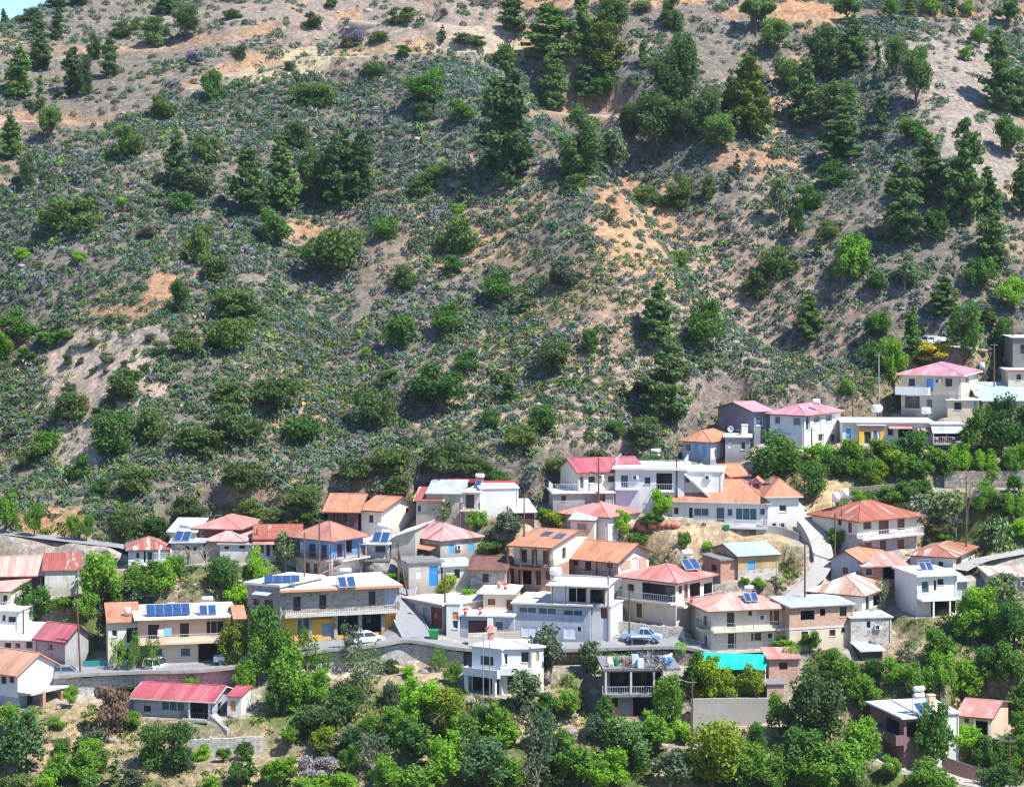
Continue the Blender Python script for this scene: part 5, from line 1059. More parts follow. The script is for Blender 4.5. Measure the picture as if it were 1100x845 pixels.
PROTO = {}
def proto(kind, spec):
    P, N, size, asp, tint, rng, limbs = spec[:7]; zc = spec[7] if len(spec) > 7 else {'bush': .75, 'wide_bush': .6, 'broad': 1.3, 'olive': 1.15, 'sparse': 1.5, 'dome': 1.2}.get(kind, 1); PROTO.setdefault(kind, []).append((leaf_mesh('crown', P, N, size, asp, tint, rng, zc), limbs))
for i in range(6): proto('pine', conifer(100 + i, 70, 74, .026, rmax=.44, zlo=(.06, .14, .05, .2, .1, .04)[i], lean=(-.07, .06, .02, .09, -.04, .03)[i], power=(.5, .62, .42, .7, .55, .38)[i]))
for i in range(5): proto('pine', lobed(220 + i, 34, 5200, .020, (.10, .16, .08, .2, .12)[i], 1.4, .34, (.085, .165), zc=1.7))
for i in range(3): proto('young_pine', conifer(120 + i, 34, 42, .036, rmax=.42, zlo=.05, power=.85, zc=2.2))
for i in range(3): proto('umbrella_pine', lobed(130 + i, 9, 1900, .034, .42, 1.3, .33, (.12, .2), flat=.7))
for i in range(5): proto('bush', lobed(140 + i, 14, 3000, .025, .08, 1.1, .35, (.12, .25)))
for i in range(3): proto('wide_bush', lobed(150 + i, 18, 3000, .022, .1, 1.1, .38, (.12, .22)))
for i in range(6): proto('broad', lobed(160 + i, 21, 3900, .0225, .22, 1.2, .37, (.08, .18), drop=1))
for i in range(3): proto('olive', lobed(170 + i, 16, 2300, .024, .28, 1.6, .34, (.11, .19), norm=.5))
for i in range(4): proto('sparse', lobed(180 + i, 20, 1500, .020, .22, 1.3, .35, (.08, .17), norm=.4))
for i in range(3): proto('dome', lobed(190 + i, 18, 4200, .0225, .10, 1.1, .30, (.13, .25)))
for i in range(2): proto('cypress', conifer(200 + i, 52, 60, .032, rmax=.40, zlo=.03, power=.45, zc=1.9))
rngc = np.random.default_rng(9)
for i in range(2):
    nP = 190; c = np.stack([rngc.normal(0, .24, nP), rngc.normal(0, .18, nP), rngc.uniform(.05, .9, nP) ** 1.1], 1); PROTO.setdefault('cactus', []).append((leaf_mesh('crown', c, unit(rngc.normal(size=(nP, 3)) + np.array([0, -.6, .2])), .05, 1.0, rngc.uniform(0, 1, nP), rngc), [((0, 0, -.1), (0, 0, .5), .05, .03)]))
for i in range(3): PROTO.setdefault('bare', []).append((None, bare(210 + i)))
def palm():
    mb = MB(); rg = random.Random(3)
    for i in range(26):
        a = i * 2.4; el = rg.uniform(.1, 1.2); p = Vector((0, 0, .5)); d = Vector((math.cos(a) * math.cos(el), math.sin(a) * math.cos(el), math.sin(el)))
        sidev = Vector((-math.sin(a), math.cos(a), 0))
        for j in range(6):
            q = p + d * .1; w0 = .055 * (1 - j / 6) + .008; w1 = .055 * (1 - (j + 1) / 6) + .008; mb.poly([p - sidev * w0, p + sidev * w0, q + sidev * w1, q - sidev * w1]); p = q; d = (d + Vector((0, 0, -.28))).normalized()
    me = bpy.data.meshes.new('crown'); me.from_pydata(mb.v, [], mb.f); a_ = me.attributes.new('tint', 'FLOAT', 'POINT'); a_.data.foreach_set('value', [.6] * len(me.vertices)); PROTO['palm'] = [(me, [((0, 0, -.1), (0, 0, .52), .05, .04)])]
palm()
# kind code: (prototype, leaf material, bark, object name, words used in labels, category)
TK = {'p': ('pine', 'pine_needles', 'bark', 'pine_tree', 'dark green pine', 'pine'), 'l': ('pine', 'light_pine_needles', 'bark', 'pine_tree', 'pale green pine', 'pine'), 'Y': ('pine', 'yellow_pine_needles', 'bark', 'pine_tree', 'yellowish green pine', 'pine'),
      'y': ('young_pine', 'light_pine_needles', 'bark', 'young_pine_tree', 'slim young pine', 'pine'), 'u': ('umbrella_pine', 'pine_needles', 'bark', 'umbrella_pine', 'flat crowned pine', 'pine'),
      'b': ('bush', 'oak_leaves', None, 'shrub', 'rounded olive green shrub', 'shrub'), 'w': ('wide_bush', 'oak_leaves', None, 'shrub', 'wide spreading dark shrub', 'shrub'), 'g': ('bush', 'grey_shrub_leaves', None, 'shrub', 'grey green shrub', 'shrub'), 'G': ('bush', 'bright_leaves', None, 'shrub', 'bright green shrub', 'shrub'),
      'm': ('bush', 'dark_green_leaves', None, 'shrub', 'dark green shrub', 'shrub'), 'r': ('bush', 'brown_shrub_leaves', None, 'shrub', 'brownish shrub', 'shrub'), 'L': ('wide_bush', 'lavender_leaves', None, 'shrub', 'purple grey shrub', 'shrub'), 'f': ('wide_bush', 'broom_flowers', None, 'shrub', 'yellow flowering broom shrub', 'shrub'),
      't': ('broad', 'green_leaves', 'bark', 'leafy_tree', 'green leafy tree', 'tree'), 'd': ('broad', 'dark_green_leaves', 'bark', 'leafy_tree', 'dark green leafy tree', 'tree'), 'B': ('broad', 'bright_leaves', 'bark', 'leafy_tree', 'bright green leafy tree', 'tree'), 'T': ('dome', 'dark_green_leaves', 'bark', 'round_tree', 'dense round dark tree', 'tree'),
      'o': ('olive', 'olive_leaves', 'pale_bark', 'olive_tree', 'grey green olive tree', 'olive tree'), 'c': ('dome', 'yellow_green_leaves', 'bark', 'citrus_tree', 'yellow green citrus tree', 'citrus tree'), 'e': ('broad', 'blue_green_leaves', 'bark', 'leafy_tree', 'blue green leafy tree', 'tree'), 's': ('sparse', 'olive_leaves', 'pale_bark', 'sparse_tree', 'thin grey green tree', 'tree'), 'S': ('sparse', 'green_leaves', 'pale_bark', 'sparse_tree', 'thin airy green tree', 'tree'),
      'D': ('bush', 'dead_leaves', None, 'dry_bush', 'dead brown bush', 'bush'), 'n': ('bare', 'grey_twigs', 'pale_bark', 'bare_tree', 'bare grey leafless tree', 'tree'), 'C': ('cypress', 'dark_green_leaves', 'bark', 'cypress_tree', 'dark pointed conifer', 'conifer'), 'k': ('cactus', 'cactus_pads', 'cactus_pads', 'prickly_pear', 'prickly pear cactus clump', 'cactus'), 'P': ('palm', 'bright_leaves', 'bark', 'palm_tree', 'small feathery palm', 'palm')}
_cache = {}
def mesh_for(code, i):
    pk, lm, bk, _, _, _ = TK[code]; lst = PROTO[pk]; i %= len(lst); key = (pk, lm, i)
    if key not in _cache:
        src, limbs = lst[i]; cm = None
        if src is not None: cm = src.copy(); cm.name = 'crown'; cm.materials.clear(); cm.materials.append(MATS[lm])
        _cache[key] = (cm, trunk_mesh('trunk', limbs, bk) if bk else None)
    return _cache[key]
TREES = [ # code, px, py of the foot, width px, height px
# far hill, upper left
'p 166 50 32 36','p 200 43 32 38','p 177 17 24 24','b 130 40 27 18','p 62 43 16 32','p 39 44 20 28','b 33 24 24 18','p 43 75 26 42','p 20 106 36 52','p 118 82 24 44','p 102 63 20 28','p 78 100 24 44','p 93 103 20 48','g 65 105 18 13','y 43 120 17 40','p 54 152 26 44','p 12 171 30 46','l 29 202 18 40','p 60 9 25 16','p 84 6 20 12','p 4 25 11 15','b 250 20 24 10','b 335 30 24 18','b 355 8 16 10','b 259 62 22 16','L 209 68 24 14','b 145 32 14 10',
# near spur, left
'b 175 127 33 28','m 230 110 30 36','b 136 170 40 38','b 224 175 34 32','p 189 204 32 56','g 216 210 42 38','m 196 227 32 24','g 95 218 18 14','w 73 250 80 40','r 156 256 24 14','b 215 284 34 44','d 293 264 38 42','p 268 232 40 70','p 302 228 42 80','p 338 222 36 72','p 366 222 44 88','p 388 216 36 76','b 320 158 32 30','b 338 115 44 28','b 310 76 14 12','w 360 292 76 48','G 26 278 20 14','G 86 282 18 12','G 131 220 16 10',
# top and centre of the hill
'p 551 33 36 40','p 589 66 50 58','p 625 62 32 70','p 657 40 38 48','Y 650 77 44 56','b 540 72 28 26','b 403 82 27 19','d 458 115 52 42','b 452 130 26 22','d 497 134 30 28','p 545 195 62 124 2','p 593 118 34 60','p 628 112 42 48','d 650 110 36 40','p 625 193 54 80','o 660 196 46 60','b 618 205 30 20','p 680 152 32 54','p 704 172 46 78','p 716 124 42 78','p 722 34 28 44','y 691 74 15 46','g 690 13 22 14','b 681 95 14 10','g 477 16 10 8','y 497 214 22 42','G 494 230 18 12','b 453 209 36 24','L 385 46 20 16','r 372 52 14 14','b 430 25 36 18','g 495 48 30 14','b 513 50 22 14','y 475 45 12 18','b 408 45 24 12','b 488 275 48 48','m 415 256 28 24','b 437 309 30 28','w 695 220 38 22','w 727 224 36 24','m 727 288 28 22','g 655 237 18 14','b 470 192 26 18','m 433 60 20 12',
# upper right slope
'u 812 38 44 40','p 833 63 36 48','p 734 112 36 84','p 737 157 44 58','l 762 150 28 64','p 772 167 38 52','Y 808 152 46 100','p 886 88 42 68','p 917 76 36 58','d 910 20 38 22','p 864 138 38 70','l 898 138 50 52','p 900 176 56 60','p 963 86 26 52','p 984 116 38 70','y 948 145 26 66','y 943 75 13 42','T 896 200 40 32','m 868 227 36 32','o 838 240 26 50','d 856 258 20 38','b 891 256 28 20','d 979 155 38 30','p 998 213 44 68','p 1036 235 46 100','p 1062 232 32 48','p 970 260 52 82','d 1006 264 28 40','n 952 248 14 30','t 918 288 38 46','y 880 275 14 30','p 1073 120 40 80','p 1096 124 22 52','d 1085 170 36 52','p 1096 235 26 62','u 1080 32 36 34','t 1052 52 22 28','t 1036 66 16 18','y 1066 290 28 60','t 957 20 22 22','y 978 18 20 22','t 1000 18 26 22','y 1024 18 18 22','t 1040 17 16 18','y 783 205 13 18','y 792 190 12 26','l 760 215 18 28','l 735 222 26 38','w 836 300 48 36','l 846 100 30 46','l 786 130 26 50',
# lower left of the hill
'b 233 302 34 30','w 247 341 58 34','b 273 346 28 22','w 252 378 54 38','b 202 382 34 34','d 194 337 24 42','b 137 428 50 34','b 76 454 46 36','T 122 490 56 50','b 166 472 38 38','m 51 490 36 30','m 84 514 32 28','b 256 475 58 48','w 216 488 60 30','w 300 440 64 36','m 324 473 46 30','b 243 432 40 26','w 262 527 48 30','w 326 545 48 26','b 266 560 36 26','b 143 530 46 32','m 110 533 22 24','g 99 372 18 12','g 72 393 14 14','g 87 390 10 8','g 116 390 20 14','g 134 394 10 9','g 114 401 9 8','g 173 380 20 16','g 160 367 16 10','g 157 401 18 15','g 100 402 10 8','g 76 424 18 14','g 116 440 24 18','g 104 446 14 10','d 18 370 42 42','m 28 390 24 20','B 5 390 24 38','d 50 372 30 18','t 70 366 24 14','g 12 470 20 14','b 30 500 26 20',
# centre of the hill, lower part
'm 487 294 26 22','d 535 327 40 36','y 564 334 22 32','g 607 308 42 34','d 480 361 38 38','d 430 376 40 42','G 392 382 12 10','l 594 402 40 48','p 702 372 46 66','l 715 452 48 82','y 670 432 20 22','d 472 443 64 54','b 415 414 28 18','w 405 458 54 40','d 501 402 32 26','y 537 413 14 24','l 547 430 17 26','d 583 466 38 36','m 528 462 26 24','w 562 482 44 26','l 693 480 36 38','w 476 515 58 40','w 424 515 54 34','w 380 520 42 30','b 430 530 40 24','d 634 383 20 32','d 758 380 44 60','p 870 366 34 48','b 814 320 34 34','t 914 308 46 60','d 942 315 28 28','o 972 312 38 32','d 945 364 38 34','C 980 378 26 48','d 935 395 28 36','B 960 420 34 60','t 910 428 22 24','d 1035 388 42 64','d 1077 390 30 50','d 1053 315 38 40','p 1066 285 36 58','B 1085 335 38 44','Y 1062 352 26 22','l 1012 338 36 38','f 1000 387 50 22','b 992 392 30 16','m 700 505 30 22','b 640 500 30 20','b 595 510 34 22','d 660 470 24 22','l 690 430 24 28',
# foothill road
't 10 573 26 44','t 37 576 24 42','t 79 580 18 28','t 93 581 18 36','w 138 579 42 36','d 168 580 30 26','b 205 560 40 30','w 300 568 50 24','d 330 565 30 20',
# village, left
't 108 657 58 74','t 92 668 30 42','t 155 645 50 46','t 172 640 40 38','Y 122 674 32 34','s 140 655 34 44','d 36 673 44 50','n 205 606 40 32','n 222 612 30 30','T 241 633 36 40','B 276 640 24 52','B 255 655 34 32','o 307 617 32 44','t 70 655 34 18','c 100 640 20 18','t 188 622 26 26','B 300 664 22 24','t 262 688 30 30',
'Y 252 719 34 54','d 284 718 42 78','S 268 720 26 60','t 300 722 38 54','S 330 722 34 52','t 312 762 50 66','S 345 730 30 36','s 377 722 30 62','s 392 752 44 64','d 370 772 44 44','S 278 735 40 56','t 340 760 34 46','d 300 768 34 40','t 262 745 30 40',
'S 127 726 22 46','S 144 726 24 52','S 161 728 26 46','e 22 832 62 78','D 118 791 38 60','D 128 775 24 40','t 75 759 20 26','T 164 828 36 58','T 193 830 34 60','t 142 783 22 22','t 86 842 44 40','m 108 828 18 26','y 124 852 24 38','G 48 858 32 28','t 10 790 30 40','t 60 845 30 36','o 30 800 26 34',
# slope below the road
'w 352 793 62 38','e 330 785 36 30','c 347 810 34 32','c 394 789 26 22','L 340 837 48 28','t 373 834 22 36','s 402 838 40 58','d 445 826 46 48','B 486 844 50 58','t 416 856 42 46','t 452 862 52 42','B 452 783 46 54','c 483 792 42 50','e 520 857 62 62','o 592 733 52 60','o 562 763 46 46','o 633 728 32 42','S 640 735 30 36','C 267 843 18 36','e 256 846 22 32','G 225 852 24 24','B 293 847 30 32','t 538 800 34 40','t 500 810 36 40','d 520 790 30 34','t 430 800 34 40','e 380 812 34 38','t 312 800 24 22','o 548 735 22 30','s 505 842 30 56','B 365 856 40 30','t 330 858 36 26','t 400 800 30 36','t 545 855 36 40',
'l 880 807 50 98','t 908 754 42 54','t 838 789 32 40','c 760 752 38 48','c 783 752 34 42','c 807 752 38 44','d 746 747 34 52','B 765 730 26 30','t 720 787 32 56','t 704 808 44 46','e 672 834 56 60','t 620 847 48 52','s 577 852 42 82','B 655 852 46 42','o 720 852 48 44','c 765 852 58 62','t 805 852 42 52','d 830 852 42 42','d 858 842 50 54','t 900 857 62 62','t 925 832 46 62','o 640 797 26 26','t 608 772 32 30','B 716 778 30 46','t 740 800 20 16','t 660 800 30 30','d 950 800 34 40','t 600 820 30 40','t 870 850 40 40','d 790 856 30 40','S 850 730 24 40',
# lower right
'd 1003 830 42 66','B 1042 813 38 36','t 958 837 22 26','t 1000 857 52 36','t 985 753 38 46','t 1010 751 36 52','B 1035 756 46 52','d 1060 737 42 46','d 1085 737 42 52','t 1010 716 42 42','d 1090 702 52 58','t 1068 692 38 40','d 1062 837 32 42','B 1050 683 52 56','o 1076 661 46 46','t 1040 691 42 38','t 960 740 34 36','s 975 715 30 34','n 948 692 34 44','n 938 676 22 26','t 1098 770 30 40','t 930 770 34 40','d 940 730 28 26','t 985 790 26 30','t 1095 835 34 40','d 1075 850 40 30','t 890 720 30 30','t 870 700 24 26','t 1100 800 30 34',
# village, middle and right
'T 481 566 42 40','o 545 583 38 32','t 512 573 26 24','w 530 596 36 16','c 481 641 26 28','G 506 646 26 15','d 686 549 28 42','B 710 561 28 38','B 665 579 28 38','t 700 566 32 18','t 686 589 32 20','c 595 571 36 26','T 831 518 62 62','T 874 535 38 42','d 890 512 36 30','t 918 515 30 28','c 945 515 26 22','t 970 515 34 32','d 990 517 30 28','t 1020 515 30 30','B 1060 512 30 34','t 1088 514 30 36','d 1105 505 30 50','t 960 545 34 26','d 988 536 30 22','t 1052 552 28 26','w 1080 548 40 20','g 1000 565 30 18','w 940 542 36 18','t 905 548 18 16','d 1110 480 40 60','t 1065 520 24 24','G 1100 575 30 20','b 1000 590 22 14','m 540 522 26 20','b 522 512 24 18','g 552 536 22 16','w 505 506 30 16','P 866 498 22 26','t 899 593 28 28','c 935 524 30 30','t 882 509 38 36','t 912 509 36 38','d 935 521 36 32','t 948 501 42 30','d 980 501 42 46','B 1031 509 32 36','d 1048 491 36 54','d 1075 491 48 68','t 1097 511 26 42','c 962 510 34 30','d 900 512 26 24','t 1005 505 30 28','d 975 541 28 28','k 1008 553 44 30','k 990 548 30 24','k 1076 592 30 42','k 1064 585 22 30','n 1040 558 44 48','n 1027 578 28 34','t 1014 583 20 16','w 960 560 40 22','t 1092 560 30 34','r 1005 575 30 16','t 735 592 18 22','B 815 632 18 12','t 800 628 14 10','w 660 706 40 12','B 430 629 34 16','t 925 545 24 20','t 1060 540 30 24','d 1090 530 24 24','B 730 705 24 18','t 1020 480 20 22','w 935 500 50 20','G 760 590 12 10','s 948 655 24 36','t 585 560 20 16','b 915 500 34 20','B 845 700 36 18','G 215 816 26 18','d 262 816 26 22','t 240 818 20 16','g 135 747 26 16','t 205 745 22 20','b 420 722 26 16','S 470 722 22 30','G 440 726 20 14','t 486 738 24 34','s 405 724 22 30']
rows = [r.split() for q_ in TREES for r in [q_]]
rf = random.Random(41); N_EXTRA = len(rows) + 45
BLOCKED = [(128, 735, 262, 800), (495, 690, 590, 752), (640, 690, 735, 775), (738, 690, 862, 782), (936, 745, 1092, 835), (0, 690, 66, 775), (60, 700, 300, 742)]
for _ in range(900):
    if len(rows) > N_EXTRA: break
    x, y = rf.uniform(0, 1100), rf.uniform(728, 862)
    if y < 745 and x < 480: continue
    w_, h_ = rf.uniform(18, 38), rf.uniform(14, 30)
    if any(a < x < c and b < y - h_ * .3 < d for a, b, c, d in BLOCKED): continue
    if x > 300 and y > 770 and rf.random() < .35: rows.append([rf.choice('ttdBes'), f'{x:.0f}', f'{y:.0f}', f'{w_ * 1.2:.0f}', f'{h_ * 1.6:.0f}'])
    else: rows.append([rf.choice('GmbGgmw'), f'{x:.0f}', f'{y:.0f}', f'{w_:.0f}', f'{h_ * .9:.0f}'])
gx, gy, gz = _march(H, [float(r[1]) for r in rows], [float(r[2]) for r in rows])
# things that trees can be described by: pixel position and words
LAND = [(200, 306, 'the ochre rock scar'), (110, 405, 'the bare gravel patch'), (545, 130, 'the tallest lone pine'), (330, 190, 'the left pine clump'), (470, 30, 'the bare hilltop track'), (850, 12, 'the orange cut bank'), (1035, 120, 'the pale scree chute'), (690, 240, 'the orange soil slope'), (40, 577, 'the foothill road'), (20, 60, 'the sliver of sky'), (210, 45, 'the far slope track'), (640, 60, 'the hilltop pine cluster'),
        (370, 650, 'the yellow stone building'), (200, 680, 'the cream solar house'), (545, 715, 'the white polygonal house'), (685, 735, 'the unfinished building'), (788, 708, 'the green shade net'), (800, 675, 'the two balcony house'), (1005, 425, 'the raspberry roofed house'), (985, 800, 'the purple brown house'), (950, 560, 'the rusty hipped house'), (775, 545, 'the sweeping orange roof'), (195, 760, 'the pink roofed porch house'), (30, 740, 'the white gabled house'), (785, 765, 'the stained concrete wall'),
        (840, 270, 'the gully'), (840, 450, 'the long pink roof'), (640, 505, 'the long red sheet roof'), (480, 590, 'the blue shuttered house'), (235, 565, 'the pale salmon hipped roof'), (380, 540, 'the paired orange roofs'), (1000, 635, 'the white modern house'), (955, 465, 'the yellow kiosk'), (600, 660, 'the blue grey garage'), (715, 615, 'the red hipped house'), (440, 700, 'the road bend wall'), (660, 400, 'the stony middle slope'), (300, 440, 'the lower left slope'), (1000, 372, 'the hilltop white pickup'), (880, 170, 'the upper right pine belt'), (730, 140, 'the high pine gully'), (480, 320, 'the central scrub slope')]
def landmark(px, py):
    d, i = min((math.hypot((px - a) * .8, py - b), i) for i, (a, b, _) in enumerate(LAND)); a, b, wd = LAND[i]; dx, dy = px - a, py - b
    rel = 'beside' if d < 24 else (('above' if dy < 0 else 'below') if abs(dy) > abs(dx) * .7 else ('right of' if dx > 0 else 'left of')); return f'{rel} {wd}'
groups = {}
for i, r in enumerate(rows): groups.setdefault((TK[r[0]][4], landmark(float(r[1]), float(r[2]) - float(r[4]) * .4)), []).append(i)
NUMW = ['first', 'second', 'third', 'fourth', 'fifth', 'sixth', 'seventh', 'eighth', 'ninth', 'tenth', 'eleventh', 'twelfth']
labels = {}
for (wd, lm), ii in groups.items():
    if len(ii) == 1: labels[ii[0]] = f'{wd} {lm}'
    elif len(ii) == 2 and abs(float(rows[ii[0]][4]) - float(rows[ii[1]][4])) > 3:
        a, b = sorted(ii, key=lambda j: -float(rows[j][4])); labels[a] = f'larger {wd} of the two {lm}'; labels[b] = f'smaller {wd} of the two {lm}'
    else:
        for n_, j in enumerate(sorted(ii, key=lambda j: float(rows[j][1]))): labels[j] = f"{'leftmost' if n_ == 0 else ('rightmost' if n_ == len(ii) - 1 else NUMW[n_] + ' from the left')} {wd} {lm}"
GRP = {'pine': 'pines scattered over the hillside', 'shrub': 'larger shrubs dotted over the slopes', 'tree': 'leafy trees among the houses and gullies', 'olive tree': 'olive trees on the slopes', 'citrus tree': 'citrus trees in the village gardens', 'cactus': 'prickly pears on the terrace slope'}
rt = random.Random(5)
for i, r in enumerate(rows):
    code = r[0]; wpx, hpx = float(r[3]), float(r[4]); s_ = gy[i] / F; pk, lm, bk, nm, wd, cat = TK[code]
    cm, tm = mesh_for(code, int(r[5]) if len(r) > 5 else rt.randrange(22)); w_, h_ = wpx * s_ * (1.26 if pk == 'pine' else (1.2 if pk == 'young_pine' else 1.08)), hpx * s_ * rt.uniform(.96, 1.08)
    if float(r[2]) > 765 and float(r[1]) > 420: w_ *= 1.15; h_ *= rt.uniform(1.0, 1.3)
    loc = (gx[i], gy[i], gz[i] - .05); rz = rt.uniform(0, 6.28)
    if bk is None:
        o = bpy.data.objects.new(nm, cm); COL.objects.link(o); o.location = loc; o.rotation_euler = (0, 0, rz); o.scale = (w_, w_, h_); tag(o, labels[i], cat, GRP.get(cat))
    else:
        o = thing(nm, labels[i], cat, loc, rz, GRP.get(cat)); o.scale = (w_, w_, h_)
        if cm is not None: c = bpy.data.objects.new('crown', cm); COL.objects.link(c); c.parent = o
        tr = bpy.data.objects.new('trunk' if cm is not None else 'branches', tm); COL.objects.link(tr); tr.parent = o

# ---- low scrub on the hill and weeds in the village: ground cover, one object each
def cover(name, label, cat, Xc, Yc, size, cols, ntri, flat, seed, zoff=.0, leaf=.3):
    rng = np.random.default_rng(seed); n = len(Xc); Zc = H(Xc, Yc)
    d = unit(rng.normal(size=(n, ntri, 3))); d[..., 2] = np.abs(d[..., 2]); lump = 1 + .22 * np.sin(3 * d[..., :1] + rng.uniform(0, 6, (n, 1, 1))) * np.sin(3 * d[..., 1:2] + rng.uniform(0, 6, (n, 1, 1)))
    rad = rng.uniform(.68, 1.05, (n, ntri, 1)) * lump; c = d * rad * np.array([1, 1, flat]); N = unit(d + rng.normal(size=d.shape) * .55)
    R = rng.normal(size=d.shape); T = unit(R - N * np.sum(R * N, -1, keepdims=True)); B = np.cross(N, T); s = rng.uniform(.6, 1.25, (n, ntri, 1)) * leaf
    V = np.stack([c - T * s - B * s * .6, c + T * s * .9 - B * s * .3, c + T * s * .1 + B * s], 2)
    sz = size[:, None, None, None]; V = V * sz * np.stack([1 + 0 * size, rng.uniform(.8, 1.2, n), rng.uniform(.75, 1.25, n)], -1)[:, None, None, :]
    V += np.stack([Xc, Yc, Zc + zoff], -1)[:, None, None, :]
    nt_ = n * ntri; me = bpy.data.meshes.new(name); me.vertices.add(nt_ * 3); me.vertices.foreach_set('co', V.astype(np.float32).ravel()); me.loops.add(nt_ * 3); me.loops.foreach_set('vertex_index', np.arange(nt_ * 3, dtype=np.int32))
    me.polygons.add(nt_); me.polygons.foreach_set('loop_start', np.arange(0, nt_ * 3, 3, dtype=np.int32)); me.update(calc_edges=True)
    cc = cols[:, None, :] * rng.uniform(.75, 1.25, (n, ntri, 1)); cc = np.concatenate([np.repeat(cc, 3, axis=1), np.ones((n, ntri * 3, 1))], -1)
    a = me.attributes.new('leaf', 'FLOAT_COLOR', 'POINT'); a.data.foreach_set('color', np.clip(cc, 0, 1).astype(np.float32).ravel())
    if 'cover_leaves' not in MATS:
        m = bpy.data.materials.new('cover_leaves'); m.use_nodes = True; t = m.node_tree; t.nodes.clear(); out = t.nodes.new('ShaderNodeOutputMaterial'); df = t.nodes.new('ShaderNodeBsdfDiffuse'); tr = t.nodes.new('ShaderNodeBsdfTranslucent'); mx = t.nodes.new('ShaderNodeMixShader'); an = t.nodes.new('ShaderNodeAttribute'); an.attribute_name = 'leaf'
        t.links.new(an.outputs['Color'], df.inputs[0]); t.links.new(an.outputs['Color'], tr.inputs[0]); mx.inputs[0].default_value = .15; t.links.new(df.outputs[0], mx.inputs[1]); t.links.new(tr.outputs[0], mx.inputs[2]); t.links.new(mx.outputs[0], out.inputs[0]); MATS['cover_leaves'] = m
    me.materials.append(MATS['cover_leaves']); o = bpy.data.objects.new(name, me); COL.objects.link(o); tag(o, label, cat, kind='stuff')
rng = np.random.default_rng(77)
CELL = 1.14                                   # one cushion per jittered cell: they stand apart instead of merging
gx_, gy_ = np.meshgrid(np.arange(-134, 134, CELL), np.arange(294, 545, CELL)); Xc = (gx_ + (np.arange(gx_.shape[0]) % 2)[:, None] * CELL / 2).ravel(); Yc = gy_.ravel(); Xc = Xc + rng.uniform(-.5, .5, len(Xc)) * CELL * .95; Yc = Yc + rng.uniform(-.5, .5, len(Yc)) * CELL * .95; ok = np.abs(Xc) < Yc * .285; Xc, Yc = Xc[ok], Yc[ok]
Zc = H(Xc, Yc); px_, py_ = CX + F * Xc / Yc, YH - F * Zc / Yc; de, _, _ = patch_fields(px_, py_); tm_, tb_ = track_fields(Xc, Yc); de = de * (1 - tm_) * (1 - .6 * tb_)
iX = np.clip(np.searchsorted(GRID['xs'], Xc), 0, nx - 1); iY = np.clip(np.searchsorted(GRID['ys'], Yc), 0, ny - 1); hm = sstep(-22, 2, Yc - (309 + 46 * sstep(0, 62, Xc))) * (GRID['den'][iX, iY] < 18); far = sstep(0, 8, Yc - np.clip(391 + .8 * (Xc + 88), 374, 520)) * (Xc < 10); de = de * (1 - far * .55)
cl = fbm(Xc / 7, Yc / 7, 91, 3) + .5; cl2 = fbm(Xc / 30, Yc / 30, 95, 3) + .5
keep = rng.uniform(0, 1, len(Xc)) < np.clip(de * (0.65 + 0.5 * sstep(.34, .54, cl)), 0, 1) * hm; Xc, Yc, px_, py_, cl2, cl = Xc[keep], Yc[keep], px_[keep], py_[keep], cl2[keep], cl[keep]
PAL = np.array([(0.150, 0.190, 0.130), (0.165, 0.195, 0.18), (0.19, 0.175, 0.175), (0.115, 0.175, 0.08), (0.18, 0.25, 0.075), (0.095, 0.13, 0.075), (0.25, 0.25, 0.11), (0.25, 0.21, 0.18)])
lefty = sstep(420, 180, px_); u_ = rng.uniform(0, 1, len(Xc)) + .5 * (cl2 - .5)
g_ = np.where(u_ < .26, 0, np.where(u_ < .46, 1, np.where(u_ < .58, 2, np.where(u_ < .74, 3, np.where(u_ < .80, 4, np.where(u_ < .90, 5, np.where(u_ < .94, 6, 7)))))))
sw = rng.uniform(0, 1, len(Xc)) < lefty * .45; g_ = np.where(sw & (g_ < 3), 3, g_)
sz = np.exp(rng.normal(-.40, .28, len(Xc))); sz = np.clip(sz, .3, 1.1); 
cover('low_scrub', 'low grey green garrigue scrub covering the dry hillside', 'scrub', Xc, Yc, sz, PAL[g_] * np.array([.93, 1.06, .98]) * (1.0 + .15 * rng.normal(size=(len(Xc), 1))), 64, .95, 3, leaf=.26)
pick_ = rng.uniform(0, 1, len(Xc)) < .05 + .34 * sstep(.40, .6, cl2) * sstep(.42, .58, cl)
cover('tall_scrub', 'taller rounded scrub bushes scattered through the low garrigue', 'scrub', Xc[pick_] + .4, Yc[pick_], np.exp(rng.normal(-.08, .33, pick_.sum())).clip(.5, 2.0), PAL[rng.choice([3, 3, 5, 0, 5, 1], pick_.sum())] * .95, 150, .8, 5, leaf=.15)
NW = 70000
Xc = rng.uniform(-104, 104, NW); Yc = rng.uniform(246, 356, NW); ok = np.abs(Xc) < Yc * .285; Xc, Yc = Xc[ok], Yc[ok]
iX = np.clip(np.searchsorted(GRID['xs'], Xc), 0, nx - 1); iY = np.clip(np.searchsorted(GRID['ys'], Yc), 0, ny - 1); free = GRID['den'][iX, iY] < 14
Zc = H(Xc, Yc); px_, py_ = CX + F * Xc / Yc, YH - F * Zc / Yc; de, _, _ = patch_fields(px_, py_); gr = fbm(Xc / 6, Yc / 6, 97, 3) + .5
keep = free & (rng.uniform(0, 1, len(Xc)) < np.clip(sstep(.3, .6, gr), .12, 1) * np.clip(de * 1.3, 0, 1)); Xc, Yc, gr = Xc[keep], Yc[keep], gr[keep]
PW = np.array([(0.10, 0.18, 0.03), (0.17, 0.25, 0.05), (0.06, 0.12, 0.03), (0.30, 0.25, 0.10), (0.42, 0.33, 0.17), (0.12, 0.15, 0.08)])
g_ = rng.choice(6, len(Xc), p=[.28, .24, .18, .1, .1, .1])
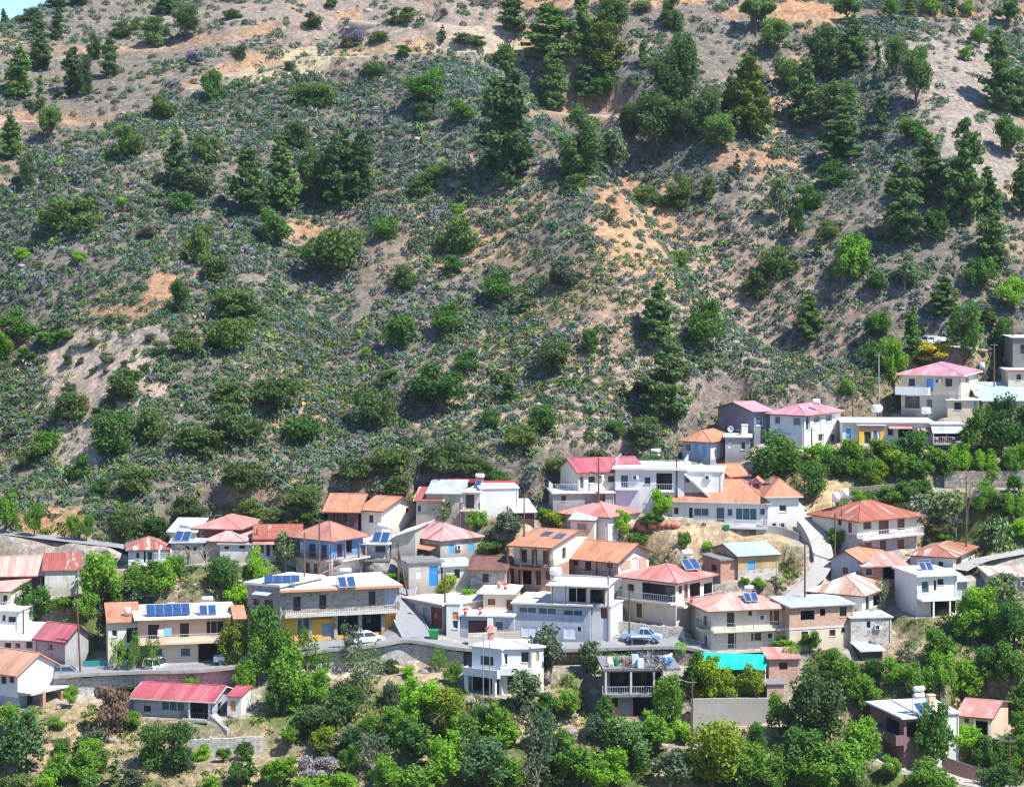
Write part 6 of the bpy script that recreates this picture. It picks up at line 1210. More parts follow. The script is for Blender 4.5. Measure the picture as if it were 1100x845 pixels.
cover('weeds', 'wild grass and weeds growing between the terraces of the village', 'weeds', Xc, Yc, np.clip(np.exp(rng.normal(-.95, .4, len(Xc))), .15, .9), PW[g_], 20, .8, 4)

def stones(name, label, Xc, Yc, size, cols, seed):
    rng = np.random.default_rng(seed); n = len(Xc); ph = (1 + 5 ** .5) / 2
    V0 = np.array([(-1, ph, 0), (1, ph, 0), (-1, -ph, 0), (1, -ph, 0), (0, -1, ph), (0, 1, ph), (0, -1, -ph), (0, 1, -ph), (ph, 0, -1), (ph, 0, 1), (-ph, 0, -1), (-ph, 0, 1)]) / 1.9
    Fc = np.array([(0, 11, 5), (0, 5, 1), (0, 1, 7), (0, 7, 10), (0, 10, 11), (1, 5, 9), (5, 11, 4), (11, 10, 2), (10, 7, 6), (7, 1, 8), (3, 9, 4), (3, 4, 2), (3, 2, 6), (3, 6, 8), (3, 8, 9), (4, 9, 5), (2, 4, 11), (6, 2, 10), (8, 6, 7), (9, 8, 1)])
    V = V0[None] * rng.uniform(.6, 1.25, (n, 12, 1)); V = V * (size[:, None, None] * np.stack([rng.uniform(.8, 1.6, n), rng.uniform(.7, 1.2, n), rng.uniform(.4, .8, n)], -1)[:, None, :]); V += np.stack([Xc, Yc, H(Xc, Yc)], -1)[:, None, :]
    f = (Fc[None] + 12 * np.arange(n)[:, None, None]).reshape(-1); me = bpy.data.meshes.new(name); me.vertices.add(12 * n); me.vertices.foreach_set('co', V.astype(np.float32).ravel()); me.loops.add(len(f)); me.loops.foreach_set('vertex_index', f.astype(np.int32)); me.polygons.add(len(f) // 3); me.polygons.foreach_set('loop_start', np.arange(0, len(f), 3, dtype=np.int32)); me.update(calc_edges=True)
    a = me.attributes.new('leaf', 'FLOAT_COLOR', 'POINT'); a.data.foreach_set('color', np.concatenate([np.repeat(cols[:, None, :], 12, 1) * rng.uniform(.85, 1.15, (n, 12, 1)), np.ones((n, 12, 1))], -1).astype(np.float32).ravel())
    m = bpy.data.materials.new('loose_stone'); m.use_nodes = True; t = m.node_tree; b = t.nodes['Principled BSDF']; b.inputs['Roughness'].default_value = .95; an = t.nodes.new('ShaderNodeAttribute'); an.attribute_name = 'leaf'; t.links.new(an.outputs['Color'], b.inputs['Base Color']); me.materials.append(m)
    o = bpy.data.objects.new(name, me); COL.objects.link(o); tag(o, label, 'stones', kind='stuff')
NR = 16000
Xs = rng.uniform(-118, 118, NR); Ys = rng.uniform(250, 520, NR); ok = np.abs(Xs) < Ys * .24; Xs, Ys = Xs[ok], Ys[ok]
iX = np.clip(np.searchsorted(GRID['xs'], Xs), 0, nx - 1); iY = np.clip(np.searchsorted(GRID['ys'], Ys), 0, ny - 1); cr = fbm(Xs / 9, Ys / 9, 131, 3) + .5
keep = (rng.uniform(0, 1, len(Xs)) < .08 + .9 * sstep(.54, .68, cr)) & (GRID['den'][iX, iY] < 14); Xs, Ys = Xs[keep], Ys[keep]
cs = np.array([(0.30, 0.24, 0.19), (0.40, 0.33, 0.27), (0.24, 0.21, 0.19), (0.45, 0.28, 0.16)])[rng.choice(4, len(Xs), p=[.35, .3, .2, .15])]
stones('rubble_stones', 'loose stones and small outcrops strewn over the dry slopes', Xs, Ys, np.exp(rng.normal(-1.35, .5, len(Xs))).clip(.1, .9), cs, 8)
# ------------------------------------------------------------------ things on roofs and in the lanes
def heater(px, py, label, yaw=0, s=1.0, panels=2, tank=True, group='solar water heaters on the roofs', stand=1.15, tanks=1):
    p = pick(px, py); t = thing('solar_water_heater', label, 'water heater', p, math.radians(-yaw), group); t.scale = (s, s, s)
    fr = MB(); w = .55 * max(1, panels)
    for sx in (-w, w):
        fr.bar((sx, -.9, -.05), (sx, .45, stand), .03, 4); fr.bar((sx, .45, -.05), (sx, .45, stand + .5), .035, 4); fr.bar((sx, .85, -.05), (sx, .85, stand + .5), .03, 4)
    fr.bar((-w, .45, stand), (w, .45, stand), .03, 4); fr.bar((-w, .85, stand + .45), (w, .85, stand + .45), .03, 4); fr.bar((-w, .45, stand + .45), (w, .45, stand + .45), .03, 4)
    fr.build('stand', 'grey_metal', t)
    for i in range(panels):
        x0 = -w + i * 2 * w / panels + .04; x1 = x0 + 2 * w / panels - .08; a, b = Vector((0, -.95, .12)), Vector((0, .42, stand + .08)); n = Vector((0, -(b.z - a.z), b.y - a.y)).normalized() * .07
        mf = MB(); mf.slab([(x0, a.y, a.z), (x1, a.y, a.z), (x1, b.y, b.z), (x0, b.y, b.z)], .07); pf = mf.build('panel', 'grey_metal', t)
        mg = MB(); e = .06; q0, q1 = a.lerp(b, .04), a.lerp(b, .96); mg.slab([(x0 + e, q0.y + n.y * .3, q0.z + n.z * .3), (x1 - e, q0.y + n.y * .3, q0.z + n.z * .3), (x1 - e, q1.y + n.y * .3, q1.z + n.z * .3), (x0 + e, q1.y + n.y * .3, q1.z + n.z * .3)], .015); mg.build('glass_cover', 'panel_blue', pf)
    if tank:
        for k_ in range(tanks):
            mb = MB(); r = .33; L = .75; zz = stand + .83 + k_ * .75; mb.lathe([(0.01, -L), (r * .7, -L), (r, -L + .1), (r, L - .1), (r * .7, L), (0.01, L)], (0, .65, zz), 14, 'x'); mb.build('tank', 'tank_white', t, smooth=True)
    return t
heater(197, 580.5, 'tall solar heater with round white tank on the grey flat roof at left', 12)
heater(223, 660, 'solar heater with white tank on the cream house roof beside the long array', -12, .95)
heater(372, 630, 'solar heater with white drum in the middle of the stone building roof', -17)
heater(410, 582, 'solar heater with two steep blue panels on the small blue porch house', 15, 1.05)
heater(514, 524, 'white tank solar heater on the ridge of the long grey metal roof', 20, .85, panels=1)
heater(741, 611, 'solar heater with slanting blue panels standing behind the red hipped cream house', -30, 1.05)
heater(806, 645, 'solar heater with pale panels on the striped pale red roof', -14, .8)
heater(703, 503, 'solar heater with two white tanks on the white flat roofed house', 20, .9, tanks=2)
heater(991, 766, 'solar heater with stacked white tanks on the purple brown house', -30, 1.0, tanks=2)
heater(1046, 430, 'solar heater with a big white tank right of the raspberry roofed house', -20, 1.0)
heater(994, 612, 'low blue solar panels on the white modern house', -14, .8, tank=False)
heater(1094, 400, 'solar heater on the pale roof at the right edge', -10, .9)
def drum(px, py, label, s=1.0, leg=.5, horiz=True, group='white water tanks'):
    p = pick(px, py); t = thing('water_tank', label, 'water tank', p, random.Random(px).uniform(-.5, .5), group); t.scale = (s, s, s); mb = MB(); r = .45; L = .62
    if horiz: mb.lathe([(0.01, -L), (r * .75, -L + .02), (r, -L + .14), (r, L - .14), (r * .75, L - .02), (0.01, L)], (0, 0, leg + r), 16, 'x')
    else: mb.lathe([(0.01, 0), (r, 0), (r, .95), (r * .8, 1.06), (.15, 1.12), (0.01, 1.12)], (0, 0, leg), 16)
    mb.build('tank', 'tank_white', t, smooth=True); ms = MB()
    for sx in (-.4, .4):
        for sy in (-.25, .25): ms.bar((sx, sy, -.2), (sx, sy, leg + .12), .03, 4)
    ms.bar((-.4, -.25, leg), (.4, -.25, leg), .03, 4); ms.bar((-.4, .25, leg), (.4, .25, leg), .03, 4); ms.build('stand', 'grey_metal', t)
drum(29, 619, 'white drum at the eave of the long rust red roof, left of a pair', 1, .35); drum(43, 619, 'white drum beside the striped rust shed, right of a pair', 1, .35)
drum(942, 452, 'white water tank on the low white building beside a pole', 1.25, 1.0); drum(995, 452, 'white water tank on the low white building below the white balcony', 1.1, .9)
drum(1055, 404, 'round white tank on a stand behind the raspberry pink roof', 1.0, 1.0, False); drum(877, 441, 'white tank on the long pink roofed white house', .9, 1.0)
drum(898, 546, 'round white tank beside the steep lane, left of a pair', 1.15, .8, False); drum(908, 542, 'round white tank beside the steep lane, right of a pair', 1.15, .8, False)
drum(597, 624, 'white tank on a stand behind the white terrace canopy', 1.2, .6); drum(186, 606, 'white drum on the terrace right of the striped hip roof', 1.1, .1); drum(137, 661, 'grey white box tank on the orange lean-to of the cream house', .9, .1, False)

def array(px, py, label, cols, rows_, yaw, pw=1.0, ph=1.5, tilt=32):
    p = pick(px, py); t = thing('solar_array', label, 'solar panels', p, math.radians(-yaw), 'solar arrays on flat roofs'); c, s = math.cos(math.radians(tilt)), math.sin(math.radians(tilt)); W = cols * pw; D = rows_ * ph
    for i in range(cols + 1):
        fr = MB(); x = -W / 2 + i * pw; fr.bar((x, 0, .12), (x, D * c, .12 + D * s), .03, 4); fr.bar((x, D * c, -.05), (x, D * c, .12 + D * s), .03, 4); fr.bar((x, 0, -.05), (x, 0, .14), .03, 4); fr.build('support', 'grey_metal', t)
    for i in range(cols):
        for j in range(rows_):
            x0, x1, v0, v1 = -W / 2 + i * pw + .03, -W / 2 + (i + 1) * pw - .03, j * ph + .03, (j + 1) * ph - .03; mb = MB()
            mb.slab([(x0, v0 * c - .05 * s, .2 + v0 * s), (x1, v0 * c - .05 * s, .2 + v0 * s), (x1, v1 * c - .05 * s, .2 + v1 * s), (x0, v1 * c - .05 * s, .2 + v1 * s)], .04); mb.build('panel', 'panel_blue', t)
array(181, 662, 'long dark blue solar array along the front of the cream house roof', 5, 2, -12, 1.06, 1.05)
array(296, 630, 'front row of solar panels at the left end of the stone building roof', 5, 1, -8, 1.1, 1.3); array(303, 626.5, 'rear row of solar panels behind the first on the stone building roof', 4, 1, -8, 1.1, 1.3)
def flush(pts, label, group=None):
    P = [pick(*q, ground_too=False) for q in pts]; n = (P[1] - P[0]).cross(P[2] - P[0]).normalized(); n = n if n.z > 0 else -n
    mb = MB(); up = [p + n * .14 for p in P]; c = sum(up, Vector()) / 4; o = thing('solar_collector', label, 'solar panel', c, 0, group); lo = [p - n * .08 for p in up]; mb.poly([p - c for p in up]); mb.poly([p - c for p in lo][::-1])
    for i in range(4): j = (i + 1) % 4; mb.poly([up[i] - c, lo[i] - c, lo[j] - c, up[j] - c])
    mb.build('frame', 'grey_metal', o); mg = MB(); q = [c + (p - c) * .93 + n * .012 for p in up]; mg.poly([p - c for p in q]); mg.build('glass_cover', 'panel_blue', o)
flush([(580, 575.5), (590, 576), (596, 572), (586, 571.5)], 'left blue panel set in the orange roof of the wooden balcony house', 'panels in the orange roofs'); flush([(594, 578), (604, 578.6), (610, 574), (600, 573.4)], 'right blue panel set in the orange roof of the wooden balcony house', 'panels in the orange roofs')
for i, nm in enumerate(('leftmost', 'second from the left', 'third from the left', 'rightmost')):
    x = 799.5 + i * 7.4; flush([(x, 519.5), (x + 6.6, 519.6), (x + 6.6, 514.6), (x, 514.5)], f'{nm} blue panel near the ridge of the sweeping orange roof', 'panels in the orange roofs')
# dormer of the orange roofed house
p = pick(812, 525, False); q = ORANGE.inv @ p; mb = MB(); w_ = .75
mb.poly([(q.x - w_, q.y, q.z - .3), (q.x + w_, q.y, q.z - .3), (q.x + w_, q.y, q.z + .9), (q.x, q.y, q.z + 1.5), (q.x - w_, q.y, q.z + .9)]); mb.poly([(q.x + w_, q.y, q.z - .3), (q.x + w_, q.y + 2.4, q.z + .2), (q.x + w_, q.y + 2.4, q.z + .9), (q.x + w_, q.y, q.z + .9)]); mb.poly([(q.x - w_, q.y, q.z - .3), (q.x - w_, q.y, q.z + .9), (q.x - w_, q.y + 2.4, q.z + .9), (q.x - w_, q.y + 2.4, q.z + .2)])
do = ORANGE.build(mb, 'dormer', 'pink_plaster'); mb = MB(); mb.slab([(q.x - w_ - .2, q.y - .2, q.z + .8), (q.x, q.y - .2, q.z + 1.62), (q.x, q.y + 2.4, q.z + 1.62), (q.x - w_ - .2, q.y + 2.4, q.z + .8)], .08); mb.slab([(q.x, q.y - .2, q.z + 1.62), (q.x + w_ + .2, q.y - .2, q.z + .8), (q.x + w_ + .2, q.y + 2.4, q.z + .8), (q.x, q.y + 2.4, q.z + 1.62)], .08); mb.build('roof', 'orange_tile', do); mb = MB(); mb.box(q.x - .45, q.y - .03, q.z + .1, q.x + .45, q.y + .02, q.z + .75); mb.build('window', 'glass', do)
CREAM.chimney(184, 655, .7, .8, 'white_plaster'); YELLOW.chimney(304, 634, .7, 1.2, 'peach_plaster'); PURPLE.chimney(1000, 762, .8, 1.7, 'peach_plaster'); GREYFLAT.chimney(800, 467, .9, 1.4); BRICKBOX.chimney(778, 601, .4, 1.4, 'concrete')

# ---- utility poles
def pole(px, py, top, label, mat='pole_wood', r=.13, arm=True, lamp=False, lean=0.0, name='utility_pole', cat='utility pole'):
    p = pick(px, py); h = (py - top) * p.y / F; t = thing(name, label, cat, p, 0, 'utility poles of the village'); mb = MB(); mb.bar((0, 0, -.6), (lean, 0, h), r, 8, r * .68); mb.build('shaft', mat, t)
    if arm:
        ma = MB(); ma.bar((lean - .55, 0, h - .35), (lean + .55, 0, h - .35), .05, 4); ma.build('crossarm', 'grey_metal', t)
    if lamp:
        ml = MB(); ml.bar((lean, 0, h - .5), (lean - 1.3, 0, h - .1), .035, 5); lp = ml.build('lamp_arm', 'grey_metal', t); mh = MB(); mh.box(lean - 1.75, -.12, h - .16, lean - 1.2, .12, h - .03); mh.build('lamp_head', 'grey_metal', lp)
    return t, p + Vector((lean, 0, h - .3))
POLES = [(25, 698, 655, 'wooden pole in front of the low white building at the left edge', {}), (87, 731, 645, 'tall leaning wooden pole beside the red gabled grey house', dict(lean=-.5)), (276, 603, 568, 'pole in front of the rusted red long roof', {}), (327, 624, 572, 'pole before the blue upper floor of the salmon roofed house', {}), (343, 622, 556, 'tall pole rising over the salmon roof ridge', {}), (269, 641, 609, 'thin pole at the left end of the stone building', dict(r=.08, arm=False)),
         (428, 650, 581, 'upright wooden pole of the pair at the road fork', {}), (439, 640, 583, 'slanting prop pole leaning on its neighbour at the road fork', dict(lean=-1.5, arm=False)), (478, 678, 614, 'brown pole beside the row of garages', dict(lamp=True)), (545, 597, 543, 'pole left of the wooden balcony house', {}), (563, 576, 532, 'pole behind the orange roof with two panels', {}),
         (653.5, 688, 618, 'thick grey pole beside the white stair house', dict(mat='grey_pole', r=.17)), (676, 690, 632, 'brown pole by the pale blue pickup', {}), (643, 540, 492, 'brown pole in front of the cream house with long red roof', {}), (727, 534, 491, 'dark pole before the large white flat roofed house', dict(mat='dark_metal')), (595, 522, 492, 'pole at the railed white terrace corner', {}),
         (795, 489, 459, 'pole beside the grey flat roofed house with chimney', {}), (872, 488, 459, 'pole before the long pink roofed white house', {}), (864.6, 641, 584, 'dark brown pole at the bottom of the steep lane', {}), (897, 620, 551, 'tall pole beside the steep lane, left of two', {}), (904, 598, 546, 'pole beside the rusty hip house, right of two', {}), (1038, 587, 510, 'tall pole on the cactus slope', {}),
         (944, 446, 379, 'tall pale pole left of the raspberry roofed house', dict(mat='grey_pole')), (916, 468, 412, 'dark pole beside the yellow kiosk', {}), (1068, 415, 368, 'brown pole right of the raspberry roof', {}), (1088, 398, 349, 'tall pole at the right edge of the upper village', {}), (1084.5, 850, 792, 'pole with a small lamp arm by the purple brown house', dict(lamp=True)), (743.6, 808, 729, 'tall lone pole in front of the stained concrete wall', dict(lamp=True)),
         (519, 752, 679, 'slim metal pole in front of the white polygonal house', dict(r=.07, arm=False, mat='grey_pole')), (526, 752, 690, 'second slim metal pole beside the white polygonal house', dict(r=.07, arm=False, mat='grey_pole')), (988, 770, 713, 'thin antenna mast on the purple brown house', dict(r=.05, arm=False, mat='grey_pole')), (881, 482, 440, 'thin mast in front of the long pink roofed white house', dict(r=.06, arm=False))]
tops = {}
for px, py, tp, lb, kw in POLES: tops[(px, py)] = pole(px, py, tp, lb, **kw)[1]
def cable(a, b, label, sag=.6):
    mb = MB(); pts = [a.lerp(b, i / 14) - Vector((0, 0, sag * 4 * (i / 14) * (1 - i / 14))) for i in range(15)]; c = pts[7]
    for u, v in zip(pts[:-1], pts[1:]): mb.bar(u - c, v - c, .012, 4)
    o = mb.build('overhead_cable', 'dark_metal'); o.location = c; tag(o, label, 'cable', 'overhead cables between poles')
T_ = tops
cable(T_[(87, 731)], T_[(25, 698)], 'overhead cable from the leaning pole to the pole at the left edge'); cable(T_[(428, 650)], T_[(478, 678)], 'overhead cable from the road fork to the garages'); cable(T_[(653.5, 688)], T_[(676, 690)], 'short overhead cable near the pale blue pickup'); cable(T_[(897, 620)], T_[(864.6, 641)], 'overhead cable crossing the steep lane'); cable(T_[(897, 620)], T_[(1038, 587)], 'long overhead cable towards the cactus slope', 1.2); cable(T_[(643, 540)], T_[(727, 534)], 'overhead cable in front of the white flat roofed house'); cable(T_[(944, 446)], T_[(1068, 415)], 'overhead cable above the raspberry roof', 1.0); cable(T_[(343, 622)], T_[(276, 603)], 'overhead cable above the salmon roof'); cable(T_[(545, 597)], T_[(563, 576)], 'overhead cable behind the wooden balcony house')

# ---- vehicles (x is forward)
plain('car_white', (0.8, 0.8, 0.8), .25, var=.02, spec=.6); plain('car_silver', (0.36, 0.42, 0.50), .25, .4, .02, .6); plain('car_blue', (0.42, 0.56, 0.70), .25, .1, .02, .6); plain('headlight', (0.75, 0.76, 0.78), .15, .2); plain('tail_light', (0.5, 0.02, 0.02), .25)
def extrude(mb, prof, w0, w1=None, zsplit=None):
    """side profile (x, z) extruded across y; points above zsplit pull in to half width w1"""
    w1 = w1 or w0; n = len(prof); L = [(x, -(w1 if zsplit is not None and z > zsplit else w0), z) for x, z in prof]; R = [(x, -y, z) for x, y, z in L]
    mb.poly(L); mb.poly(R[::-1])
    for i in range(n): j = (i + 1) % n; mb.poly([L[i], R[i], R[j], L[j]])
def vehicle(px, py, label, kind, paint, yaw, cat='car', name='parked_car', Lc=4.2, s=1.0):
    p = pick(px, py); t = thing(name, label, cat, p + Vector((0, 0, .02)), math.radians(yaw), 'vehicles parked in the village'); t.scale = (s, s, s); h = Lc / 2; mb = MB()
    if kind == 'pickup':
        extrude(mb, [(-h, .45), (h - .1, .42), (h, .55), (h - .02, .85), (h - .3, .98), (h - 1.15, 1.05), (-.35, 1.05), (-.36, .70), (-h + .06, .70), (-h, .72)], .84)
        for sy in (-.80, .80): mb.box(-h, sy - .05, .69, -.36, sy + .05, 1.06)
        mb.box(-h - .01, -.76, .69, -h + .07, .76, 1.05)
        cabp = [(-.34, 1.0), (h - 1.0, 1.0), (h - 1.65, 1.62), (-.22, 1.66)]
    elif kind == 'van':
        extrude(mb, [(-h, .4), (h - .1, .4), (h, .6), (h - .05, .95), (h - .5, 1.1), (-h, 1.1)], .84); cabp = [(-h + .02, 1.05), (h - .55, 1.05), (h - 1.1, 1.8), (-h + .12, 1.85)]
    else:
        extrude(mb, [(-h, .5), (-h + .15, .36), (h - .2, .36), (h, .5), (h - .02, .74), (h - .25, .86), (h - 1.1, .96), (-h + .25, 1.0), (-h, .9)], .86); cabp = [(-h + .12, .95), (h - 1.05, .95), (h - 1.75, 1.46), (-h + .75, 1.5), (-h + .35, 1.4)]
    bo = mb.build('body', paint, t); mg = MB(); extrude(mg, cabp, .80, .66, 1.2); mg.build('windows', 'glass', t)
    mr = MB(); zt = max(z for _, z in cabp); xs_ = [x for x, z in cabp if z > zt - .12]; mr.box(min(xs_) - .06, -.68, zt - .03, max(xs_) + .06, .68, zt + .05); x1_ = [x for x, z in cabp if z < 1.2]
    for x0, xx in ((min(x1_), min(xs_)), (max(x1_), max(xs_))):
        for sy in (-1, 1): mr.bar((x0, sy * .80, 1.0), (xx, sy * .665, zt), .05, 5)
    xm = (min(xs_) + max(xs_)) / 2
    for sy in (-1, 1): mr.bar((xm, sy * .81, 1.0), (xm, sy * .67, zt), .045, 5)
    mr.build('cabin_roof', paint, t)
    for sx in (-h + .8, h - .85):
        for sy in (-1, 1):
            mw_ = MB(); mw_.lathe([(.12, -.1), (.28, -.11), (.33, -.06), (.33, .06), (.28, .11), (.12, .1)], (sx, sy * .8, .33), 16, 'y'); wh = mw_.build('wheel', 'black_rubber', t); mi = MB(); mi.lathe([(.005, -.118), (.2, -.118), (.2, .118), (.005, .118)], (sx, sy * .8, .33), 12, 'y'); mi.build('rim', 'grey_metal', wh)
    for sy in (-.62, .62):
        ml = MB(); ml.box(h - .1, sy - .16, .62, h + .012, sy + .16, .76); ml.build('headlight', 'headlight', t); ml = MB(); ml.box(-h - .018, sy - .12, .72, -h + .08, sy + .12, .92); ml.build('tail_light', 'tail_light', t)
vehicle(72, 728, 'silver blue car parked beside the red gabled grey house', 'car', 'car_silver', 8); vehicle(168, 722, 'white hatchback parked below the cream house with the solar array', 'van', 'car_white', 62, Lc=3.6); vehicle(250, 713, 'white pickup with open bed beside the cream house garage', 'pickup', 'car_white', 6, 'pickup', 'pickup_truck', 4.6)
vehicle(394, 691, 'white car parked by the open garages of the stone building', 'car', 'car_white', 28); vehicle(690, 689, 'pale blue pickup on the road above the unfinished building', 'pickup', 'car_blue', -14, 'pickup', 'pickup_truck', 4.9); vehicle(1002, 371, 'small white car on the parking place above the raspberry roof', 'car', 'car_white', 35, s=.95); vehicle(1016, 369, 'white pickup beside the small white car on the hill', 'pickup', 'car_white', 12, 'pickup', 'pickup_truck', 4.6)

# ---- small things
def part(name, label, cat, px, py, builds, yaw=0, s=1.0, group=None, dz=0.0):
    p = pick(px, py) + Vector((0, 0, dz))
    if len(builds) == 1:
        nm, m, mb = builds[0]; o = mb.build(name, m); o.location = p; o.rotation_euler = (0, 0, math.radians(yaw)); o.scale = (s, s, s); return tag(o, label, cat, group)
    t = thing(name, label, cat, p, math.radians(yaw), group); t.scale = (s, s, s)
    for nm, m, mb in builds: mb.build(nm, m, t)
    return t
def mbx(*boxes):
    mb = MB()
    for b_ in boxes: mb.box(*b_)
    return mb
def dumpster(px, py, label, s=1):
    lid = MB(); lid.slab([(-.62, -.42, 1.08), (.62, -.42, 1.08), (.62, .42, 1.2), (-.62, .42, 1.2)], .06); bd = MB()
    bt, tp = [(-.5, -.34, .14), (.5, -.34, .14), (.5, .34, .14), (-.5, .34, .14)], [(-.6, -.42, 1.02), (.6, -.42, 1.02), (.6, .42, 1.1), (-.6, .42, 1.1)]
    bd.poly(bt[::-1]); bd.poly(tp)
    for i in range(4): j = (i + 1) % 4; bd.poly([bt[i], bt[j], tp[j], tp[i]])
    wh = MB()
    for sx in (-.42, .42):
        for sy in (-.28, .28): wh.lathe([(.01, -.03), (.08, -.03), (.08, .03), (.01, .03)], (sx, sy, .08), 8, 'y')
    part('dumpster', label, 'dumpster', px, py, [('body', 'bin_green', bd), ('lid', 'bin_green', lid), ('wheels', 'black_rubber', wh)], 5, s)
dumpster(466, 686, 'green dumpster standing at the road bend by the garages'); dumpster(780.5, 569, 'small green bin by the white house with the sweeping roof', .6); dumpster(866, 604, 'green bin beside the low house with the rust and white hip', .01) if False else None
sg = MB(); sg.lathe([(.01, -.03), (.36, -.03), (.36, .03), (.01, .03)], (0, -.08, 1.9), 20, 'y'); sp_ = MB(); sp_.bar((0, 0, -.2), (0, 0, 2.2), .04, 6); part('round_sign', 'round orange sign on a post by the dark red garage door', 'sign', 470, 677, [('disc', 'bright_orange', sg), ('post', 'grey_metal', sp_)])
def jar(px, py, label, yaw, lying=True, s=1.0):
    prof = [(.01, -.6), (.22, -.58), (.42, -.25), (.47, .1), (.38, .42), (.24, .55), (.29, .64), (.27, .66), (.2, .58), (.01, .3)]; mb = MB()
    mb.lathe(prof, (0, 0, .42 if lying else .6), 14, 'x' if lying else 'z'); o = part('clay_jar', label, 'jar', px, py, [('', 'terracotta', mb)], yaw, s, 'old clay storage jars in the bare yard'); o.data.polygons.foreach_set('use_smooth', [True] * len(o.data.polygons))
for px, py, lb, yw, ly in [(679, 570, 'clay storage jar lying by the bright green tree, leftmost of the row', 200, True), (686, 569, 'second clay jar from the left, standing near the bright green tree', 0, False), (690, 571, 'third clay jar from the left in the bare yard row', 160, True), (702, 568, 'clay jar with its dark mouth open, middle of the row', 190, True), (711, 567, 'clay jar right of the open mouthed one in the yard', 10, True), (719, 567, 'clay jar second from the right in the yard row', 20, True), (726, 567, 'clay jar at the right end of the row by the white house', 200, True)]: jar(px, py, lb, yw, ly, 1.1)
def pot(px, py, label, fl, s=1.0, dz=0):
    mb = MB(); mb.lathe([(.01, 0), (.17, 0), (.24, .38), (.27, .4), (.22, .4), (.01, .34)], (0, 0, 0), 10); fm = MB(); rg = random.Random(px)
    for i in range(40):
        a, b_ = rg.uniform(0, 6.28), rg.uniform(.1, 1.4); c = Vector((math.cos(a) * math.cos(b_), math.sin(a) * math.cos(b_), math.sin(b_))) * rg.uniform(.2, .42) + Vector((0, 0, .5)); u = Vector((rg.uniform(-1, 1), rg.uniform(-1, 1), rg.uniform(-1, 1))).normalized() * .1; v = u.orthogonal().normalized() * .1; fm.poly([c - u, c + v, c + u, c - v])
    part('flower_pot', label, 'flower pot', px, py, [('pot', 'terracotta', mb), ('flowers', fl, fm)], 0, s, 'flower pots on the terraces', dz)
for px, py, lb, fl in [(536, 632, 'pot of pink flowers at the rear of the cream house terrace roof', 'pink_flower'), (543, 633, 'pot of red flowers beside the pink pot on the terrace roof', 'red_flower'), (516, 660, 'pot of pink flowers on the terrace before the brown shutter', 'pink_flower'), (500, 660, 'pot of dark red flowers at the left end of the gate terrace', 'red_flower'), (508, 661, 'pot of salmon flowers in the middle of the gate terrace', 'pink_flower'), (560, 649, 'pot of pink flowers on the garage roof terrace, left', 'pink_flower'), (567, 648, 'pot of red flowers on the garage roof terrace, right', 'red_flower'), (1006, 476, 'flower pot under the blue grey canopy, left of three', 'pink_flower'), (1014, 476, 'flower pot under the blue grey canopy, middle of three', 'red_flower'), (1024, 476, 'flower pot under the blue grey canopy, right of three', 'pink_flower'), (743, 647, 'flower pot on the veranda of the red hipped cream house', 'red_flower')]: pot(px, py, lb, fl)
pot(527, 687, 'large terracotta planter above the white polygonal house roof', 'pink_flower', 2.0)
for px, py, lb in [(833, 567, 'white air conditioner on the wall foot, left of two'), (842, 567, 'white air conditioner on the wall foot, right of two')]: part('air_conditioner', lb, 'air conditioner', px, py, [('casing', 'white_paint', mbx((-.45, -.18, .1, .45, .18, .8))), ('fan_grille', 'dark_metal', mbx((-.32, -.2, .2, .1, -.183, .68)))], -20, 1, 'air conditioners by the white house')
# washing on the cream house balcony
def sheet_hang(block, x0, y0, x1, y1, out, mat, label, name='laundry', cat='laundry'):
    u0, _ = block.at('f', x0, y0); u1, _ = block.at('f', x1, y0); z1 = block.at('f', x0, y0)[1]; z0 = block.at('f', x0, y1)[1]; n = 8; mb = MB(); c = block.mat @ Vector(block.P('f', u0, out, z0))
    P_ = [[block.mat @ Vector(block.P('f', u0 + (u1 - u0) * i / n, out + .06 * math.sin(i * 2.1) * (1 - k_), z0 + (z1 - z0) * k_)) - c for i in range(n + 1)] for k_ in (0, 1)]
    for i in range(n):
        a, b_, c_, d_ = P_[0][i], P_[0][i + 1], P_[1][i + 1], P_[1][i]; mb.poly([a, b_, c_, d_]); off = Vector((0, .03, 0)); mb.poly([a + off, d_ + off, c_ + off, b_ + off])
    o = mb.build(name, mat); o.location = c; tag(o, label, cat, 'washing hung out to dry')
sheet_hang(CREAM, 169, 674.5, 176, 682, .9, 'cloth_white', 'white sheet drying on the cream house balcony'); sheet_hang(CREAM, 176.3, 673, 183.5, 681, .95, 'cloth_blue', 'blue towel drying on the cream house balcony')
# green shade net on posts
Yn = base_at(790, 741).y
def wp(px, py, Y_): kx, tt = ray(px, py); return Vector((kx * Y_, Y_, tt * Y_))
A, B_, C_, D_ = wp(761, 718, Yn), wp(822, 719, Yn), wp(826, 702.5, Yn + 2.4), wp(750, 699.5, Yn + 2.4); rg = random.Random(2); mb = MB(); n, mrow = 14, 5
G_ = [[(A.lerp(B_, i / n)).lerp(D_.lerp(C_, i / n), j / mrow) - Vector((0, 0, .25 * math.sin(math.pi * j / mrow) * (1 + .5 * math.sin(i * 1.7)) + rg.uniform(0, .06))) - A for i in range(n + 1)] for j in range(mrow + 1)]
for j in range(mrow):
    for i in range(n): mb.poly([G_[j][i], G_[j][i + 1], G_[j + 1][i + 1], G_[j + 1][i]]); mb.poly([p - Vector((0, 0, .03)) for p in (G_[j][i], G_[j + 1][i], G_[j + 1][i + 1], G_[j][i + 1])])
plain('net_green', (0.0, 0.46, 0.34), .7, var=.12); t = thing('shade_net', 'turquoise green shade net stretched over the citrus trees', 'shade net', A); mb.build('net', 'net_green', t)
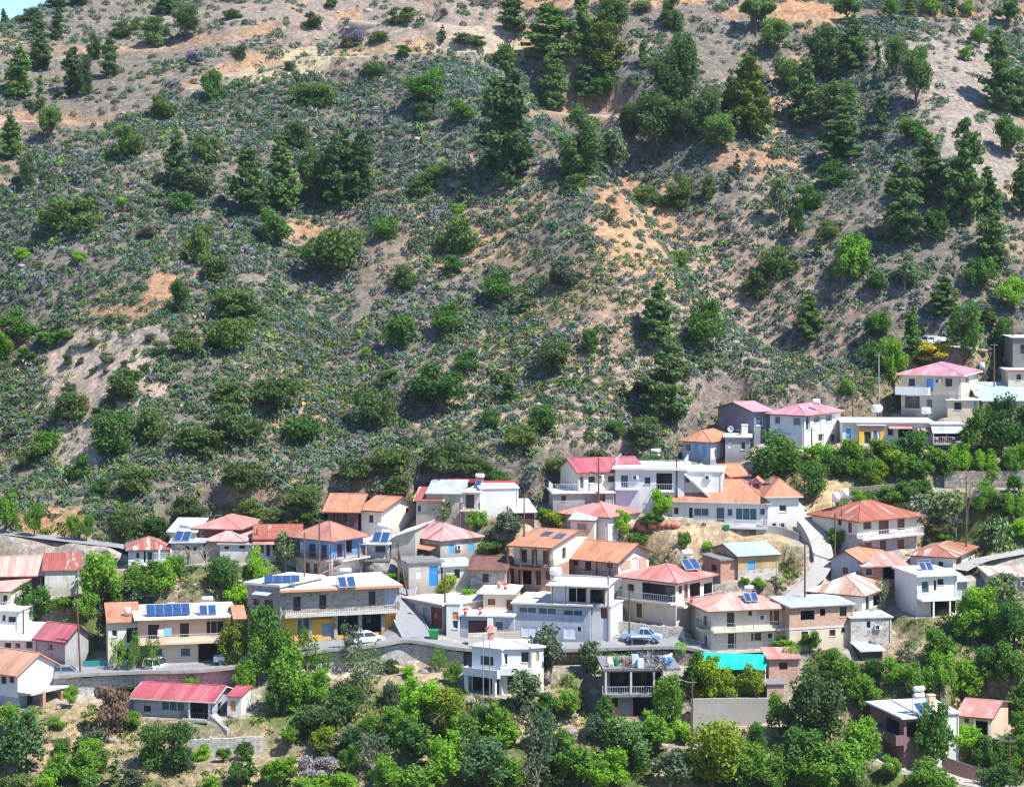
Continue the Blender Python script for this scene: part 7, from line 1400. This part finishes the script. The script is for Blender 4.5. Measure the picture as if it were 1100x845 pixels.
for P_ in (A, B_, C_, D_): mp = MB(); q = P_ - A; mp.bar((q.x, q.y, q.z - 3.2), (q.x, q.y, q.z + .1), .07, 6); mp.build('post', 'white_paint', t)
# junk on the unfinished building
def junk(px, py, name, cat, label, builds, yaw=0, s=1): part(name, label, cat, px, py, builds, yaw, s, 'junk heaped on the unfinished roof')
def bars(seed, n, L, r, spread):
    rg = random.Random(seed); mb = MB()
    for i in range(n): a = rg.uniform(-spread, spread); p = Vector((rg.uniform(-.5, .5), rg.uniform(-.4, .4), rg.uniform(.03, .4))); d = Vector((math.cos(a), math.sin(a), rg.uniform(-.1, .8))).normalized() * L * rg.uniform(.6, 1); mb.bar(p, p + d, r, 4)
    return mb
junk(688, 717, 'old_fridge', 'fridge', 'white old fridge standing upright in the roof junk', [('body', 'white_paint', mbx((-.35, -.35, 0, .35, .35, 1.1))), ('door', 'cloth_white', mbx((-.34, -.4, .04, .34, -.355, 1.06)))])
junk(682, 716, 'old_cupboard', 'cupboard', 'pale blue old cupboard beside the white fridge on the roof', [('body', 'cloth_blue', mbx((-.4, -.3, 0, .4, .3, 1.5))), ('door', 'white_shutter', mbx((-.36, -.35, .05, .36, -.305, 1.45)))])
junk(656, 716, 'plastic_chair', 'chair', 'white plastic chair at the left edge of the unfinished roof', [('seat', 'white_paint', mbx((-.25, -.25, .4, .25, .25, .45))), ('backrest', 'white_paint', mbx((-.25, .2, .455, .25, .25, .95))), ('leg', 'white_paint', mbx((-.24, -.24, 0, -.19, -.19, .398))), ('leg', 'white_paint', mbx((.19, -.24, 0, .24, -.19, .398))), ('leg', 'white_paint', mbx((-.24, .19, 0, -.19, .24, .398))), ('leg', 'white_paint', mbx((.19, .19, 0, .24, .24, .398)))], 20, 1.2)
for px, py, lb, m in [(714, 716, 'blue plastic barrel at the right end of the roof junk', 'blue_paint'), (720, 714, 'second blue barrel behind the first on the unfinished roof', 'light_blue_paint'), (662, 715, 'green barrel near the white chair on the roof', 'bin_green'), (705, 713, 'black barrel in the middle of the roof junk', 'black_rubber')]:
    mb = MB(); mb.lathe([(.01, 0), (.27, 0), (.29, .3), (.29, .6), (.27, .88), (.01, .9)], (0, 0, 0), 12); junk(px, py, 'barrel', 'barrel', lb, [('', m, mb)])
junk(699, 717, 'scrap_pipes', 'scrap', 'tangle of pale metal pipes in the middle of the roof', [('', 'grey_metal', bars(1, 20, 1.2, .03, 3.1))], 0, 1.0); junk(708, 717, 'scrap_planks', 'scrap', 'heap of grey planks and rods near the blue barrels', [('', 'grey_wood', bars(2, 20, 1.8, .05, 3.1))], 0, 1.1); junk(672, 715, 'scrap_timber', 'scrap', 'loose brown timber left of the pale blue cupboard', [('', 'wood', bars(3, 12, 1.6, .05, 1.2))], 0, 1); junk(694, 712, 'scrap_rods', 'scrap', 'dark rods lying behind the white fridge', [('', 'dark_metal', bars(4, 18, 1.7, .035, 3.1))], 0, 1.1)
junk(717, 708, 'cloth_bundle', 'bundle', 'rumpled pale cloth bundle at the back of the roof junk', [('', 'cloth_white', bars(5, 14, .5, .16, 3.1))], 0, 1)
for px, py, nm, lb, m, sd, n_, L_, r_ in [(675, 717, 'scrap_pipes', 'rusty pipes leaning at the left of the pale cupboard', 'wood', 11, 14, 1.2, .03), (703, 718, 'scrap_planks', 'dark broken planks at the front edge of the unfinished roof', 'dark_wood', 12, 18, 1.5, .06), (711, 711, 'scrap_rods', 'bent reinforcing rods behind the blue barrels', 'dark_metal', 13, 22, 1.9, .025), (668, 711, 'scrap_timber', 'grey boards behind the green barrel on the unfinished roof', 'grey_wood', 14, 16, 1.5, .07), (697, 707, 'scrap_pipes', 'pale tubing at the back of the unfinished roof', 'grey_metal', 15, 14, 1.3, .03), (722, 718, 'scrap_planks', 'brown planks at the right corner of the unfinished roof', 'wood', 16, 12, 1.3, .06)]: junk(px, py, nm, 'scrap', lb, [('', m, bars(sd, n_, L_, r_, 3.1))])
for px, py, lb, m in [(691, 718, 'red plastic crate on the unfinished roof front', 'red_trim'), (709, 719, 'blue plastic crate below the barrels', 'blue_paint'), (660, 718, 'yellow plastic crate near the white chair', 'deep_yellow'), (678, 719, 'white foam crate at the front of the roof junk', 'white_paint')]: junk(px, py, 'plastic_crate', 'crate', lb, [('', m, mbx((-.35, -.25, 0, .35, .25, .06), (-.35, -.25, .06, -.31, .25, .4), (.31, -.25, .06, .35, .25, .4), (-.31, -.25, .06, .31, -.21, .4), (-.31, .21, .06, .31, .25, .4)))], 25)
for x_ in (652, 663, 676, 690, 700, 712): mb = MB(); q_ = UNFIN.inv @ pick(x_, 712); mb.bar((q_.x, q_.y, UNFIN.h), (q_.x, q_.y, UNFIN.h + 2.1), .05, 5); UNFIN.build(mb, 'starter_bar', 'dark_metal')
# metal shelter frame by the road above the unfinished building
t = part('market_stand', 'rickety metal stand with a flat sheet top beside the pale blue pickup', 'stand', 688, 700, [('top', 'galvanised_sheet', mbx((-1.2, -.6, 1.9, 1.2, .6, 1.95))), ('shelf', 'wood', mbx((-1.1, -.5, .8, 1.1, .5, .86))), ('leg', 'grey_metal', mbx((-1.1, -.5, -.3, -1.03, -.43, 1.89))), ('leg', 'grey_metal', mbx((1.03, -.5, -.3, 1.1, -.43, 1.89))), ('leg', 'grey_metal', mbx((-1.1, .43, -.3, -1.03, .5, 1.89))), ('leg', 'grey_metal', mbx((1.03, .43, -.3, 1.1, .5, 1.89)))])
# boulder, stair canopy, fences, stairs
import bmesh
def boulder(px, py, label, w_, d_, h_, seed):
    bm = bmesh.new(); bmesh.ops.create_icosphere(bm, subdivisions=4, radius=1)
    for v in bm.verts:
        c = v.co; f_ = 1 + .55 * float(fbm(c.x * 1.4 + seed, c.y * 1.4 + c.z * 1.1, seed, 4)); v.co = Vector((c.x * w_ * f_, c.y * d_ * f_, max(c.z, -.4) * h_ * f_))
    me = bpy.data.meshes.new('boulder'); bm.to_mesh(me); bm.free(); me.materials.append(MATS['grey_stone_raw']); o = bpy.data.objects.new('boulder', me); COL.objects.link(o); o.location = pick(px, py); tag(o, label, 'boulder')
m, t_, b_ = _new('grey_stone_raw', .95); tc = t_.nodes.new('ShaderNodeTexCoord'); t_.links.new(_ramp(t_, _noise(t_, tc.outputs['Object'], 1.6, 8, .7), [(.3, (.16, .14, .12)), (.7, (.42, .38, .34))]), b_.inputs['Base Color']); _bump(t_, b_, _noise(t_, tc.outputs['Object'], 3, 8, .7), .8, .2)
boulder(410, 611, 'large grey boulder between the stone building and the red hipped blue shutter house', 2.1, 1.6, 1.5, 3); boulder(118, 794, 'grey rock at the foot of the dead brown bush', .8, .7, .6, 5); boulder(612, 786, 'pale rock among the trees left of the unfinished building', .9, .8, .6, 8)
for i, (px, py, lb, s_) in enumerate([(497, 735, 'pale rock left of the white polygonal house, upper of two', .7), (503, 752, 'pale rock left of the white polygonal house, lower of two', .8), (640, 760, 'small pale rock left of the unfinished building', .5), (455, 722, 'pale rock below the retaining wall at the road bend', .6), (250, 770, 'rock beside the small white annex', .6), (955, 682, 'dark rock below the pale stone storehouse', .9), (940, 690, 'rock beside the tin roofed shed', .7)]): boulder(px, py, lb, s_ * 1.2, s_, s_ * .8, 20 + i)
Yc_ = base_at(345, 634).y; A = wp(333, 622, Yc_); B_ = wp(366, 606, Yc_ + .8); t = thing('stair_canopy', 'slanting red sheet canopy over the stairs behind the stone building roof', 'canopy', A); mb = MB(); q = B_ - A; mb.slab([(0, 0, 0), (q.x, q.y, q.z), (q.x, q.y + 1.4, q.z), (0, 1.4, 0)], .08); mb.build('sheet', 'pink_sheet', t)
for f_ in (.1, .9): mp = MB(); p = q * f_; mp.bar((p.x, p.y + .1, p.z - 2.6), (p.x, p.y + .1, p.z - .06), .05, 5); mp.build('post', 'grey_metal', t)
def fence(pts, label, h, mat, postmat='grey_metal', mesh=True):
    P_ = [pick(*q) for q in pts]; c = P_[0]; t = thing('fence', label, 'fence', c); 
    mm = MB()
    for a, b_ in zip(P_[:-1], P_[1:]):
        n = max(1, int((b_ - a).length / 2.2))
        for i in range(n + (1 if b_ is P_[-1] else 0)): p = a.lerp(b_, i / n) - c; mp = MB(); mp.bar((p.x, p.y, p.z - .3), (p.x, p.y, p.z + h + .05), .035, 5); mp.build('post', postmat, t)
        if mesh: a2, b2 = a - c, b_ - c; mm.slab([(a2.x, a2.y - .05, a2.z + h), (b2.x, b2.y - .05, b2.z + h), (b2.x, b2.y - .04, b2.z + h), (a2.x, a2.y - .04, a2.z + h)], h * .92)
        else:
            for zz in (h, h * .5, .1): a2, b2 = a - c, b_ - c; mm.bar((a2.x, a2.y, a2.z + zz), (b2.x, b2.y, b2.z + zz), .02, 4)
    mm.build('screen' if mesh else 'wires', mat, t)
fence([(89, 716), (118, 715), (149, 714)], 'teal mesh fence along the road left of the cream house', .75, 'teal_paint')
fence([(114, 726), (180, 724), (225, 721), (262, 714)], 'thin wire fence on top of the long retaining wall', .9, 'grey_metal', mesh=False); fence([(390, 698), (444, 693), (474, 699)], 'thin rail fence at the road bend above the wall', .9, 'grey_metal', mesh=False); fence([(735, 692), (752, 697), (764, 702)], 'low fence before the cream house with two balconies', .9, 'grey_metal', mesh=False)
def stairs(px, py, label, n, wdt, yaw, rise_=.18, run=.28):
    mb = MB()
    for i in range(n): mb.box(-wdt / 2, i * run, -.8, wdt / 2, (i + 1) * run + (0 if i == n - 1 else .002), (i + 1) * rise_)
    part('concrete_stairs', label, 'stairs', px, py, [('', 'pale_concrete', mb)], yaw)
stairs(662, 660, 'concrete stairs between the white stair house and the red hipped house', 10, 1.3, 30); stairs(247, 784, 'concrete stairs up to the small white annex', 9, 1.2, 60); stairs(733, 778, 'narrow concrete stairs left of the stained wall', 12, 1.0, 10)
def dish(px, py, label, yaw):
    mb = MB(); mb.lathe([(.01, 0), (.2, .03), (.36, .1), (.45, .17), (.44, .19), (.34, .12), (.01, .03)], (0, 0, 0), 16, 'y'); mb2 = MB(); mb2.bar((0, .1, -1.0), (0, .1, 0), .03, 5); part('satellite_dish', label, 'satellite dish', px, py, [('reflector', 'rail_white', mb), ('mast', 'grey_metal', mb2)], yaw, 1, 'satellite dishes', 1.0)
dish(454, 606, 'satellite dish on the roof beside the blue shutter house', 170); dish(1048, 428, 'satellite dish beside the white tank at the raspberry house', 200); dish(630, 651, 'satellite dish at the right edge of the garage roof', 160); dish(758, 640, 'satellite dish behind the pale red hip', 150); dish(785, 468, 'satellite dish on the grey flat roof', 170)
# purple flowers along the rock wall, vine over the gate terrace
Pq = [pick(x_, 669 + (x_ - 660) * .09) for x_ in np.linspace(664, 735, 60)]; rq = np.random.default_rng(4)
cover('flower_border', 'mauve flowers along the rock wall below the red hipped house', 'flowers', np.array([p.x for p in Pq]) + rq.normal(0, .2, 60), np.array([p.y for p in Pq]) + rq.normal(0, .2, 60), rq.uniform(.15, .32, 60), np.array([(0.42, 0.16, 0.42), (0.12, 0.2, 0.06), (0.5, 0.25, 0.5)])[rq.integers(0, 3, 60)], 20, .8, 6)
